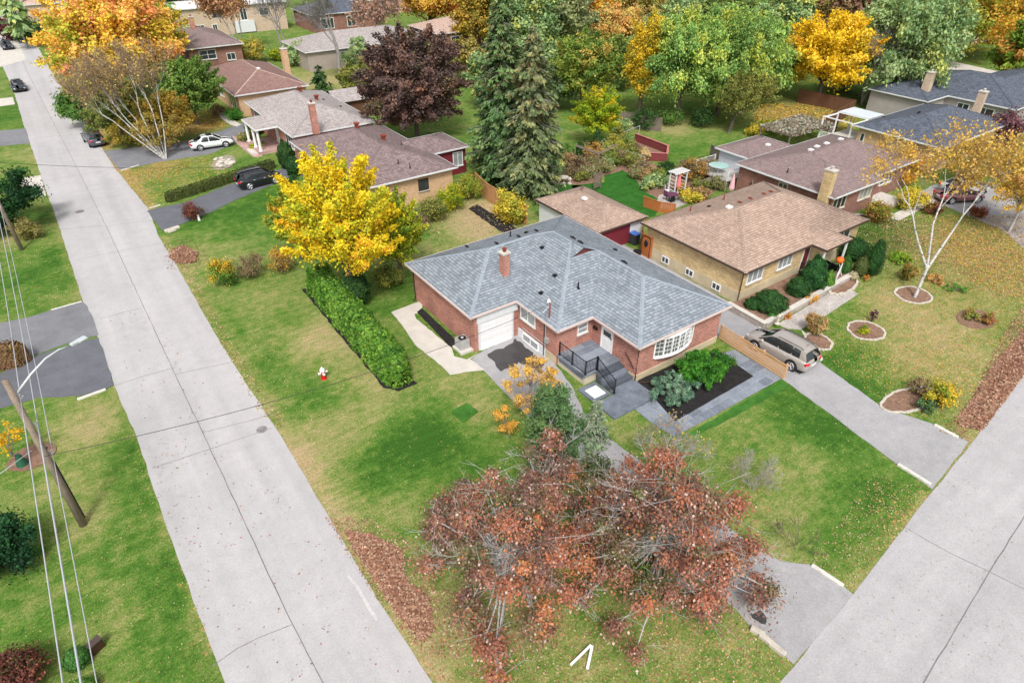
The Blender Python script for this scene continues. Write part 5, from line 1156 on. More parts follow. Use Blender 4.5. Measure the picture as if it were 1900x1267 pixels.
bare_tree('bare_shrub', (1232, 862), (1240, 785), 'leafless pale shrub with wiry twigs beside the slate path', PALETW, r0=.03, stems=6, depth=3, spread=.6, clear=.15, splay=.7, n=260, size=.09, pal=P_([((200, 180, 90), 2), ((190, 140, 110), 2)]), wmin=.008, cat='shrub')
bare_tree('bare_shrub', (1395, 905), (1400, 850), 'leafless pale twiggy shrub on the right front lawn edge', PALETW, r0=.03, stems=5, depth=3, spread=.7, clear=.12, splay=.8, wmin=.008, cat='shrub')
bare_tree('bare_shrub', (1478, 1015), (1474, 968), 'small dry brown twiggy plant alone in the front lawn', BARK, r0=.015, stems=6, depth=2, clear=.1, splay=.8, wmin=.007, cat='shrub')
oak(None, G(1010, 898, 2.6)[:2], 6.3, 1.5, 'narrow rust leaved tree joining the green pine to the left foreground tree', REDBR, 23, 26, 15000)
# forked golden tree in the side garden
XYg = G(655, 560)[:2]
tree('golden_tree', (655, 560), (648, 268), 238, GOLD2, 'big golden yellow tree standing over the end of the cedar hedge', n=30000, size=.19, cb=.16, K=95, csize=.16, nl=40, elong=1.7, up=.5, sq=.7, lo=.35, shape=.8, r0=.22, XY=XYg, B=150, rad=.095)
tree('green_yellow_tree', (745, 520), (735, 345), 120, P_([((170, 184, 44), 3), ((140, 166, 50), 2), ((206, 200, 50), 2), ((110, 146, 50), 1)]), 'yellow-green tree just right of the big golden one', n=12000, size=.18, cb=.08, K=50, csize=.2, nl=24, B=90, rad=.12)
tree('green_yellow_tree', (560, 480), (566, 335), 105, P_([((130, 166, 60), 3), ((160, 184, 60), 2), ((190, 190, 60), 1.5), ((226, 170, 50), .8)]), 'greener small tree just left of the big golden one', n=9000, size=.18, cb=.08, K=40, csize=.2, nl=20, B=80, rad=.12)
bush('shrub', (660, 562), 2.4, 2.3, DKG, 'rounded dark green bush between the cedar hedge and the house', n=4200, size=.12, round_=True)
bush('shrub', (722, 528), 2.8, 1.5, P_([((120, 140, 70), 3), ((150, 160, 90), 2), ((190, 190, 90), 1)]), 'mixed green and cream shrub near the corner of the brick house', n=2600, size=.11)
bush('shrub', (418, 528), 2.2, 2.3, P_([((110, 150, 60), 3), ((190, 186, 60), 1.5), ((226, 184, 60), 2.2), ((80, 130, 50), 2)]), 'rounded green shrub with a yellow top near the street', n=4200, size=.11)
bush('shrub', (470, 515), 3.0, 2.2, DRY, 'bare brown twiggy shrub beside the rounded yellow-topped one', n=2400, size=.08, d=2.4)
bush('shrub', (520, 505), 2.6, 2.0, P_([((190, 160, 80), 2), ((150, 130, 90), 2), ((226, 170, 60), 1.5)]), 'straggly orange-brown shrub left of the golden tree', n=2000, size=.1)
bush('shrub', (362, 404), 2.3, 1.5, BARB, 'reddish brown mounded shrub beside the sealed driveway', n=2600, size=.09)
tag(MB().cyl(G(370, 409)[:2], .12, 0, .5, 10, .07).cyl(G(370, 409)[:2], .13, .5, .62, 10, .02).build('garden_lamp', WHITE), 'little white garden lamp at the foot of the reddish shrub', 'garden lamp')
# shrubs along the tan bungalow and back fence
for i, (x, y, w, h, pl, lb) in enumerate([((770), 425, 3.0, 1.9, DRY, 'greyish brown shrub left in the row below the tan bungalow'), (805, 410, 3.0, 2.3, OLIVE, 'olive shrub second in the row below the tan bungalow'), (835, 390, 3.2, 2.6, LIME, 'bright lime shrub below the small window of the tan bungalow'),
    (868, 370, 3.0, 2.4, P_([((140, 170, 60), 3), ((180, 170, 70), 2), ((190, 140, 60), 1)]), 'green and rust shrub at the back corner of the lawn'), (745, 440, 2.6, 1.7, LIME, 'yellow-green shrub at the left end of the row by the golden tree'),
    (893, 332, 2.6, 2.6, P_([((206, 180, 60), 3), ((130, 150, 60), 2), ((90, 110, 50), 2)]), 'yellow and dark green shrub behind the tan fence'), (915, 345, 2.4, 2.2, DKG, 'dark green shrub behind the tan fence by the spruce trunk')]):
    bush('shrub', (x, y), w, h, pl, lb, n=3200, size=.13)
bush('shrub', (945, 412), 4.6, 3.0, YSH, 'large bright yellow shrub against the tan fence', d=2.6, n=8000, size=.16, rz=R(95), seed=77)
mb = MB(); mb.prism(rough(gp([(870, 388), (885, 380), (960, 425), (1000, 440), (975, 452), (925, 428)]), .08, .5), -.1, .035); tag(mb.build('mulch_bed', MULCH), 'black mulch border along the tan fence in the back lawn', 'mulch border')
# juniper bed in front of the bay window
bush('juniper', (1255, 742), 4.3, .9, BLUEJ, 'low spreading blue-grey juniper in front of the brick corner', d=3.4, n=10000, size=.11, K=80, csize=.13, elong=2.8, rz=.2, XY=G(1248, 722, .3)[:2])
bush('juniper', (1310, 700), 4.2, 1.6, GRNJ, 'bright green spreading juniper below the bay window', d=3.2, n=13000, size=.11, K=85, csize=.13, elong=2.8, XY=G(1303, 690, .5)[:2])
bush('shrub', (1345, 690), 1.5, 1.3, P_([((70, 120, 50), 3), ((92, 140, 56), 2), ((54, 98, 44), 2)]), 'small rounded dark green bush at the right end of the mulch bed', n=2600, size=.08, XY=G(1343, 676, .4)[:2])
# left side of the street
bush('yew', (10, 1052), 3.6, 2.7, P_([((34, 84, 56), 3), ((48, 104, 66), 2), ((28, 66, 48), 2)]), 'big dark green yew mound at the left edge below the utility pole', n=12000, size=.11, K=50, csize=.2)
bush('barberry', (45, 1262), 2.6, 1.5, BARB, 'dark red barberry in the bottom left corner', n=5200, size=.09, d=2.2)
bush('box_ball', (148, 1232), .95, .85, P_([((70, 126, 66), 3), ((90, 148, 76), 2)]), 'clipped round box ball beside the brown utility box', n=1800, size=.05, round_=True)
bush('box_ball', (158, 1290), 1.0, .8, P_([((96, 150, 66), 3), ((120, 170, 80), 2)]), 'lighter box ball at the bottom edge below the other one', n=1800, size=.05, round_=True)
bush('box_ball', (120, 1300), .8, .6, P_([((140, 180, 76), 3), ((170, 190, 90), 2)]), 'pale yellowish low plant at the bottom edge left of the box balls', n=900, size=.06)
hedge('clipped_hedge', gp([(-40, 690), (38, 672)]), 1.3, 1.5, P_([((150, 112, 84), 3), ((130, 104, 70), 2), ((190, 166, 80), .8)]), 'brown autumn hedge block between the two driveways across the street', n=5200, size=.09, seed=9)
bush('shrub', (52, 440), 3.4, 1.5, P_([((170, 160, 100), 3), ((150, 140, 90), 2), ((190, 180, 80), 2)]), 'low straw coloured shrub under the dark green tree across the street', n=2600, size=.12)
tree('evergreen_tree', (12, 425), (20, 285), 150, P_([((36, 84, 48), 3), ((52, 108, 60), 2.5), ((28, 66, 40), 2)]), 'dense dark green rounded tree at the left edge across the street', n=13000, size=.24, cb=.04, K=60, csize=.2)
tree('sapling', (40, 862), (15, 770), 62, P_([((240, 190, 30), 3), ((226, 200, 60), 2)]), 'thin young tree with a few yellow leaves and a green watering bag', n=330, size=.13, cb=.3, K=12, csize=.3, nl=10, r0=.035, bark=GBARK)
x, y, _ = G(43, 862); mb = MB(); mb.cyl((x, y), .3, .02, .72, 12, .12); tag(mb.build('watering_bag', GREENP), 'dark green watering bag wrapped round the sapling stem', 'watering bag')
# --- street trees at upper left
tree('maple_tree', (236, 190), (200, -30), 215, ORANGE_M, 'broad orange and yellow maple leaning over the street at upper left', n=26000, size=.42, cb=.12, K=90, csize=.17, nl=34, sq=.65, up=.7, B=150, rad=.12)
tree('maple_tree', (282, 150), (285, -25), 150, P_([((240, 186, 64), 3), ((214, 190, 60), 2), ((160, 170, 60), 1.5), ((240, 170, 90), 1)]), 'yellow maple right of the broad orange one', n=14000, size=.4, cb=.15, K=60, csize=.18, nl=24, up=.7, B=110, rad=.12)
tree('elm_tree', (368, 232), (352, 100), 115, P_([((110, 150, 72), 3), ((136, 172, 90), 2), ((86, 124, 60), 2)]), 'light green round tree beside the plain red-brown roof', n=13000, size=.27, cb=.14, K=50, csize=.2, B=110, rad=.13)
tree('thicket_tree', (232, 262), (225, 140), 110, P_([((116, 140, 76), 3), ((140, 156, 90), 2), ((170, 150, 84), 1.5)]), 'olive green bushy tree behind the white birch clump', n=9000, size=.27, cb=.05, K=40, csize=.22, B=90, rad=.14)
tree('thicket_tree', (170, 235), (175, 150), 90, GRN, 'darker green bushy tree left of the birch clump by the street', n=7000, size=.27, cb=.03, K=34, csize=.22)
tree('thicket_tree', (322, 268), (325, 165), 100, OGR, 'tawny yellow bushy tree right of the birch clump', n=8000, size=.24, cb=.05, K=36, csize=.22, B=80, rad=.14)
tree('thicket_tree', (238, 272), (240, 215), 70, P_([((206, 180, 70), 3), ((150, 156, 70), 2)]), 'low yellow shrubby growth beside the grey parked car', n=3600, size=.22, cb=.02, K=20, csize=.25)
rg_ = None
bare_tree('birch_clump', (308, 295), (250, 72), 'clump of white stemmed birches almost bare beside the driveway', BIRCH, r0=.075, stems=7, depth=4, spread=.4, L=.27, clear=.36, n=3800, size=.15, pal=P_([((196, 166, 110), 3), ((176, 140, 104), 2), ((214, 190, 110), 2)]), up=.2, seed=31, wmin=.009,
          dirs=[(-.62, .5, 1), (-.5, .2, 1), (-.35, .55, 1), (-.2, .2, 1), (.05, .3, 1), (.2, .05, 1), (-.8, .25, 1)])
tree('thicket_tree', (303, 285), (303, 200), 95, P_([((190, 164, 84), 3), ((160, 150, 80), 2), ((206, 150, 80), 1)]), 'thin golden foliage around the base of the birch clump', n=3600, size=.17, cb=.12, K=34, csize=.2, nl=10)
# --- far left
conifer('pine_tree', (52, 90), (30, -30), 62, GREYG, 'bluish pine with a long bare leaning trunk at the top left', n_b=7, step=.8, cb=.35, size=.6, per=14, seed=11, r0=.2)
bush('maple_shrub', (33, 74), 7, 4.5, P_([((120, 50, 66), 3), ((96, 44, 58), 2)]), 'dark crimson shrub by the cars at the top left', n=2600, size=.34)
bush('shrub', (58, 78), 7, 4.0, DKG, 'dark green shrub right of the crimson one at the top left', n=2600, size=.34)
bare_tree('birch_tree', (448, 100), (425, -40), 'rusty leaved birch with hanging twigs behind the dark roofed house', BIRCH, r0=.14, stems=3, depth=4, spread=.5, n=7000, size=.3, pal=P_([((206, 160, 128), 3), ((190, 140, 110), 2), ((226, 170, 90), 1)]), splay=.3, seed=41, wmin=.02)
tree('small_tree', (458, 118), (452, 66), 78, P_([((196, 186, 80), 3), ((170, 166, 80), 2), ((206, 180, 70), 1)]), 'olive yellow small tree beneath the rusty birch', n=5000, size=.34, cb=.05, K=30)
bare_tree('bare_tree', (530, 112), (515, -40), 'tall leafless grey tree with two main stems in front of the long grey bungalow', GBARK, r0=.2, stems=2, depth=4, spread=.5, splay=.16, L=.27, seed=42, wmin=.018)
bare_tree('bare_tree', (634, 156), (622, -50), 'large spreading leafless tree in the middle of the back gardens', GBARK, r0=.36, stems=1, depth=5, spread=.62, L=.26, clear=.2, seed=43, wmin=.017)
bare_tree('bare_tree', (700, 95), (705, -20), 'smaller leafless tree with pinkish twigs left of the yellow maple', GBARK, r0=.15, stems=3, depth=4, spread=.6, L=.28, seed=44, wmin=.022, n=2200, size=.3, pal=P_([((190, 150, 140), 3), ((180, 140, 110), 2)]))
tree('willow_shrub', (668, 132), (665, 62), 66, GREYG, 'pale grey-green willowy tree right of the large bare tree', n=4500, size=.3, cb=.1, K=26, droop=.5)
conifer('spruce_tree', (597, 168), (592, 118), 46, DKG, 'small dark green spruce in the back garden by the shed', n_b=10, step=.5, cb=.03, size=.34, per=14, seed=12, r0=.1)
bush('shrub', (555, 122), 5.5, 3.6, GREYG, 'grey-green bush in the back garden behind the plain red-brown roof', n=2600, size=.28)
bush('shrub', (520, 112), 5, 2.2, LIME, 'yellowish bush beside the chimney behind the plain red-brown roof', n=1800, size=.26)
bush('shrub', (612, 205), 4, 2.6, GRN, 'ivy green shrub at the corner of the backyard shed', n=1800, size=.2)
conifer('fir_tree', (333, 92), (345, -20), 70, GREYG, 'thin grey-green fir in front of the two storey beige house', n_b=5, step=.9, cb=.3, size=.5, per=12, seed=13)
tree('maple_tree', (800, 68), (797, -70), 150, P_([((226, 178, 70), 3), ((206, 180, 60), 3), ((236, 160, 90), 2), ((170, 164, 70), 1)]), 'amber maple with dark forked trunk at the top centre-left', n=15000, size=.48, cb=.22, K=60, csize=.17, nl=34, r0=.4, up=.7, B=120, rad=.13)
tree('copper_maple', (775, 262), (768, 45), 212, PURPLE, 'huge dark purple-brown maple behind the mauve roofed bungalow', n=46000, size=.3, cb=.02, K=120, csize=.16, nl=20, sq=.75, lo=.5, up=.4, ry=.9, B=240, rad=.09)
conifer('spruce_tree', (933, 338), (922, -22), 138, SPRUCE, 'taller of the two big green spruces in the centre, its bare trunk foot showing', n_b=11, step=.36, cb=.13, size=.22, per=84, seed=14, r0=.34, tip=lin((150, 140, 96), .7), pw=.62, elong=2.0)
conifer('spruce_tree', (983, 362), (1008, 45), 138, P_([((112, 132, 98), 3), ((94, 116, 88), 3), ((150, 158, 122), 2), ((84, 106, 80), 1.5)], 1.1), 'shorter, greyer spruce in front of its taller neighbour', n_b=11, step=.34, cb=.08, size=.21, per=84, seed=15, r0=.28, tip=lin((178, 160, 112), .7), pw=.62, elong=2.0)
# --- back gardens, centre and right
tree('lime_tree', (1103, 272), (1105, 158), 98, P_([((146, 184, 40), 4), ((176, 190, 40), 2), ((226, 196, 40), 1.6), ((110, 156, 44), 1)]), 'lime green tree with a yellow centre right of the spruces', n=11000, size=.2, cb=.06, K=46, csize=.2, B=100, rad=.12)
tree('poplar_tree', (1185, 218), (1160, 12), 84, P_([((238, 200, 46), 4), ((214, 186, 50), 2), ((190, 180, 60), 1)]), 'tall narrow bright yellow tree between the green willows', n=13000, size=.26, cb=.05, K=60, csize=.18, sq=.8, B=120, rad=.2)
tree('green_tree', (1078, 205), (1088, 50), 145, P_([((120, 156, 70), 3), ((150, 170, 76), 2), ((214, 180, 90), 1.4), ((96, 134, 66), 2)]), 'green tree with amber top right of the grey spruce', n=13000, size=.3, cb=.04, K=50, B=120, rad=.14)
tree('willow_tree', (1255, 222), (1240, 15), 175, WILLOW, 'left one of the big green willows in the back gardens', n=23000, size=.28, cb=.03, K=64, csize=.18, elong=1.8, droop=.3, B=150, rad=.13)
tree('willow_tree', (1330, 215), (1318, -5), 180, P_([((110, 150, 88), 3), ((140, 170, 92), 2), ((164, 176, 80), 1.2), ((100, 136, 78), 1.6)], 1.25), 'middle big green willow in the back gardens', n=23000, size=.28, cb=.03, K=64, csize=.18, elong=1.8, droop=.3, B=150, rad=.13)
tree('willow_tree', (1395, 190), (1385, 20), 130, WILLOW, 'right one of the big green willows, beside the yellow tree', n=11000, size=.34, cb=.03, K=46, elong=1.8, droop=.3, B=150, rad=.13)
tree('apple_tree', (1352, 246), (1395, 132), 128, OLIVE, 'low spreading olive green tree with a leaning trunk on the back lawn', n=9000, size=.2, cb=.3, K=40, csize=.2, lean=(2.2, 0), nl=24, r0=.2, B=110, rad=.12)
tree('yellow_tree', (1432, 175), (1405, 58), 92, GOLD, 'smaller bright yellow tree left of the large golden one', n=8000, size=.3, cb=.1, K=40, B=90, rad=.14)
tree('golden_maple', (1515, 192), (1512, 12), 158, P_([((248, 206, 34), 4), ((252, 216, 66), 2), ((236, 178, 44), 1.2), ((222, 196, 44), 1)], 1.0), 'large golden yellow maple by the brown fence', n=19000, size=.34, cb=.14, K=76, csize=.16, nl=30, sq=.65, up=.7, B=140, rad=.12)
tree('willow_tree', (1648, 190), (1662, -40), 190, GREYG, 'large grey-green willow above the charcoal roofs', n=21000, size=.38, cb=.03, K=76, csize=.17, elong=1.8, droop=.3, B=180, rad=.12)
bare_tree('bare_tree', (1598, 195), (1590, 40), 'thin grey stemmed tree between the golden maple and the grey-green willow', GBARK, r0=.12, stems=5, depth=3, splay=.2, seed=46, wmin=.02)
# hedge-like far trees along the top, each one standing on its own
FAR = [((1440, 110), (1425, -30), 110, GREYG, 'silvery tree at the top between two willows'), ((1560, 110), (1560, -40), 110, P_([((150, 110, 96), 3), ((170, 140, 100), 2), ((130, 130, 80), 1)]), 'brown leaved tree at the top right of centre'),
 ((1790, 105), (1790, -50), 190, P_([((214, 178, 50), 3), ((226, 160, 60), 2), ((150, 160, 60), 2.4)]), 'orange and green maple above the charcoal roofs at the top right'), ((1855, 80), (1850, -40), 110, P_([((236, 186, 40), 3), ((200, 180, 50), 2)]), 'yellow tree at the top right corner'),
 ((1885, 165), (1890, 20), 100, P_([((120, 160, 60), 3), ((150, 176, 70), 2), ((214, 150, 70), .7)]), 'bright green tree at the right edge by the dark roof'), ((1885, 55), (1885, -50), 100, DKG, 'dark green conifer-like tree in the top right corner'),
 ((1725, 120), (1725, -20), 120, P_([((150, 160, 60), 3), ((180, 170, 60), 2)]), 'olive and yellow tree above the stone chimney'),
 ((975, 120), (970, -40), 150, GREYG, 'hazy grey-green tree behind the taller spruce'), ((1040, 110), (1045, -50), 130, P_([((140, 160, 130), 3), ((160, 170, 130), 2)]), 'pale grey-green tree behind the grey spruce'),
 ((1085, 75), (1085, -60), 110, P_([((236, 150, 50), 3), ((226, 180, 60), 2), ((170, 110, 70), 1)]), 'orange tree at the top edge right of the spruces'), ((1140, 90), (1135, 10), 130, P_([((230, 176, 100), 3), ((214, 190, 110), 2), ((180, 180, 90), 1)]), 'pale apricot tree behind the lime green one'),
 ((895, 95), (890, -40), 110, OGR, 'tawny tree left of the taller spruce at the top'), ((860, 45), (860, -70), 100, GREYG, 'grey-green tree right of the amber maple at the top'),
 ((1230, 60), (1230, -60), 120, WILLOW, 'distant green tree above the left willow'), ((1345, 50), (1345, -60), 130, GRN, 'distant darker green tree above the middle willow'), ((1480, 40), (1480, -60), 120, P_([((236, 176, 50), 3), ((190, 150, 60), 2)]), 'distant amber tree above the golden maple'),
 ((1620, 30), (1620, -60), 150, P_([((206, 170, 110), 3), ((160, 150, 90), 2)]), 'distant tawny tree above the grey-green willow'), ((600, 12), (600, -60), 100, DRY, 'distant brown tree at the top left of centre'), ((745, 20), (742, -60), 70, P_([((214, 150, 110), 3), ((190, 140, 110), 2)]), 'distant pinkish tree left of the amber maple'),
 ((385, 15), (385, -60), 120, OGR, 'distant tawny tree behind the beige house'), ((300, 5), (300, -70), 110, GRN, 'distant green tree above the yellow maple'), ((120, 25), (120, -60), 130, P_([((230, 170, 110), 3), ((170, 170, 80), 2)]), 'distant apricot tree behind the broad orange maple'), ((480, 15), (480, -60), 90, GRN, 'distant green tree above the rusty birch'), ((665, 18), (665, -50), 80, GREYG, 'distant grey tree above the large bare tree')]
for b, t, w, pl, lb in FAR: tree('garden_tree', b, t, w, pl, lb, n=8000, size=.5, cb=.04, B=90, rad=.15, group='trees in the gardens along the top')

MORE = [((905, 200), (900, 90), 90, GREYG, 'shaded grey-green tree left of the spruce trunks'), ((1035, 205), (1035, 110), 90, P_([((96, 124, 90), 3), ((120, 140, 100), 2)]), 'shaded green tree tucked behind the grey spruce'), ((1140, 165), (1140, 60), 100, P_([((110, 140, 80), 3), ((140, 160, 84), 2)]), 'mid green tree behind the narrow yellow one'),
 ((1215, 150), (1215, 30), 100, GREYG, 'misty green tree between the narrow yellow one and the willows'), ((1290, 150), (1285, 20), 120, WILLOW, 'green tree filling the gap between the left and middle willows'), ((1465, 150), (1460, 50), 90, OLIVE, 'olive tree between the two golden ones'), ((1385, 130), (1380, 10), 110, GREYG, 'grey-green tree above the small yellow one'),
 ((1565, 170), (1570, 90), 80, P_([((120, 130, 80), 3), ((170, 150, 80), 2)]), 'olive brown tree right of the golden maple'), ((1600, 120), (1600, 10), 100, P_([((170, 140, 110), 3), ((140, 140, 100), 2)]), 'dusty brown tree behind the grey-green willow'), ((1700, 150), (1700, 70), 70, GREYG, 'grey-green tree beside the stone chimney'),
 ((870, 150), (868, 70), 80, P_([((150, 140, 80), 3), ((180, 160, 80), 2)]), 'olive yellow tree between purple maple and spruce'), ((700, 140), (700, 90), 60, P_([((150, 150, 90), 3), ((170, 150, 110), 2)]), 'khaki bushy tree behind the purple maple'), ((660, 175), (660, 120), 60, OLIVE, 'olive bush tree at the foot of the large bare tree'),
 ((990, 165), (985, 60), 90, GREYG, 'dim green tree between the two spruces'), ((1420, 80), (1425, -20), 120, GRN, 'dark green tree at the top behind the small yellow one'), ((1520, 100), (1530, -20), 120, P_([((170, 130, 90), 3), ((150, 150, 80), 2)]), 'russet tree behind the golden maple'), ((1260, 100), (1262, -20), 130, GREYG, 'hazy tree at the top above the left willow'), ((1180, 70), (1180, -30), 110, P_([((214, 180, 110), 3), ((170, 170, 90), 2)]), 'straw coloured tree at the top above the narrow yellow one'),
 ((940, 60), (940, -40), 120, GREYG, 'grey-green tree at the top just behind the spruce tip'), ((1330, 100), (1330, -20), 120, P_([((110, 140, 84), 3), ((140, 160, 90), 2)]), 'green tree at the top above the middle willow'), ((1660, 90), (1660, -30), 120, P_([((180, 170, 70), 3), ((140, 150, 80), 2)]), 'yellow-green tree at the top behind the grey-green willow')]
for b, t, w, pl, lb in MORE: tree('garden_tree', b, t, w, pl, lb, n=8000, size=.42, cb=.03, B=90, rad=.15, group='trees in the gardens along the top')
# thick wood beyond: one mass nobody could count
rg = np.random.default_rng(90); K = 330; C = []
while len(C) < K:
    px, py = rg.uniform(-400, 2300), rg.uniform(-150, -5); X, Y, _ = G(px, py)
    if X * X + Y * Y < 700 ** 2: C.append((X, Y, rg.uniform(3, 9)))
C = np.array(C); V, Fq, cl = crown_leaves(rg, C, rg.uniform(4, 7, K), 60000, 1.3, 1.5, .9)
pal = P_([((130, 150, 80), 3), ((206, 170, 80), 2), ((110, 136, 90), 3), ((214, 150, 80), 1.5), ((150, 130, 100), 1)])
tag(mesh_np('far_woodland', V, Fq, LEAF, colourise(cl, pal, rg)), kind='stuff')
# undergrowth along the garden boundaries
for b, w, h, pl, lb in [((1150, 245), 4, 1.6, GREYG, 'pale green shrub at the left rear of the back lawn'), ((1245, 232), 4, 2.2, GRN, 'dark shrub under the left willow'), ((1195, 240), 4, 2.6, DKG, 'dark green shrub between yellow tree and willow'), ((1300, 235), 4, 2.4, DKG, 'dark shrub in the shade of the middle willow'), ((1400, 252), 3, 1.2, YSH, 'little yellow shrub near the mauve roof'), ((1425, 246), 4, 1.5, LIME, 'pale lime shrub beside the pergola'),
  ((1048, 300), 3.0, 2.0, GRN, 'green shrub beside the shorter spruce'), ((1030, 322), 3.4, 1.5, GREYG, 'grey green shrub next to the bird bath'), ((1080, 320), 4.0, 1.9, DRY, 'dry brown garden plants behind the bright lawn'), ((1110, 318), 3.6, 1.5, P_([((140, 140, 100), 3), ((170, 150, 110), 2)]), 'straw and green plants left of the bright lawn'), ((1190, 325), 3.0, 1.5, DRY, 'brown seedheads at the right edge of the bright lawn'),
  ((1160, 300), 4.2, 1.8, OLIVE, 'olive plants behind the bright lawn'), ((1195, 300), 1.4, 1.8, P_([((226, 200, 150), 3), ((200, 170, 120), 2)]), 'pale plume grass beside the garden arbor'), ((1215, 345), 3.0, 1.3, GREYG, 'silvery plants left of the coral parasol'), ((1235, 322), 2.2, 1.3, DKG, 'dark green rounded plant behind the arbor'),
  ((1285, 335), 3.4, 2.6, P_([((190, 140, 70), 3), ((150, 130, 80), 2), ((214, 160, 80), 1)]), 'rusty orange shrub right of the coral parasol'), ((1315, 330), 3.2, 2.0, DRY, 'brown twiggy shrub by the grey deck'), ((1392, 342), 2.2, 2.2, GRNJ, 'bright green shrub against the pale blue wall'), ((1280, 375), 2.4, 1.2, YSH, 'yellow green flowering plant at the patio edge'), ((1262, 352), 1.6, .8, P_([((236, 190, 40), 3), ((190, 120, 60), 1)]), 'small yellow chrysanthemum clump by the patio'),
  ((1140, 290), 3.4, 2.4, P_([((150, 160, 70), 3), ((196, 180, 70), 2)]), 'yellowish shrub inside the wire fence'), ((1100, 300), 3.0, 2.2, P_([((190, 150, 90), 3), ((206, 160, 80), 2)]), 'rust coloured shrub behind the weathered pergola')]:
    bush('garden_shrub', b, w, h, pl, lb, n=1500, size=.16)
PLT = [DRY, OLIVE, P_([((150, 150, 110), 3), ((176, 168, 130), 2)]), P_([((196, 160, 110), 3), ((160, 130, 96), 2)]), GREYG, P_([((120, 146, 70), 3), ((150, 160, 80), 2)])]
for i, (b, w, h, lb) in enumerate([((1062, 330), 2.2, 1.3, 'brownish plant directly right of the stone lantern'), ((1078, 336), 1.8, 1.0, 'low olive plant behind the leaning slatted panel'), ((1092, 330), 2.0, 1.5, 'straw plant between panel and bright lawn'), ((1098, 310), 2.4, 1.8, 'tan stalky plant in front of the weathered frame'), ((1122, 316), 2.2, 1.4, 'silvery green plant left rear of the bright lawn'), ((1135, 308), 2.6, 1.9, 'mossy green plant behind the bright lawn tip'),
  ((1150, 306), 2.0, 1.5, 'dry plant exactly behind the tip of the bright lawn'), ((1172, 312), 2.2, 1.6, 'olive plant right rear of the bright lawn'), ((1180, 330), 1.9, 1.3, 'grey-beige plant halfway down the right lawn edge'), ((1205, 335), 2.2, 1.5, 'tan seedhead mass left of the arbor'), ((1200, 352), 1.8, 1.1, 'grey-green mound at the lawn edge near the patio'), ((1222, 340), 1.8, 1.6, 'bushy green plant touching the arbor on the left'),
  ((1270, 330), 2.2, 2.0, 'brown twiggy plant touching the arbor on the right'), ((1298, 352), 2.2, 1.3, 'dry plant left of the potting table'), ((1330, 352), 2.2, 1.5, 'olive plant right of the potting table'), ((1300, 368), 2.2, 1.1, 'straw plant in front of the potting table'), ((1125, 292), 2.4, 1.8, 'tan plant inside the zigzag fence, left'), ((1160, 284), 2.4, 1.8, 'yellow-green plant inside the zigzag fence, middle'),
  ((1178, 290), 2.0, 1.4, 'grey plant beside the maroon planter'), ((1150, 268), 2.8, 1.8, 'pale green plant behind the zigzag fence'), ((1085, 292), 2.6, 1.6, 'ochre plant between the two dark columns'), ((1055, 314), 2.6, 1.8, 'dull green plant under the spruce edge'), ((1015, 350), 2.2, 1.3, 'grey plant at the left end of the little lawn')]):
    bush('garden_plant', b, w, h, PLT[i % 6], lb, n=1300, size=.12, elong=2.2)
bush('column_cedar', (1105, 292), 1.3, 3.2, DKG, 'narrow dark green columnar cedar below the lime green tree', n=1600, size=.16, round_=True, shape=.5)
bush('column_cedar', (1075, 302), 1.2, 2.4, DKG, 'shorter dark columnar cedar left of the narrow one', n=1300, size=.16, round_=True, shape=.5)
bush('column_cedar', (535, 312), 2.0, 3.0, DKG, 'dark clipped cedar column at the corner of the portico house', n=2600, size=.16, round_=True, shape=.4)
bush('column_cedar', (548, 325), 1.8, 2.0, BOXG, 'lower clipped cedar by the corner of the mauve roofed bungalow', n=2000, size=.16, round_=True, shape=.3)
bush('topiary_ball', (473, 250), 2.0, 1.9, BOXG, 'round clipped topiary ball on the neighbouring lawn edge', n=2000, size=.13, round_=True)
bush('garden_shrub', (462, 262), 3.2, 1.1, OLIVE, 'low mixed planting below the topiary ball', n=1500, size=.14); bush('garden_shrub', (480, 275), 2.4, .8, LIME, 'low yellowish planting beside the pink paver path', n=900, size=.13)
bush('garden_shrub', (437, 222), 2.8, 1.4, GRNJ, 'bright green rounded bush in front of the plain red-brown roofed house', n=1600, size=.17); bush('garden_shrub', (405, 215), 2.6, 1.5, DRY, 'brownish shrub by the entrance of the plain red-brown roofed house', n=1000, size=.16)
bush('garden_shrub', (545, 345), 1.6, 1.2, BOXG, 'small dark bush at the end of the sealed driveway', n=900, size=.12)
# yellow house planting
for b, w, h, lb in [((1425, 580), 2.3, 1.7, 'largest rounded yew at the left corner of the yellow brick house'), ((1395, 578), 1.2, 1.1, 'small rounded yew left of the largest one'), ((1478, 552), 1.7, 1.6, 'rounded yew under the second window of the yellow brick house')]:
    bush('clipped_yew', b, w, h, BOXG, lb, n=3600, size=.09, round_=True)
bush('clipped_yew', (1432, 594), .9, .7, P_([((70, 130, 66), 3), ((90, 150, 76), 2)]), 'tiny round box bush at the front of the yew bed', n=1000, size=.06, round_=True)
bush('clipped_yew', (1502, 540), 2.1, 2.9, P_([((44, 96, 56), 3), ((62, 120, 66), 2)]), 'tall bushy yew cone beside the entrance railings', n=5200, size=.1, round_=True, shape=.45)
bush('clipped_cone', (1532, 538), 1.0, 1.7, CEDARG, 'bright green clipped cone at the top of the steps', n=1900, size=.07, round_=True, shape=.5)
bush('clipped_cone', (1562, 512), 1.1, 1.8, P_([((60, 110, 54), 3), ((80, 130, 60), 2)]), 'green cone behind the pumpkin lantern pole', n=1900, size=.07, round_=True, shape=.5)
bush('clipped_cone', (1592, 512), 1.2, 1.7, P_([((90, 110, 66), 3), ((110, 124, 76), 2)]), 'olive brown cone second from the right', n=1900, size=.07, round_=True, shape=.45)
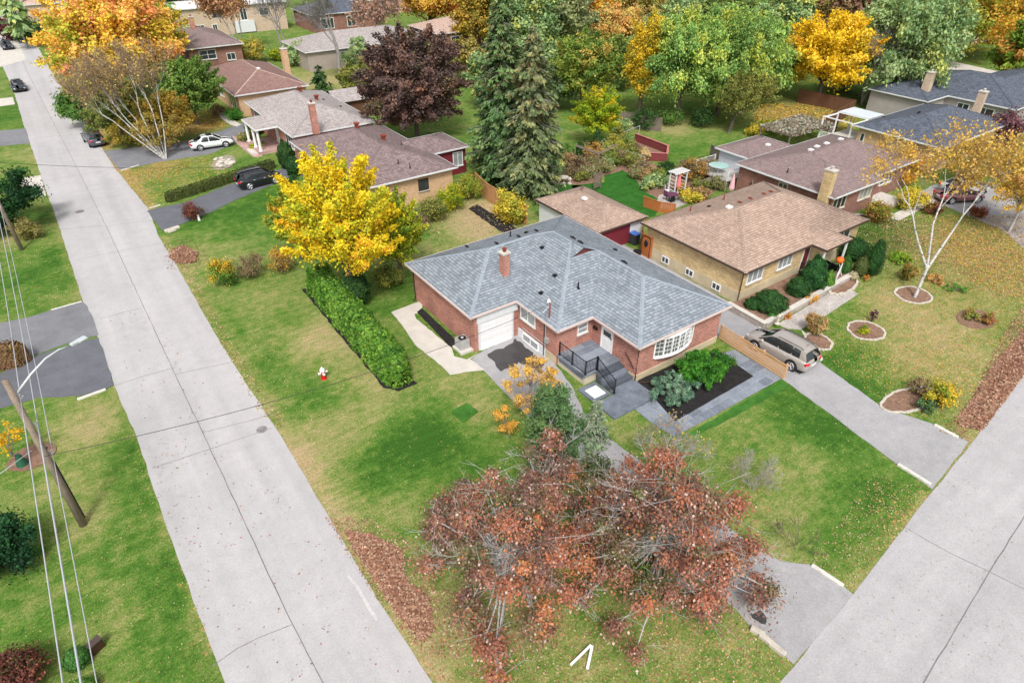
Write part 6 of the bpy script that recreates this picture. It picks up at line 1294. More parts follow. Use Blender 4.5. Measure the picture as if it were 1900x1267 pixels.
bush('clipped_cone', (1614, 510), 1.6, 3.0, BOXG, 'tall dark clipped cone at the right end of the curb bed', n=3600, size=.08, round_=True, shape=.5)
bush('clipped_yew', (1578, 482), 2.4, 1.9, BOXG, 'wide dark rounded yew against the porch of the yellow brick house', n=3000, size=.1, round_=True)
bush('garden_shrub', (1452, 583), 1.6, .5, P_([((236, 170, 60), 3), ((226, 150, 70), 2), ((200, 130, 90), 1)]), 'orange ground planting left under the yews', n=900, size=.08, XY=G(1456, 588)[:2])
bush('garden_shrub', (1500, 562), 2.2, .6, P_([((236, 176, 60), 3), ((230, 160, 90), 2)]), 'orange and apricot ground planting along the retaining wall', d=1.0, n=1200, size=.08)
bush('garden_shrub', (1605, 522), .7, .6, P_([((226, 140, 50), 3)]), 'orange flower clump in the curb bed', n=400, size=.06); bush('garden_shrub', (1580, 520), .8, .7, P_([((200, 190, 160), 3), ((150, 130, 110), 1)]), 'cream hydrangea ball in the curb bed', n=700, size=.07, round_=True)
bush('garden_shrub', (1670, 485), 2.4, .6, P_([((130, 176, 60), 3), ((160, 190, 70), 2)]), 'low spreading lime green juniper on the leafy lawn', n=1500, size=.12, elong=2.6)
bush('garden_shrub', (1770, 538), 2.2, .35, P_([((96, 160, 70), 3), ((120, 176, 80), 2)]), 'flat green ground cover patch right of the birch', n=900, size=.1)
bush('garden_shrub', (1735, 522), 2.2, .5, P_([((226, 176, 100), 3), ((206, 160, 100), 2)]), 'apricot grasses right of the birch trunk', n=900, size=.1)
bush('ornamental_grass', (1508, 618), 1.4, 1.7, P_([((200, 160, 110), 3), ((110, 140, 80), 2), ((160, 140, 90), 1)]), 'tawny fountain grass on the lawn corner behind the bronze car', n=1500, size=.16, elong=5, up=0)
bush('ornamental_grass', (1682, 520), 1.3, 1.3, P_([((180, 150, 80), 3), ((130, 140, 60), 2)]), 'straw grass clump at the foot of the white birch', n=900, size=.15, elong=5, up=0)
bush('garden_shrub', (1598, 618), .9, .6, LIME, 'yellow green plant in the middle of the round island bed', n=500, size=.1, elong=3); bush('garden_shrub', (1617, 598), .7, 1.3, P_([((110, 70, 86), 3), ((130, 90, 96), 2)]), 'dark purple seedhead plant at the back of the round island bed', n=500, size=.08)
bush('garden_shrub', (1735, 755), 2.1, 1.8, P_([((240, 196, 50), 4), ((200, 190, 60), 2), ((130, 160, 60), 1.5)]), 'bright yellow shrub near the street end of the pale driveway', n=3000, size=.11)
bush('garden_shrub', (1712, 765), 1.4, .8, P_([((90, 130, 90), 3), ((110, 146, 100), 2)]), 'grey green low plant below the bright yellow shrub', n=900, size=.1); bush('garden_shrub', (1705, 730), 1.8, 1.0, DRY, 'dry brown stems left of the bright yellow shrub', n=900, size=.08)
bush('garden_shrub', (1800, 590), 1.8, .7, P_([((140, 160, 80), 3), ((190, 160, 90), 2)]), 'fading green perennials in the low bed', n=900, size=.1); bush('garden_shrub', (1830, 600), 1.3, .8, P_([((190, 120, 80), 3), ((150, 150, 70), 2)]), 'rust and green perennials right in the low bed', n=700, size=.1)
bush('garden_shrub', (1625, 410), 3.2, 1.8, P_([((150, 150, 60), 3), ((160, 96, 70), 2.4), ((206, 180, 70), 1)]), 'red and green shrub in front of the brown brick bungalow', n=2600, size=.13)
bush('garden_shrub', (1690, 388), 3.4, 2.0, YSH, 'yellow shrub beside the pale path of the brown brick bungalow', n=2600, size=.14); bush('garden_shrub', (1672, 345), 4.6, 4.2, P_([((232, 170, 50), 3), ((200, 160, 60), 2), ((226, 140, 60), 1)]), 'orange leaved small tree before the brown brick bungalow', n=4200, size=.16, K=34)
bush('garden_shrub', (1730, 398), 2.4, 1.2, P_([((150, 90, 60), 3), ((110, 76, 50), 2)]), 'rust brown shrub behind the birch limbs', n=900, size=.14); bush('garden_shrub', (1812, 404), 2.0, 1.1, P_([((150, 80, 50), 3), ((120, 70, 50), 2)]), 'dark rust shrub near the small signpost', n=700, size=.14)
bush('garden_shrub', (1845, 275), 5.5, 4.6, P_([((110, 66, 84), 3), ((130, 84, 96), 2)]), 'plum purple shrub at the corner of the charcoal roof', n=3200, size=.22)
# the white birch on the right lawn: three rising limbs, thin amber leaves
bare_tree('white_birch', (1697, 552), (1735, 235), 'white barked birch with three limbs and thin amber leaves on the right lawn', BIRCH, r0=.09, stems=3, depth=4, spread=.5, L=.24, clear=.2, n=4600, size=.12, pal=P_([((232, 186, 80), 3), ((214, 172, 70), 2), ((226, 196, 120), 1.5)]), up=.14, seed=51,
          dirs=[(-.35, .5, 1), (-.02, .22, 1), (.62, -.02, 1)], wmin=.006, fork=(.35, .1, 2.3))
tree('birch_tree', (1872, 430), (1870, 225), 150, P_([((226, 180, 70), 3), ((206, 170, 60), 2.4), ((170, 160, 60), 1.4), ((214, 160, 100), 1)]), 'broad amber birch at the right edge', n=9000, size=.17, cb=.12, bark=BIRCH, B=130, rad=.1, r0=.12)
tree('birch_tree', (1800, 350), (1790, 250), 120, OGR, 'amber tree in front of the charcoal roofed bungalow', n=5000, size=.2, cb=.1, K=50, csize=.18, bark=BIRCH, nl=16)
# ---------------------------------------------------------------- cars
def carpaint(name, c, rough=.28, metal=.35):
    m, nt, bs = newmat(name); bs.inputs['Base Color'].default_value = (*c, 1); bs.inputs['Roughness'].default_value = rough; bs.inputs['Metallic'].default_value = metal
    bs.inputs['Coat Weight'].default_value = .6; bs.inputs['Coat Roughness'].default_value = .08; return m
CGLASS = plain('car_glass', (.02, .026, .03), .05, .1, 1, spec=.9)
TAIL = plain('tail_light', (.55, .01, .02), .2, .05); HEAD = plain('head_light', (.6, .62, .64), .12, .05, 2, metal=.2); RIM = plain('alloy_rim', (.5, .51, .53), .3, .05, 3, metal=.6); PLATE = plain('licence_plate', (.6, .62, .66), .5, .04)
def loft(mb, st, m=0):
    k = len(st[0]); full = []
    for s in st: full.append([(x, -y, z) for x, y, z in s[::-1] if y > 1e-6] + list(s))
    n = len(full[0]); V = [p for r in full for p in r]; Fq = []
    for i in range(len(full) - 1):
        for j in range(n - 1): Fq.append((i * n + j, i * n + j + 1, (i + 1) * n + j + 1, (i + 1) * n + j))
    Fq.append(tuple(range(n))[::-1]); Fq.append(tuple((len(full) - 1) * n + j for j in range(n)))
    mb.add(V, Fq, m)
def car(px, heading, paint, label, kind='suv', L=4.6, Wd=1.86, H=1.68, group='parked cars', XY=None, z=.03):
    X, Y = XY if XY else G(*px)[:2]; root = empty('parked_car', (X, Y, z), label, 'car', group, heading)
    h = Wd / 2; f = L / 4.7; suv = kind == 'suv'
    zb = 1.02 if suv else .86; hd = .98 if suv else .84
    S = [(-2.35, .42, .78, .80), (-2.3, .3, zb - .06, .9), (-2.1, .25, zb + .02 if suv else zb + .04, .96), (-1.75, .22, zb + (.04 if suv else .07), .99), (-1.0, .2, zb + .02, 1), (0, .2, zb, 1), (.9, .2, zb - .02, 1), (1.2, .2, zb - .01, .99), (1.55, .21, hd - .02, .98), (1.95, .23, hd - .1, .95), (2.2, .28, hd - .2, .88), (2.35, .36, hd - .34, .74)]
    st = []
    for x, b, t, w in S:
        x *= f; w *= h; m = (b + t) / 2
        st.append([(x, 0, b), (x, w * .8, b), (x, w * .94, b + .1), (x, w, m - .05), (x, w * .99, m + .12), (x, w * .95, t - .07), (x, w * .84, t), (x, w * .4, t + .035), (x, 0, t + .045)])
    mb = MB(); loft(mb, st); body = mb.build('body', paint, root, world=False, smooth=True, fix=True, uv=False)
    if suv: Gs = [(1.32, zb - .0, .04, .86, .86), (.55, zb, H - zb - .1, .86, .72), (.2, zb, H - zb - .02, .86, .70), (-.9, zb, H - zb, .87, .69), (-1.7, zb, H - zb - .07, .86, .67), (-1.98, zb, H - zb - .16, .85, .66), (-2.24, zb, .1, .84, .80)]
    else: Gs = [(1.15, zb, .03, .85, .85), (.35, zb, H - zb - .07, .84, .68), (0, zb, H - zb, .84, .66), (-.7, zb, H - zb - .03, .84, .65), (-1.0, zb, H - zb - .1, .84, .65), (-1.78, zb, .09, .82, .78)]
    st = []
    for x, b, dz, w0, w1 in Gs:
        x *= f; st.append([(x, 0, b - .05), (x, w0 * h, b - .05), (x, (w0 * .45 + w1 * .55) * h, b + dz * .6), (x, w1 * h, b + dz * .92), (x, w1 * h * .9, b + dz), (x, 0, b + dz + .025)])
    mb = MB(); loft(mb, st); mb.build('windows', CGLASS, root, world=False, smooth=False, fix=True, uv=False)
    # roof panel and pillars over the glass
    rs = [g for g in Gs if g[2] > H - zb - (.12 if suv else .11)]; rs = rs if not suv else [g for g in Gs[1:6]]
    st = []
    for x, b, dz, w0, w1 in rs: x *= f; st.append([(x, 0, b + dz * .97), (x, w1 * h * 1.03, b + dz * .90), (x, w1 * h * 1.0, b + dz + .005), (x, w1 * h * .88, b + dz + .022), (x, 0, b + dz + .05)])
    mb = MB(); loft(mb, st)
    def pil(i, j, r=.035):
        for s in (-1, 1):
            a, c = Gs[i], Gs[j]; mb.tube([(a[0] * f, s * a[3] * h * 1.0, a[1] + a[2] * (1 if a[2] < .2 else 0)), (c[0] * f, s * c[4] * h * 1.0, c[1] + c[2] * .94)], r, 5)
    pil(0, 1, .04); q = len(Gs) - 1
    for s in (-1, 1):
        for xx in ((-.25,) if not suv else (-.15, -1.1)):
            mb.add([(xx * f - .04, s * h * .862, zb - .02), (xx * f + .04, s * h * .862, zb - .02), (xx * f + .02, s * h * .70, H - .06), (xx * f - .06, s * h * .70, H - .06)], [(0, 1, 2, 3) if s < 0 else (3, 2, 1, 0)])
        if suv: mb.add([(-1.72 * f, s * h * .875, zb - .03), (-2.27 * f, s * h * .86, zb - .03), (-2.2 * f, s * h * .82, zb + .15), (-1.98 * f, s * h * .69, H - .2), (-1.62 * f, s * h * .70, H - .1)], [(0, 1, 2, 3, 4)[::s]])
        else: mb.add([(-1.2 * f, s * h * .862, zb - .03), (-1.8 * f, s * h * .84, zb + .03), (-1.0 * f, s * h * .68, H - .12), (-.86 * f, s * h * .69, H - .1)], [(0, 1, 2, 3)[::s]])
    mb.build('roof', paint, root, world=False, fix=False, uv=False)
    wr = .36 if suv else .33; wx = (1.42 * f, -1.36 * f)
    for x in wx:
        for s in (-1, 1):
            mb = MB(); mb.tube([(x, s * h * .9, wr + .02), (x, s * (h + .004), wr + .02)], wr + .075, 22); mb.build('wheel_arch', RUBBER, root, world=False, uv=False)
            mb = MB(); mb.tube([(x, s * (h - .2), wr), (x, s * (h - .01), wr), (x, s * (h + .015), wr)], [wr, wr, wr - .03], 22); t = mb.build('wheel', RUBBER, root, world=False, uv=False)
            mb = MB(); mb.tube([(x, s * (h + .01), wr), (x, s * (h + .022), wr)], wr * .7, 20, 1)
            for k in range(5):
                a = 2 * math.pi * k / 5 + .3; mb.tube([(x, s * (h + .03), wr), (x + math.cos(a) * wr * .66, s * (h + .03), wr + math.sin(a) * wr * .66)], [.05, .035], 4, 0)
            mb.tube([(x, s * (h + .015), wr), (x, s * (h + .045), wr)], .07, 8, 0)
            k = 20; ringp = [(x + math.cos(2 * math.pi * i / k) * wr * .68, s * (h + .028), wr + math.sin(2 * math.pi * i / k) * wr * .68) for i in range(k + 1)]
            mb.tube(ringp, .022, 4, 0); mb.build('rim', [RIM, RUBBER], t, world=False, uv=False)
    for s in (-1, 1):
        mb = MB(); mb.cbox((-2.2 * f, s * h * .74, .86 if suv else .76), .3, .34 if suv else .42, .16, s * -.25); mb.build('tail_light', TAIL, root, world=False, bevel=.02, uv=False)
        mb = MB(); mb.cbox((2.1 * f, s * h * .66, hd - .27), .34, .34, .13, s * -.45); mb.build('headlight', HEAD, root, world=False, bevel=.02, uv=False)
        mb = MB(); mb.cbox((.98 * f, s * (h + .06), zb + .08), .16, .2, .13); mb.build('mirror', paint, root, world=False, bevel=.03, uv=False)
        for xx in (.35, -.75): mb = MB(); mb.cbox((xx * f, s * (h * .985), zb - .14), .18, .04, .03); mb.build('door_handle', HEAD if suv else paint, root, world=False, uv=False)
        if suv: mb = MB(); mb.tube([(.1 * f, s * h * .66, H + .02), (-.1 * f, s * h * .66, H + .06), (-1.5 * f, s * h * .63, H + .05), (-1.75 * f, s * h * .63, H - .03)], .018, 5); mb.build('roof_rail', BLACKM, root, world=False, uv=False)
    mb = MB(); mb.cbox((-2.36 * f, 0, .62), .03, .5, .14); mb.build('licence_plate', PLATE, root, world=False, uv=False)
    mb = MB(); mb.cbox((2.345 * f, 0, .5), .03, 1.1, .2); mb.build('grille', BLACKM, root, world=False, uv=False)
    mb = MB(); mb.cbox((0, 0, .2), 4.2 * f, Wd * .86, .14); mb.build('underbody', RUBBER, root, world=False, uv=False)
    mb = MB(); mb.tube([(-1.55 * f, 0, H - .03), (-1.68 * f, 0, H + .1)], [.03, .012], 5); mb.build('antenna', BLACKM, root, world=False, uv=False)
    if not suv: mb = MB(); mb.cbox((-.1 * f, 0, H + .05), .62, .85, .012); mb.build('sunroof', CGLASS, root, world=False, uv=False)
    return root
BRONZE = carpaint('bronze_paint', lin((186, 178, 172), .9), .32, .4)
# rear left wheel contact at (1462,688); the car points up the driveway (+Y)
rx_, ry_, _ = G(1462, 688); car(None, R(91.5), BRONZE, 'bronze crossover parked on the driveway behind the new cedar fence', 'suv', 4.55, 1.86, 1.66, XY=(rx_ + .95, ry_ + 1.32))
wx_, wy_, _ = G(372, 281); car(None, R(-6), carpaint('white_pearl', (.72, .73, .74), .25, .05), 'white sedan parked across the far driveway beside the birch clump', 'sedan', 4.75, 1.84, 1.46, XY=(wx_ + 1.55, wy_ + .75))
bx_, by_, _ = G(461, 353); car(None, R(4), carpaint('black_paint', (.012, .014, .02), .22, .2), 'black crossover on the sealed driveway by the clipped hedge', 'suv', 4.5, 1.84, 1.64, XY=(bx_ + 1.45, by_ + .9))
car(None, R(96), carpaint('slate_paint', lin((96, 98, 110), .8), .28, .4), 'grey hatchback seen from behind at the right side of the street', 'suv', 4.3, 1.8, 1.6, XY=(G(183, 274)[0] - .1, G(183, 274)[1] + 1.9))
car(None, R(-88), carpaint('dark_grey_paint', lin((66, 72, 80), .8), .25, .4), 'dark sedan facing the camera at the left side of the street', 'sedan', 4.6, 1.82, 1.44, XY=(-1.9, 126.2))
car(None, R(-86), carpaint('charcoal_paint', lin((84, 90, 100), .8), .25, .4), 'dark grey sedan, front one of the two cars at the top left', 'sedan', 4.6, 1.82, 1.44, XY=(-1.6, 163.5))
car(None, R(-86), carpaint('silver_paint', lin((206, 212, 220), .8), .25, .2), 'silver crossover behind the dark grey sedan at the top left', 'suv', 4.7, 1.86, 1.7, XY=(-3.0, 169.8))
car(None, R(-28), carpaint('rose_paint', lin((150, 96, 100), .8), .28, .3), 'dusty red car seen between the birch limbs', 'sedan', 4.6, 1.82, 1.44, XY=G(1776, 372)[:2])
car(None, R(-28), carpaint('pale_car_paint', lin((206, 208, 206), .8), .28, .1), 'pale car behind the dusty red one', 'sedan', 4.6, 1.82, 1.44, XY=(G(1800, 362)[0], G(1800, 362)[1] + .8))

# ---------------------------------------------------------------- poles, lamp and wires
def utility_pole(b, h, lean, label, r=.17):
    root = empty('utility_pole', (b[0], b[1], 0), label, 'utility pole', 'wooden utility poles along the street')
    mb = MB(); mb.tube([(b[0], b[1], -.2), (b[0] + lean[0] * .5, b[1] + lean[1] * .5, h * .5), (b[0] + lean[0], b[1] + lean[1], h)], [r, r * .88, r * .72], 10); mb.build('pole', POLEW, root, smooth=True)
    return root
pb = G(155, 974); up1 = utility_pole(pb, 8.35, (0.0, .75), 'wooden utility pole carrying the street lamp at the left')
px_, py_ = pb[0], pb[1]
mb = MB(); mb.tube([(px_ + .16, py_ + .25, 0.2), (px_ + .17, py_ + .4, 3.9), (px_ - .1, py_ + .5, 4.1), (px_ + .17, py_ + .6, 4.6)], .03, 6); mb.build('conduit', WIRED, up1)
for z, y in ((7.4, .72), (5.9, .6), (4.3, .5)):
    mb = MB(); mb.cyl((px_ + .2, py_ + y), .05, z - .1, z + .12, 8); mb.tube([(px_ + .1, py_ + y, z), (px_ + .3, py_ + y, z)], .02, 5); mb.build('insulator', ALU, up1)
pb2 = G(41, 464); up2 = utility_pole(pb2, 9.0, (-.2, 1.0), 'wooden utility pole at the left edge beyond the driveways')
lp = empty('street_lamp', (px_, py_, 7.7), 'pale curved street lamp arm with flat head over the driveways', 'street lamp')
A0 = Vector((px_ + .15, py_ + .75, 7.6)); mb = MB(); e = Vector((-2.55, 30.4, 8.35))
pth = [A0, A0.lerp(e, .3) + Vector((0, 0, .22)), A0.lerp(e, .6) + Vector((0, 0, .32)), A0.lerp(e, .85) + Vector((0, 0, .2)), e]
mb.tube(pth, [.05, .045, .042, .038, .035], 8); mb.build('arm', GALV, lp, smooth=True)
mb = MB(); dv = (e - pth[-2]).normalized(); rz = math.atan2(dv.y, dv.x); c = e + Vector((math.cos(rz), math.sin(rz), 0)) * .3
mb.cbox(c, .36, .2, .12, rz); mb.cbox(c + Vector((math.cos(rz), math.sin(rz), 0)) * .34, .42, .3, .09, rz); mb.build('head', GALV, lp, bevel=.02)
mb = MB(); mb.cbox(c + Vector((math.cos(rz) * .34, math.sin(rz) * .34, -.05)), .34, .24, .03, rz); mb.build('lens', plain('lamp_lens', (.5, .6, .66), .2, .05), lp)
def wire(a, b, sag, label, r=.016, mat=WIREM, n=18, cat='overhead cable'):
    a, b = Vector(a), Vector(b); pts = [a.lerp(b, i / n) - Vector((0, 0, sag * 4 * (i / n) * (1 - i / n))) for i in range(n + 1)]
    return tag(MB().tube(pts, r, 5).build('overhead_cable', mat, smooth=True), label, cat)
q1 = (px_ + .1, py_ + .75, 8.15); q2 = (pb2[0] - .1, pb2[1] + .9, 8.6)
wire((-4.6, -12, 7.6), (px_ + .22, py_ + .72, 7.5), .25, 'pale cable left of the other two, running down to the bottom edge', .022); wire((px_ + .22, py_ + .72, 7.5), (pb2[0], pb2[1] + .8, 7.6), .5, 'highest pale cable between the two wooden poles', .02)
wire((-4.5, -12, 6.6), (px_ + .3, py_ + .6, 6.0), .25, 'thick bundled pale cable, middle one at the bottom edge', .034); wire((px_ + .3, py_ + .6, 6.0), (pb2[0] + .1, pb2[1] + .7, 6.2), .45, 'middle pale cable between the two wooden poles', .022)
wire((-4.4, -12, 4.9), (px_ + .28, py_ + .5, 4.4), .25, 'thin pale cable, right one at the bottom edge', .018); wire((px_ + .28, py_ + .5, 4.4), (pb2[0] + .1, pb2[1] + .6, 4.9), .45, 'lowest pale cable between the two wooden poles', .018)
wire((px_ + .2, py_ - 1.6, 5.75), (21.4, 26.3, 4.1), .9, 'dark service cable crossing the street to the brick corner house', .014, WIRED, 30)
wire((px_ - .1, py_ - 1.0, 5.8), (-22, 20, 4.6), .4, 'pale service cable leading off the left edge near the yew', .018); wire((pb2[0], pb2[1] + .8, 7.4), (21.0, 60, 3.4), .6, 'thin dark cable crossing the street to the mauve roofed bungalow', .016, WIRED, 24)

# ---------------------------------------------------------------- hydrant, fences, boxes
x, y, _ = G(601, 702); hy = empty('fire_hydrant', (x, y, 0), 'red fire hydrant with white bonnet on the side lawn', 'fire hydrant')
MB().lathe((x, y, 0), [(.19, 0), (.19, .05), (.14, .07), (.13, .52), (.17, .54), (.17, .58)], 14).build('barrel', REDP, hy, smooth=False)
MB().lathe((x, y, 0), [(.165, .58), (.16, .66), (.12, .76), (.05, .81), (.04, .87), (.01, .88)], 14).build('bonnet', WHITE, hy)
mb = MB(); mb.tube([(x - .26, y, .46), (x + .26, y, .46)], .055, 8); mb.tube([(x - .29, y, .46), (x - .24, y, .46)], .07, 8); mb.tube([(x + .24, y, .46), (x + .29, y, .46)], .07, 8); mb.tube([(x, y, .44), (x, y - .24, .44)], .08, 8); mb.build('outlet', WHITE, hy)
def slat_fence(A_, B_, n, h, label, mat, rails=5, rw=.12, post=.1, cat='fence', group=None, name='wood_fence'):
    A_, B_ = Vector(A_[:2]), Vector(B_[:2]); root = empty(name, (A_.x, A_.y, 0), label, cat, group); d = (B_ - A_); L = d.length; d.normalize(); rz = math.atan2(d.y, d.x)
    for i in range(n + 1): p = A_ + d * L * i / n; mb = MB(); mb.cbox((p.x, p.y, (h + .1) / 2 - .05), post, post, h + .1); mb.cbox((p.x, p.y, h + .01), post * 1.15, post * 1.15, .03); mb.build('post', mat, root)
    c = (A_ + B_) / 2; nn = Vector((d.y, -d.x)) * (post / 2 + .014)
    for k in range(rails): z = .14 + (h - .2) * k / (rails - 1); mb = MB(); mb.cbox((c.x + nn.x, c.y + nn.y, z), L, .028, rw, rz); mb.build('rail', mat, root)
    return root
slat_fence((32.45, 21.3), (32.2, 16.05), 3, 1.12, 'new pale cedar fence of horizontal boards along the shared driveway', CEDAR, 6, .12)
def board_fence(pts, h, label, mat, bw=.15, cat='fence', name='wood_fence', cap=True):
    root = empty(name, (pts[0][0], pts[0][1], 0), label, cat); r = random.Random(int(pts[0][0] * 9)); mb = MB()
    for i in range(len(pts) - 1):
        A_, B_ = Vector(pts[i][:2]), Vector(pts[i + 1][:2]); d = B_ - A_; L = d.length; d.normalize(); rz = math.atan2(d.y, d.x); n = max(1, int(L / bw))
        for k in range(n): p = A_ + d * (k + .5) * L / n; hh = h + r.uniform(-.015, .015); mb.cbox((p.x, p.y, hh / 2 - .02), bw * .93, .022, hh, rz + r.uniform(-.012, .012))
        m = max(1, round(L / 2.4)); pm = MB()
        for k in range(m + 1): p = A_ + d * L * k / m; pm.cbox((p.x - d.y * .06, p.y + d.x * .06, h / 2), .09, .09, h + .12)
        pm.build('posts', mat, root)
        if cap: c = (A_ + B_) / 2; cm = MB(); cm.cbox((c.x, c.y, h + .02), L, .1, .04, rz); cm.build('cap_rail', mat, root)
    mb.build('boards', mat, root); return root
board_fence([G(882, 352)[:2], (32.6, 50.0), (32.5, 43.6)], 1.75, 'tan board fence running up the back garden behind the yellow shrub', TANWOOD)
board_fence([(38.75, 35.2), (36.95, 33.45)], 1.9, 'orange stained board fence between the garage and the yellow brick house', ORWOOD, cap=False)
gt = board_fence([(36.9, 33.4), (36.86, 32.3)], 1.9, 'orange stained garden gate with a dark oval beside the yellow brick wall', ORWOOD, cat='gate', name='garden_gate', cap=True)
mb = MB(); mb.tube([(36.84, 32.85 + .17 * math.cos(t * .524), 1.2 + .26 * math.sin(t * .524)) for t in range(13)], .05, 5); mb.cbox((36.84, 32.85, 1.2), .03, .26, .4); mb.build('oval', BLACKM, gt); mb = MB(); mb.tube([(36.84, 33.3, 0), (36.84, 33.3, 1.75), (36.84, 32.85, 1.85), (36.84, 32.4, 1.75), (36.84, 32.4, 0)], .03, 5); mb.build('gate_frame', BLACKM, gt)
board_fence([G(1478, 190)[:2], G(1580, 212)[:2]], 1.8, 'brown board fence at the back of the leafy lawn below the golden maple', BRWOOD); board_fence([G(1580, 212)[:2], (80, 44.5), (80.2, 43)], 1.8, 'brown board fence by the white pergola frame', BRWOOD)
board_fence([G(1150, 232)[:2], G(1225, 245)[:2]], 1.7, 'weathered board fence behind the back lawn', OLDWOOD); board_fence([G(1315, 296)[:2], G(1385, 345)[:2], (52.8, 34.6)], 1.7, 'weathered grey fence below the raised deck', OLDWOOD)
board_fence([G(1193, 383)[:2], G(1222, 394)[:2], G(1250, 398)[:2]], 1.0, 'low curved orange wood wall round the patio edge', ORWOOD)
# maroon raised bed
rb = empty('raised_planter', (62, 46, 0), 'maroon timber raised planter at the edge of the back lawn', 'planter'); mb = MB()
pts = gp([(1178, 262), (1238, 285), (1236, 300), (1195, 298)]); pp = [Vector(p) for p in pts]
for i in range(3): a, b = pp[i], pp[i + 1]; c = (a + b) / 2; mb.cbox((c.x, c.y, .45 + i * .004), (b - a).length + .08, .1, .9, math.atan2((b - a).y, (b - a).x))
mb.build('boards', REDPL, rb); MB().prism(gp([(1176, 264), (1234, 286), (1232, 298), (1196, 296), (1165, 280)]), -.1, .12).build('soil', BRMULCH, rb); mb = MB()
for i in range(3): a, b = pp[i], pp[i + 1]; c = (a + b) / 2; mb.cbox((c.x, c.y, .92 + i * .004), (b - a).length + .16, .24, .04, math.atan2((b - a).y, (b - a).x))
mb.build('cap_rail', plain('dusty_pink_trim', lin((190, 120, 116), .8), .8), rb)
# wire fence rails and weathered pergola in the planting
def railset(pts, h, label, mat=GALV, r=.03, name='wire_fence'):
    root = empty(name, (pts[0][0], pts[0][1], 0), label, 'fence')
    for i in range(len(pts) - 1):
        a, b = Vector((*pts[i][:2], h)), Vector((*pts[i + 1][:2], h)); mb = MB(); mb.tube([a, b], r, 6); mb.tube([a - Vector((0, 0, h - .15)), b - Vector((0, 0, h - .15))], r * .5, 5); n = max(1, int((b - a).length / 2.6))
        mb.build('rail', mat, root); mb = MB()
        for k in range(n + 1): p = a.lerp(b, k / n); mb.tube([(p.x, p.y, 0), (p.x, p.y, h + .05)], r, 6)
        mb.build('posts', mat, root)
    return root
railset([G(1185, 252)[:2], G(1112, 282)[:2], G(1195, 312)[:2]], 1.2, 'green-grey wire fence zigzagging through the back garden planting')
pg = empty('weathered_pergola', (*G(1105, 318)[:2], 0), 'weathered timber frame standing among dry garden plants', 'pergola')
a, b, c = [Vector((*G(*q)[:2], 0)) for q in ((1066, 306), (1108, 322), (1142, 305))]; mb = MB(); U = Vector((0, 0, 2.1))
for u, v in ((a, b), (b, c)): mb.tube([u + U, v + U], .07, 4); mb.tube([u + U + Vector((.3, .4, 0)), v + U + Vector((.3, .4, 0))], .05, 4)
mb.build('beams', OLDWOOD, pg)
for u in (a, b, c): mb = MB(); mb.tube([u, u + U], .06, 4); mb.build('post', OLDWOOD, pg)
x, y, _ = G(1108, 352); lt = empty('wood_trellis', (x, y, 0), 'slatted weathered panel leaning behind the garage', 'trellis'); mb = MB()
for k in range(9): mb.cbox((x, y + .02 * k, .3 + k * .17), 1.2, .04, .1, .2)
for s in (-.5, .5): mb.cbox((x + s, y + .1 * s, .9), .08, .06, 1.8, .2)
mb.build('slats', OLDWOOD, lt)
# garden arbor
x, y, _ = G(1254, 360); ar = empty('garden_arbor', (x, y, 0), 'pale lattice arbor with slatted top behind the coral parasol', 'arbor'); mb = MB()
for s in (-.75, .75):
    for t in (-.4, .4): mb.box(x + s - .05, x + s + .05, y + t - .05, y + t + .05, 0, 2.3)
    for k in range(6): mb.box(x + s - .02, x + s + .02, y - .4, y + .4, .2 + k * .35, .25 + k * .35)
mb.build('frame', WHITE2, ar); mb = MB()
for k in range(8): mb.box(x - .9 + k * .25, x - .84 + k * .25, y - .6, y + .6, 2.34, 2.42)
mb.box(x - 1, x + 1, y - .45, y - .39, 2.3, 2.34); mb.box(x - 1, x + 1, y + .39, y + .45, 2.3, 2.34); mb.build('slats', WHITE, ar)
def parasol(px, h, r, mat, label):
    x, y, _ = G(*px); root = empty('parasol', (x, y, 0), label, 'parasol'); MB().cyl((x, y), .03, 0, h, 8).build('pole', WHITE2, root)
    MB().lathe((x, y, 0), [(r * .9, h - 1.5), (r, h - 1.3), (r * .6, h - .6), (.06, h), (.02, h + .08)], 8).build('canopy', mat, root); MB().cyl((x, y), .25, 0, .08, 12).build('base', CONC, root); return root
parasol((1256, 362), 2.35, .24, PINK, 'folded coral parasol standing on the patio'); parasol((1354, 366), 2.3, .3, PALEPINK, 'folded pale pink parasol rising behind the tan roof')
x, y, _ = G(1246, 374); tb = empty('patio_table', (x, y, 0.06), 'round dark patio table on the paved patio', 'table', ); MB().lathe((x, y, 0), [(.6, .7), (.6, .74), (.02, .745)], 18).build('tabletop', plain('plum_metal', lin((110, 60, 90), .7), .5), tb)
for k in range(4): a = k * 1.57; MB().tube([(x + .4 * math.cos(a), y + .4 * math.sin(a), .06), (x + .3 * math.cos(a), y + .3 * math.sin(a), .7)], .02, 5).build('leg', BLACKM, tb)
def chair(px, rz, mat, label):
    x, y, _ = G(*px); root = empty('patio_chair', (x, y, .06), label, 'chair', 'chairs round the patio table', rz)
    mb = MB(); mb.cbox((0, 0, .42), .46, .44, .04); mb.build('seat', mat, root, world=False); mb = MB(); mb.cbox((-.24, 0, .72), .04, .44, .56); mb.build('backrest', mat, root, world=False)
    for a in (-.2, .2):
        for b in (-.2, .2): mb = MB(); mb.tube([(a, b, 0), (a, b, .42)], .015, 4); mb.build('leg', BLACKM, root, world=False)
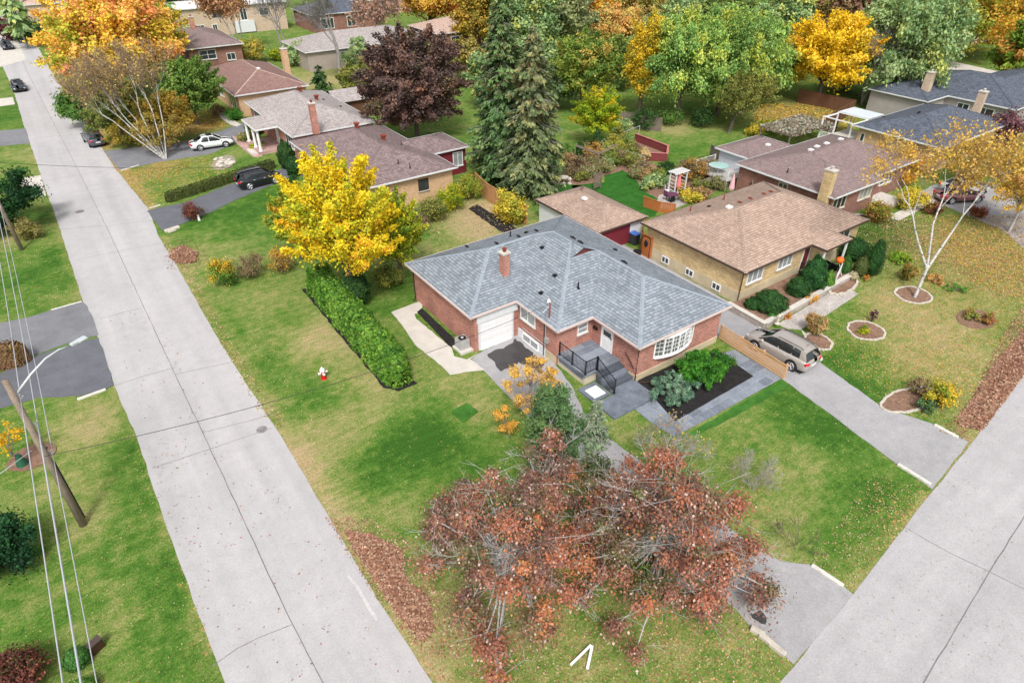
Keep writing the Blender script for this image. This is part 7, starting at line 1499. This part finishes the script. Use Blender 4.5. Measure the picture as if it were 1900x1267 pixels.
chair((1236, 372), 0, plain('plum_sling', lin((120, 70, 100), .7), .6), 'plum coloured patio chair left of the round table'); chair((1243, 382), 1.4, BLACKM, 'black patio chair in front of the round table'); chair((1236, 362), -.6, WHITE2, 'white patio chair behind the round table'); chair((1258, 372), 3.1, BLACKM, 'black patio chair right of the round table')
x, y, _ = G(1310, 350); bt = empty('garden_bench', (x, y, 0), 'grey plank potting table among the rusty shrubs', 'bench'); MB().cbox((x, y, .85), 2.0, .8, .06, .1).build('tabletop', OLDWOOD, bt)
for a in (-.85, .85):
    for b in (-.3, .3): MB().tube([(x + a, y + b + a * .1, 0), (x + a, y + b + a * .1, .84)], .05, 4).build('leg', OLDWOOD, bt)
x, y, _ = G(1046, 340); MBb = MB().lathe((x, y, 0), [(.25, 0), (.12, .1), (.1, .5), (.5, .62), (.5, .68), (.05, .66)], 14); tag(MBb.build('bird_bath', STONE), 'dark rimmed stone bird bath on the small lawn', 'bird bath')
x, y, _ = G(1057, 342); tag(MB().lathe((x, y, 0), [(.22, 0), (.22, .15), (.1, .2), (.12, .5), (.2, .55), (.1, .7), (.02, .8)], 10).build('stone_lantern', STONE), 'small pale stone lantern right of the bird bath', 'garden ornament')
# deck table
x, y = 54.9, 40.6; dt = empty('deck_table', (x, y, 1.12), 'oval glass table on the raised deck', 'table'); MB().lathe((x, y, 0), [(1.0, 1.8), (1.0, 1.84), (.02, 1.85)], 20).build('tabletop', plain('sea_glass', lin((170, 206, 200), .8), .2, .05), dt)
for k in range(4): a = k * 1.57 + .7; MB().tube([(x + .6 * math.cos(a), y + .6 * math.sin(a), 1.12), (x + .5 * math.cos(a), y + .5 * math.sin(a), 1.8)], .025, 5).build('leg', WHITE2, dt)
# vine-covered pergola behind the mauve roof
vp = empty('vine_pergola', (*G(1475, 262)[:2], 0), 'low pergola covered with grey-brown vines behind the mauve roofs', 'pergola'); vx, vy, _ = G(1475, 262)
mb = MB()
for k in range(9): mb.box(vx - 4 + k, vx - 3.9 + k, vy - 1.8, vy + 2.6, 1.7, 1.8)
for s in (-3.9, 4.0):
    for t in (-1.6, 2.4): mb.box(vx + s - .06, vx + s + .06, vy + t - .06, vy + t + .06, 0, 1.7)
mb.build('frame', OLDWOOD, vp); rg = np.random.default_rng(3); n = 4200; P = np.stack([rg.uniform(-4, 4.2, n), rg.uniform(-2, 2.7, n), rg.uniform(1.6, 2.05, n)], 1)
V, Fq = leaf_quads(P, rg.normal(size=(n, 3)) + np.array([0, 0, .8]), .2, 1.5, rg); mesh_np('vines', V, Fq, LEAF, colourise(rg.integers(0, 60, n), P_([((176, 170, 160), 3), ((150, 130, 110), 2), ((190, 186, 180), 1)]), rg), parent=vp)
# bins by the garage
x, y = 37.75, 35.05; bn = empty('wheelie_bin', (x, y, 0), 'dark wheelie bin with bright blue lid by the garage wall', 'bin')
mb = MB(); mb.add([(x - .26, y - .3, .05), (x + .26, y - .3, .05), (x + .26, y + .3, .05), (x - .26, y + .3, .05), (x - .32, y - .38, .98), (x + .32, y - .38, .98), (x + .32, y + .38, .98), (x - .32, y + .38, .98)], [(3, 2, 1, 0), (4, 5, 6, 7), (0, 1, 5, 4), (1, 2, 6, 5), (2, 3, 7, 6), (3, 0, 4, 7)]); mb.build('body', plain('bin_grey', (.04, .045, .05), .5), bn)
MB().cbox((x, y, 1.02), .68, .82, .08).build('lid', plain('bin_blue', lin((70, 110, 190), .8), .4), bn, bevel=.02)
for s in (-.28, .28): MB().tube([(x + s, y + .36, .12), (x + s + .04, y + .36, .12)], .12, 12).build('wheel', RUBBER, bn)
x, y = 36.3, 33.2; tag(MB().lathe((x, y, 0), [(.28, 0), (.34, .5), (.34, .55), (.28, .54)], 14).build('planter_tub', BLACKM), 'low round black tub beside the orange gate', 'tub')
# retaining walls of the yellow brick house
rwm = brick('block_wall', lin((176, 166, 158), .78), lin((198, 188, 178), .8), lin((140, 132, 124), .7), .4, .2, .01)
rw = empty('retaining_wall', (*G(1420, 600)[:2], 0), 'low concrete retaining wall along the paver path of the yellow brick house', 'wall')
pl = [G(q[0], q[1], .4)[:2] for q in [(1420, 600), (1585, 507)]]; a, b = Vector(pl[0]), Vector(pl[1]); c = (a + b) / 2; mb = MB(); mb.cbox((c.x, c.y, .2), (b - a).length, .3, .5, math.atan2((b - a).y, (b - a).x)); mb.build('wall', rwm, rw); mb = MB(); mb.cbox((c.x, c.y, .48), (b - a).length + .1, .38, .07, math.atan2((b - a).y, (b - a).x)); mb.build('coping', CONC, rw)
wl_ = empty('retaining_wall', (*G(1345, 545)[:2], 0), 'stone retaining wall between the driveway and the yew bed', 'wall')
pl = [G(q[0], q[1], .5)[:2] for q in [(1352, 562), (1420, 600)]]; a, b = Vector(pl[0]), Vector(pl[1]); c = (a + b) / 2; mb = MB(); mb.cbox((c.x, c.y, .22), (b - a).length, .3, .56, math.atan2((b - a).y, (b - a).x)); mb.build('wall', rwm, wl_); mb = MB(); mb.cbox((c.x, c.y, .53), (b - a).length + .1, .36, .07, math.atan2((b - a).y, (b - a).x)); mb.build('coping', CONC, wl_)
P0 = [G(1420, 600, .4)[:2], G(1585, 507, .4)[:2], (48, 23.4), (37.2, 23.4), G(1352, 562, .5)[:2]]
mb = MB(); mb.prism(P0, -.1, .4); tag(mb.build('planting_bed', BRMULCH), 'raised mulch bed in front of the yellow brick house', 'garden bed')
rp = empty('handrail', (*G(1556, 530)[:2], 0), 'white metal handrail at the entrance steps of the yellow house', 'handrail'); a, b = Vector((*G(1545, 536)[:2], .4)), Vector((*G(1553, 520)[:2], .6)); railing(rp, [tuple(a), tuple(b)], .85, .05, .15, WHITE2)
# pumpkin lantern
x, y, _ = G(1563, 520); ln = empty('pumpkin_lantern', (x, y, 0), 'orange pumpkin lantern on a white leaning pole by the entrance', 'lantern')
top = Vector((x - .9, y + .25, 1.7)); MB().tube([(x, y, 0), top], .025, 6).build('pole', WHITE, ln); MB().lathe((top.x, top.y, top.z), [(.05, 0), (.24, .08), (.3, .25), (.24, .42), (.05, .48), (.03, .56)], 14).build('pumpkin', ORANGE, ln, smooth=True)
# statue by the yews
x, y, _ = G(1442, 600, .4); tag(MB().lathe((x, y, .4), [(.18, 0), (.1, .1), (.06, .5), (.12, .6), (.05, .75)], 8).tube([(x, y, .85), (x - .25, y, 1.1)], .035, 5).tube([(x, y, .85), (x + .25, y, 1.15)], .035, 5).build('driftwood', plain('bleached_wood', lin((220, 206, 190), .8), .9)), 'bleached driftwood ornament at the corner of the yew bed', 'garden ornament')
# small signpost on the birch lawn, white fallen sign frame, utility box
x, y, _ = G(1826, 398); ss = empty('sign_post', (x, y, 0), 'small white post with a bracket behind the birch', 'sign post'); MB().tube([(x, y, 0), (x, y, 1.2)], .04, 6).build('post', WHITE, ss); MB().tube([(x, y, 1.2), (x - .5, y, 1.22)], .03, 6).build('bracket', WHITE, ss)
x, y, _ = G(1800, 596); tag(MB().cyl((x, y), .05, 0, .4, 8).cyl((x, y), .1, .4, .55, 10, .04).build('path_light', BLACKM), 'small black path light in the low bed', 'garden light')
sf = empty('white_sign_frame', (*G(1085, 1215)[:2], 0), 'white A-shaped wooden frame lying on the front lawn at the bottom', 'sign frame')
for p, q, w in (((1096, 1202), (1058, 1238), .1), ((1098, 1204), (1089, 1246), .12)):
    a, b = Vector(G(*p)), Vector(G(*q)); c = (a + b) / 2; mb = MB(); mb.cbox((c.x, c.y, .12 + w), (b - a).length, w * .9, .05, math.atan2((b - a).y, (b - a).x), tilt=.05); mb.build('board', WHITE, sf)
x, y, _ = G(182, 1204); ub = empty('utility_box', (x, y, 0), 'small dark brown utility box on the lawn at bottom left', 'utility box', None, .45)
mb = MB(); mb.cbox((0, 0, .25), .5, .28, .5); mb.build('body', DARKBR, ub, world=False, bevel=.015); mb = MB(); mb.cbox((0, 0, .52), .54, .32, .04); mb.build('lid', plain('box_lid', (.07, .05, .045), .5), ub, world=False)
# rocks
rr = random.Random(4); X_, Y_, _ = G(415, 302)
for i in range(22):
    a = rr.uniform(0, 6.28); r = rr.random() ** .5; x = X_ + 1.0 * r * math.cos(a); y = Y_ + 2.0 * r * math.sin(a); s = rr.uniform(.18, .4); mb = MB()
    mb.lathe((x, y, .02), [(s * .8, 0), (s, s * .3), (s * .7, s * .6), (s * .2, s * .75)], 7); tag(mb.build('rock', STONE, smooth=False), 'pale loose rock lying in the rock garden of the front lawn', 'rock', 'rocks in the front lawn rock garden')
# manhole
x, y, _ = G(148, 393); tag(MB().cyl((x, y), .38, .0, .02, 24).cyl((x, y), .3, .02, .026, 24).build('manhole_cover', CRACK), 'round manhole cover in the upper part of the left street', 'manhole cover')
mb = MB()
x, y, _ = G(600, 801);  tag(MB().cyl(G(486, 797)[:2], .3, .0, .02, 20).build('manhole_cover', CRACK2), 'pale round utility cover at the street edge beside the lawn', 'manhole cover')

# ---------------------------------------------------------------- fallen leaves
def inside(P, poly):
    x, y = P[:, 0], P[:, 1]; c = np.zeros(len(P), bool); n = len(poly); j = n - 1
    for i in range(n):
        xi, yi = poly[i]; xj, yj = poly[j]; k = ((yi > y) != (yj > y)) & (x < (xj - xi) * (y - yi) / (yj - yi + 1e-12) + xi); c ^= k; j = i
    return c
def scatter(poly_px, n, rg, edge=0):
    q = np.array(gp(poly_px)); P = rg.uniform(q.min(0), q.max(0), (n * 4, 2)); P = P[inside(P, q)][:n]; return P
rg = np.random.default_rng(11)
PALE = P_([((214, 196, 150), 3), ((200, 168, 116), 2.5), ((226, 212, 180), 1.5), ((180, 134, 98), 1.5)], .72); RUST = P_([((178, 126, 108), 3), ((206, 160, 138), 3), ((150, 106, 90), 2.4), ((224, 192, 170), 1.5)], .85); GLD = P_([((230, 190, 80), 3), ((214, 170, 80), 2), ((190, 130, 80), 1)], .85)
LV, LF, LC = [], [], []; off_ = 0
for poly, n, sz, pal, z in [
    ([(300, 700), (450, 690), (800, 1264), (400, 1264)], 0, .07, PALE, .02),
    ([(430, 640), (520, 760), (620, 900), (780, 1180), (830, 1264), (1450, 1264), (1380, 1150), (1000, 1100), (800, 1000), (650, 850), (520, 640)], 800, .05, PALE, .03),
    ([(780, 1100), (1380, 1100), (1460, 1230), (1430, 1267), (830, 1267)], 1500, .055, PALE, .03), ([(780, 1060), (1380, 1060), (1460, 1230), (1430, 1267), (850, 1267)], 900, .07, RUST, .03),
    ([(260, 820), (320, 820), (420, 1180), (400, 1267), (100, 1267), (0, 1100), (200, 1000)], 450, .05, PALE, .03), ([(0, 440), (110, 380), (150, 550), (0, 600)], 350, .07, PALE, .03),
    ([(1480, 720), (1730, 905), (1580, 1095), (1380, 990), (1300, 800)], 450, .048, PALE, .03), ([(1620, 880), (1725, 905), (1580, 1095), (1500, 1040)], 800, .06, PALE, .03),
    ([(1500, 640), (1620, 540), (1760, 420), (1900, 470), (1900, 640), (1790, 800), (1640, 750)], 3400, .06, GLD, .03), ([(1500, 640), (1620, 540), (1760, 420), (1900, 470), (1900, 640), (1790, 800), (1640, 750)], 4600, .055, PALE, .03),
    ([(1630, 400), (1900, 400), (1900, 560), (1700, 520)], 3400, .09, RUST, .03), ([(1720, 400), (1900, 400), (1900, 560), (1800, 520)], 3400, .08, GLD, .03), ([(1778, 790), (1822, 800), (1905, 690), (1905, 605), (1850, 668), (1808, 735), (1780, 770)], 9000, .09, RUST, .05),
    ([(640, 985), (690, 992), (745, 1020), (752, 1075), (796, 1110), (806, 1170), (780, 1190), (735, 1135), (690, 1070), (655, 1015)], 8500, .08, RUST, .05), ([(318, 466), (340, 456), (368, 470), (362, 488), (330, 490), (314, 478)], 1500, .12, RUST, .1),
    ([(600, 960), (680, 960), (790, 1020), (850, 1120), (860, 1220), (790, 1220), (690, 1100)], 1900, .07, RUST, .03), ([(1740, 800), (1790, 760), (1860, 620), (1905, 560), (1905, 610), (1850, 668), (1790, 770), (1800, 820)], 1800, .09, RUST, .03), ([(300, 455), (345, 445), (385, 470), (375, 500), (310, 500)], 400, .08, RUST, .03), ([(540, 800), (500, 740), (420, 620), (340, 480), (330, 490), (480, 770)], 500, .09, PALE, .03), ([(225, 318), (395, 290), (430, 330), (320, 365), (270, 385)], 1800, .09, GLD, .03), ([(200, 275), (420, 236), (400, 200), (180, 250)], 3000, .12, GLD, .04),
    ([(100, 140), (160, 230), (200, 280), (170, 240), (110, 150)], 400, .16, GLD, .03), ([(1400, 190), (1590, 200), (1600, 240), (1400, 245)], 2400, .2, GLD, .04), ([(780, 380), (880, 370), (990, 420), (800, 480)], 700, .1, PALE, .03), ([(600, 600), (900, 700), (940, 800), (700, 900), (540, 700)], 350, .05, PALE, .03),
    ([(1750, 20), (1900, 20), (1900, 120), (1700, 120)], 200, .3, RUST, .04), ([(1600, 960), (1900, 700), (1900, 1267), (1480, 1267)], 500, .04, PALE, .035), ([(300, 600), (780, 1264), (440, 1264), (170, 500)], 350, .06, RUST, .03), ([(1530, 440), (1600, 390), (1760, 420), (1600, 540)], 1200, .1, PALE, .03)]:
    if not n: continue
    P = scatter(poly, n, rg); n = len(P); P3 = np.hstack([P, z + rg.uniform(0, .03, (n, 1))])
    N = rg.normal(size=(n, 3)) * .35 + np.array([0, 0, 1]); V, Fq = leaf_quads(P3, N, sz, 1.3, rg); LV.append(V); LF.append(Fq + off_); off_ += len(V); LC.append(colourise(rg.integers(0, 200, n), pal, rg, .25, .6))
tag(mesh_np('fallen_leaves', np.vstack(LV), np.vstack(LF), LEAF, np.vstack(LC)), kind='stuff')
# heaped leaves: low mounds under the scattered ones
def pile(poly_px, h, label, seed, amp=.12):
    rgp = np.random.default_rng(seed); q = np.array(gp(poly_px)); c = q.mean(0); n = 7000; P = rgp.uniform(q.min(0) - .2, q.max(0) + .2, (n * 3, 2)); P = P[inside(P, q)][:n]
    d = np.min([segd(P, q[i], q[(i + 1) % len(q)]) for i in range(len(q))], axis=0); z = h * np.clip(d / .6, 0, 1) ** .7 * rgp.uniform(.3, 1, len(P)) + .02
    root = empty('leaf_pile', (c[0], c[1], 0), label, 'leaf pile'); V, Fq = leaf_quads(np.column_stack([P - c, z]), rgp.normal(size=(len(P), 3)) * .5 + np.array([0, 0, 1]), .1, 1.3, rgp)
    mesh_np('leaves', V, Fq, LEAF, colourise(rgp.integers(0, 90, len(P)), RUST, rgp, .3, .9), parent=root)
pile([(318, 466), (340, 456), (368, 470), (362, 488), (330, 490), (314, 478)], .28, 'round heap of raked brown leaves beside the left street', 1)
pile([(640, 985), (690, 992), (745, 1020), (752, 1045), (730, 1045), (752, 1075), (796, 1110), (806, 1170), (780, 1190), (735, 1135), (690, 1070), (655, 1015)], .16, 'long drift of red-brown leaves at the street edge in the foreground', 2)
pile([(1780, 790), (1818, 798), (1860, 745), (1930, 662), (1930, 590), (1850, 668), (1808, 735)], .14, 'long strip of pinkish leaves along the right street', 3)
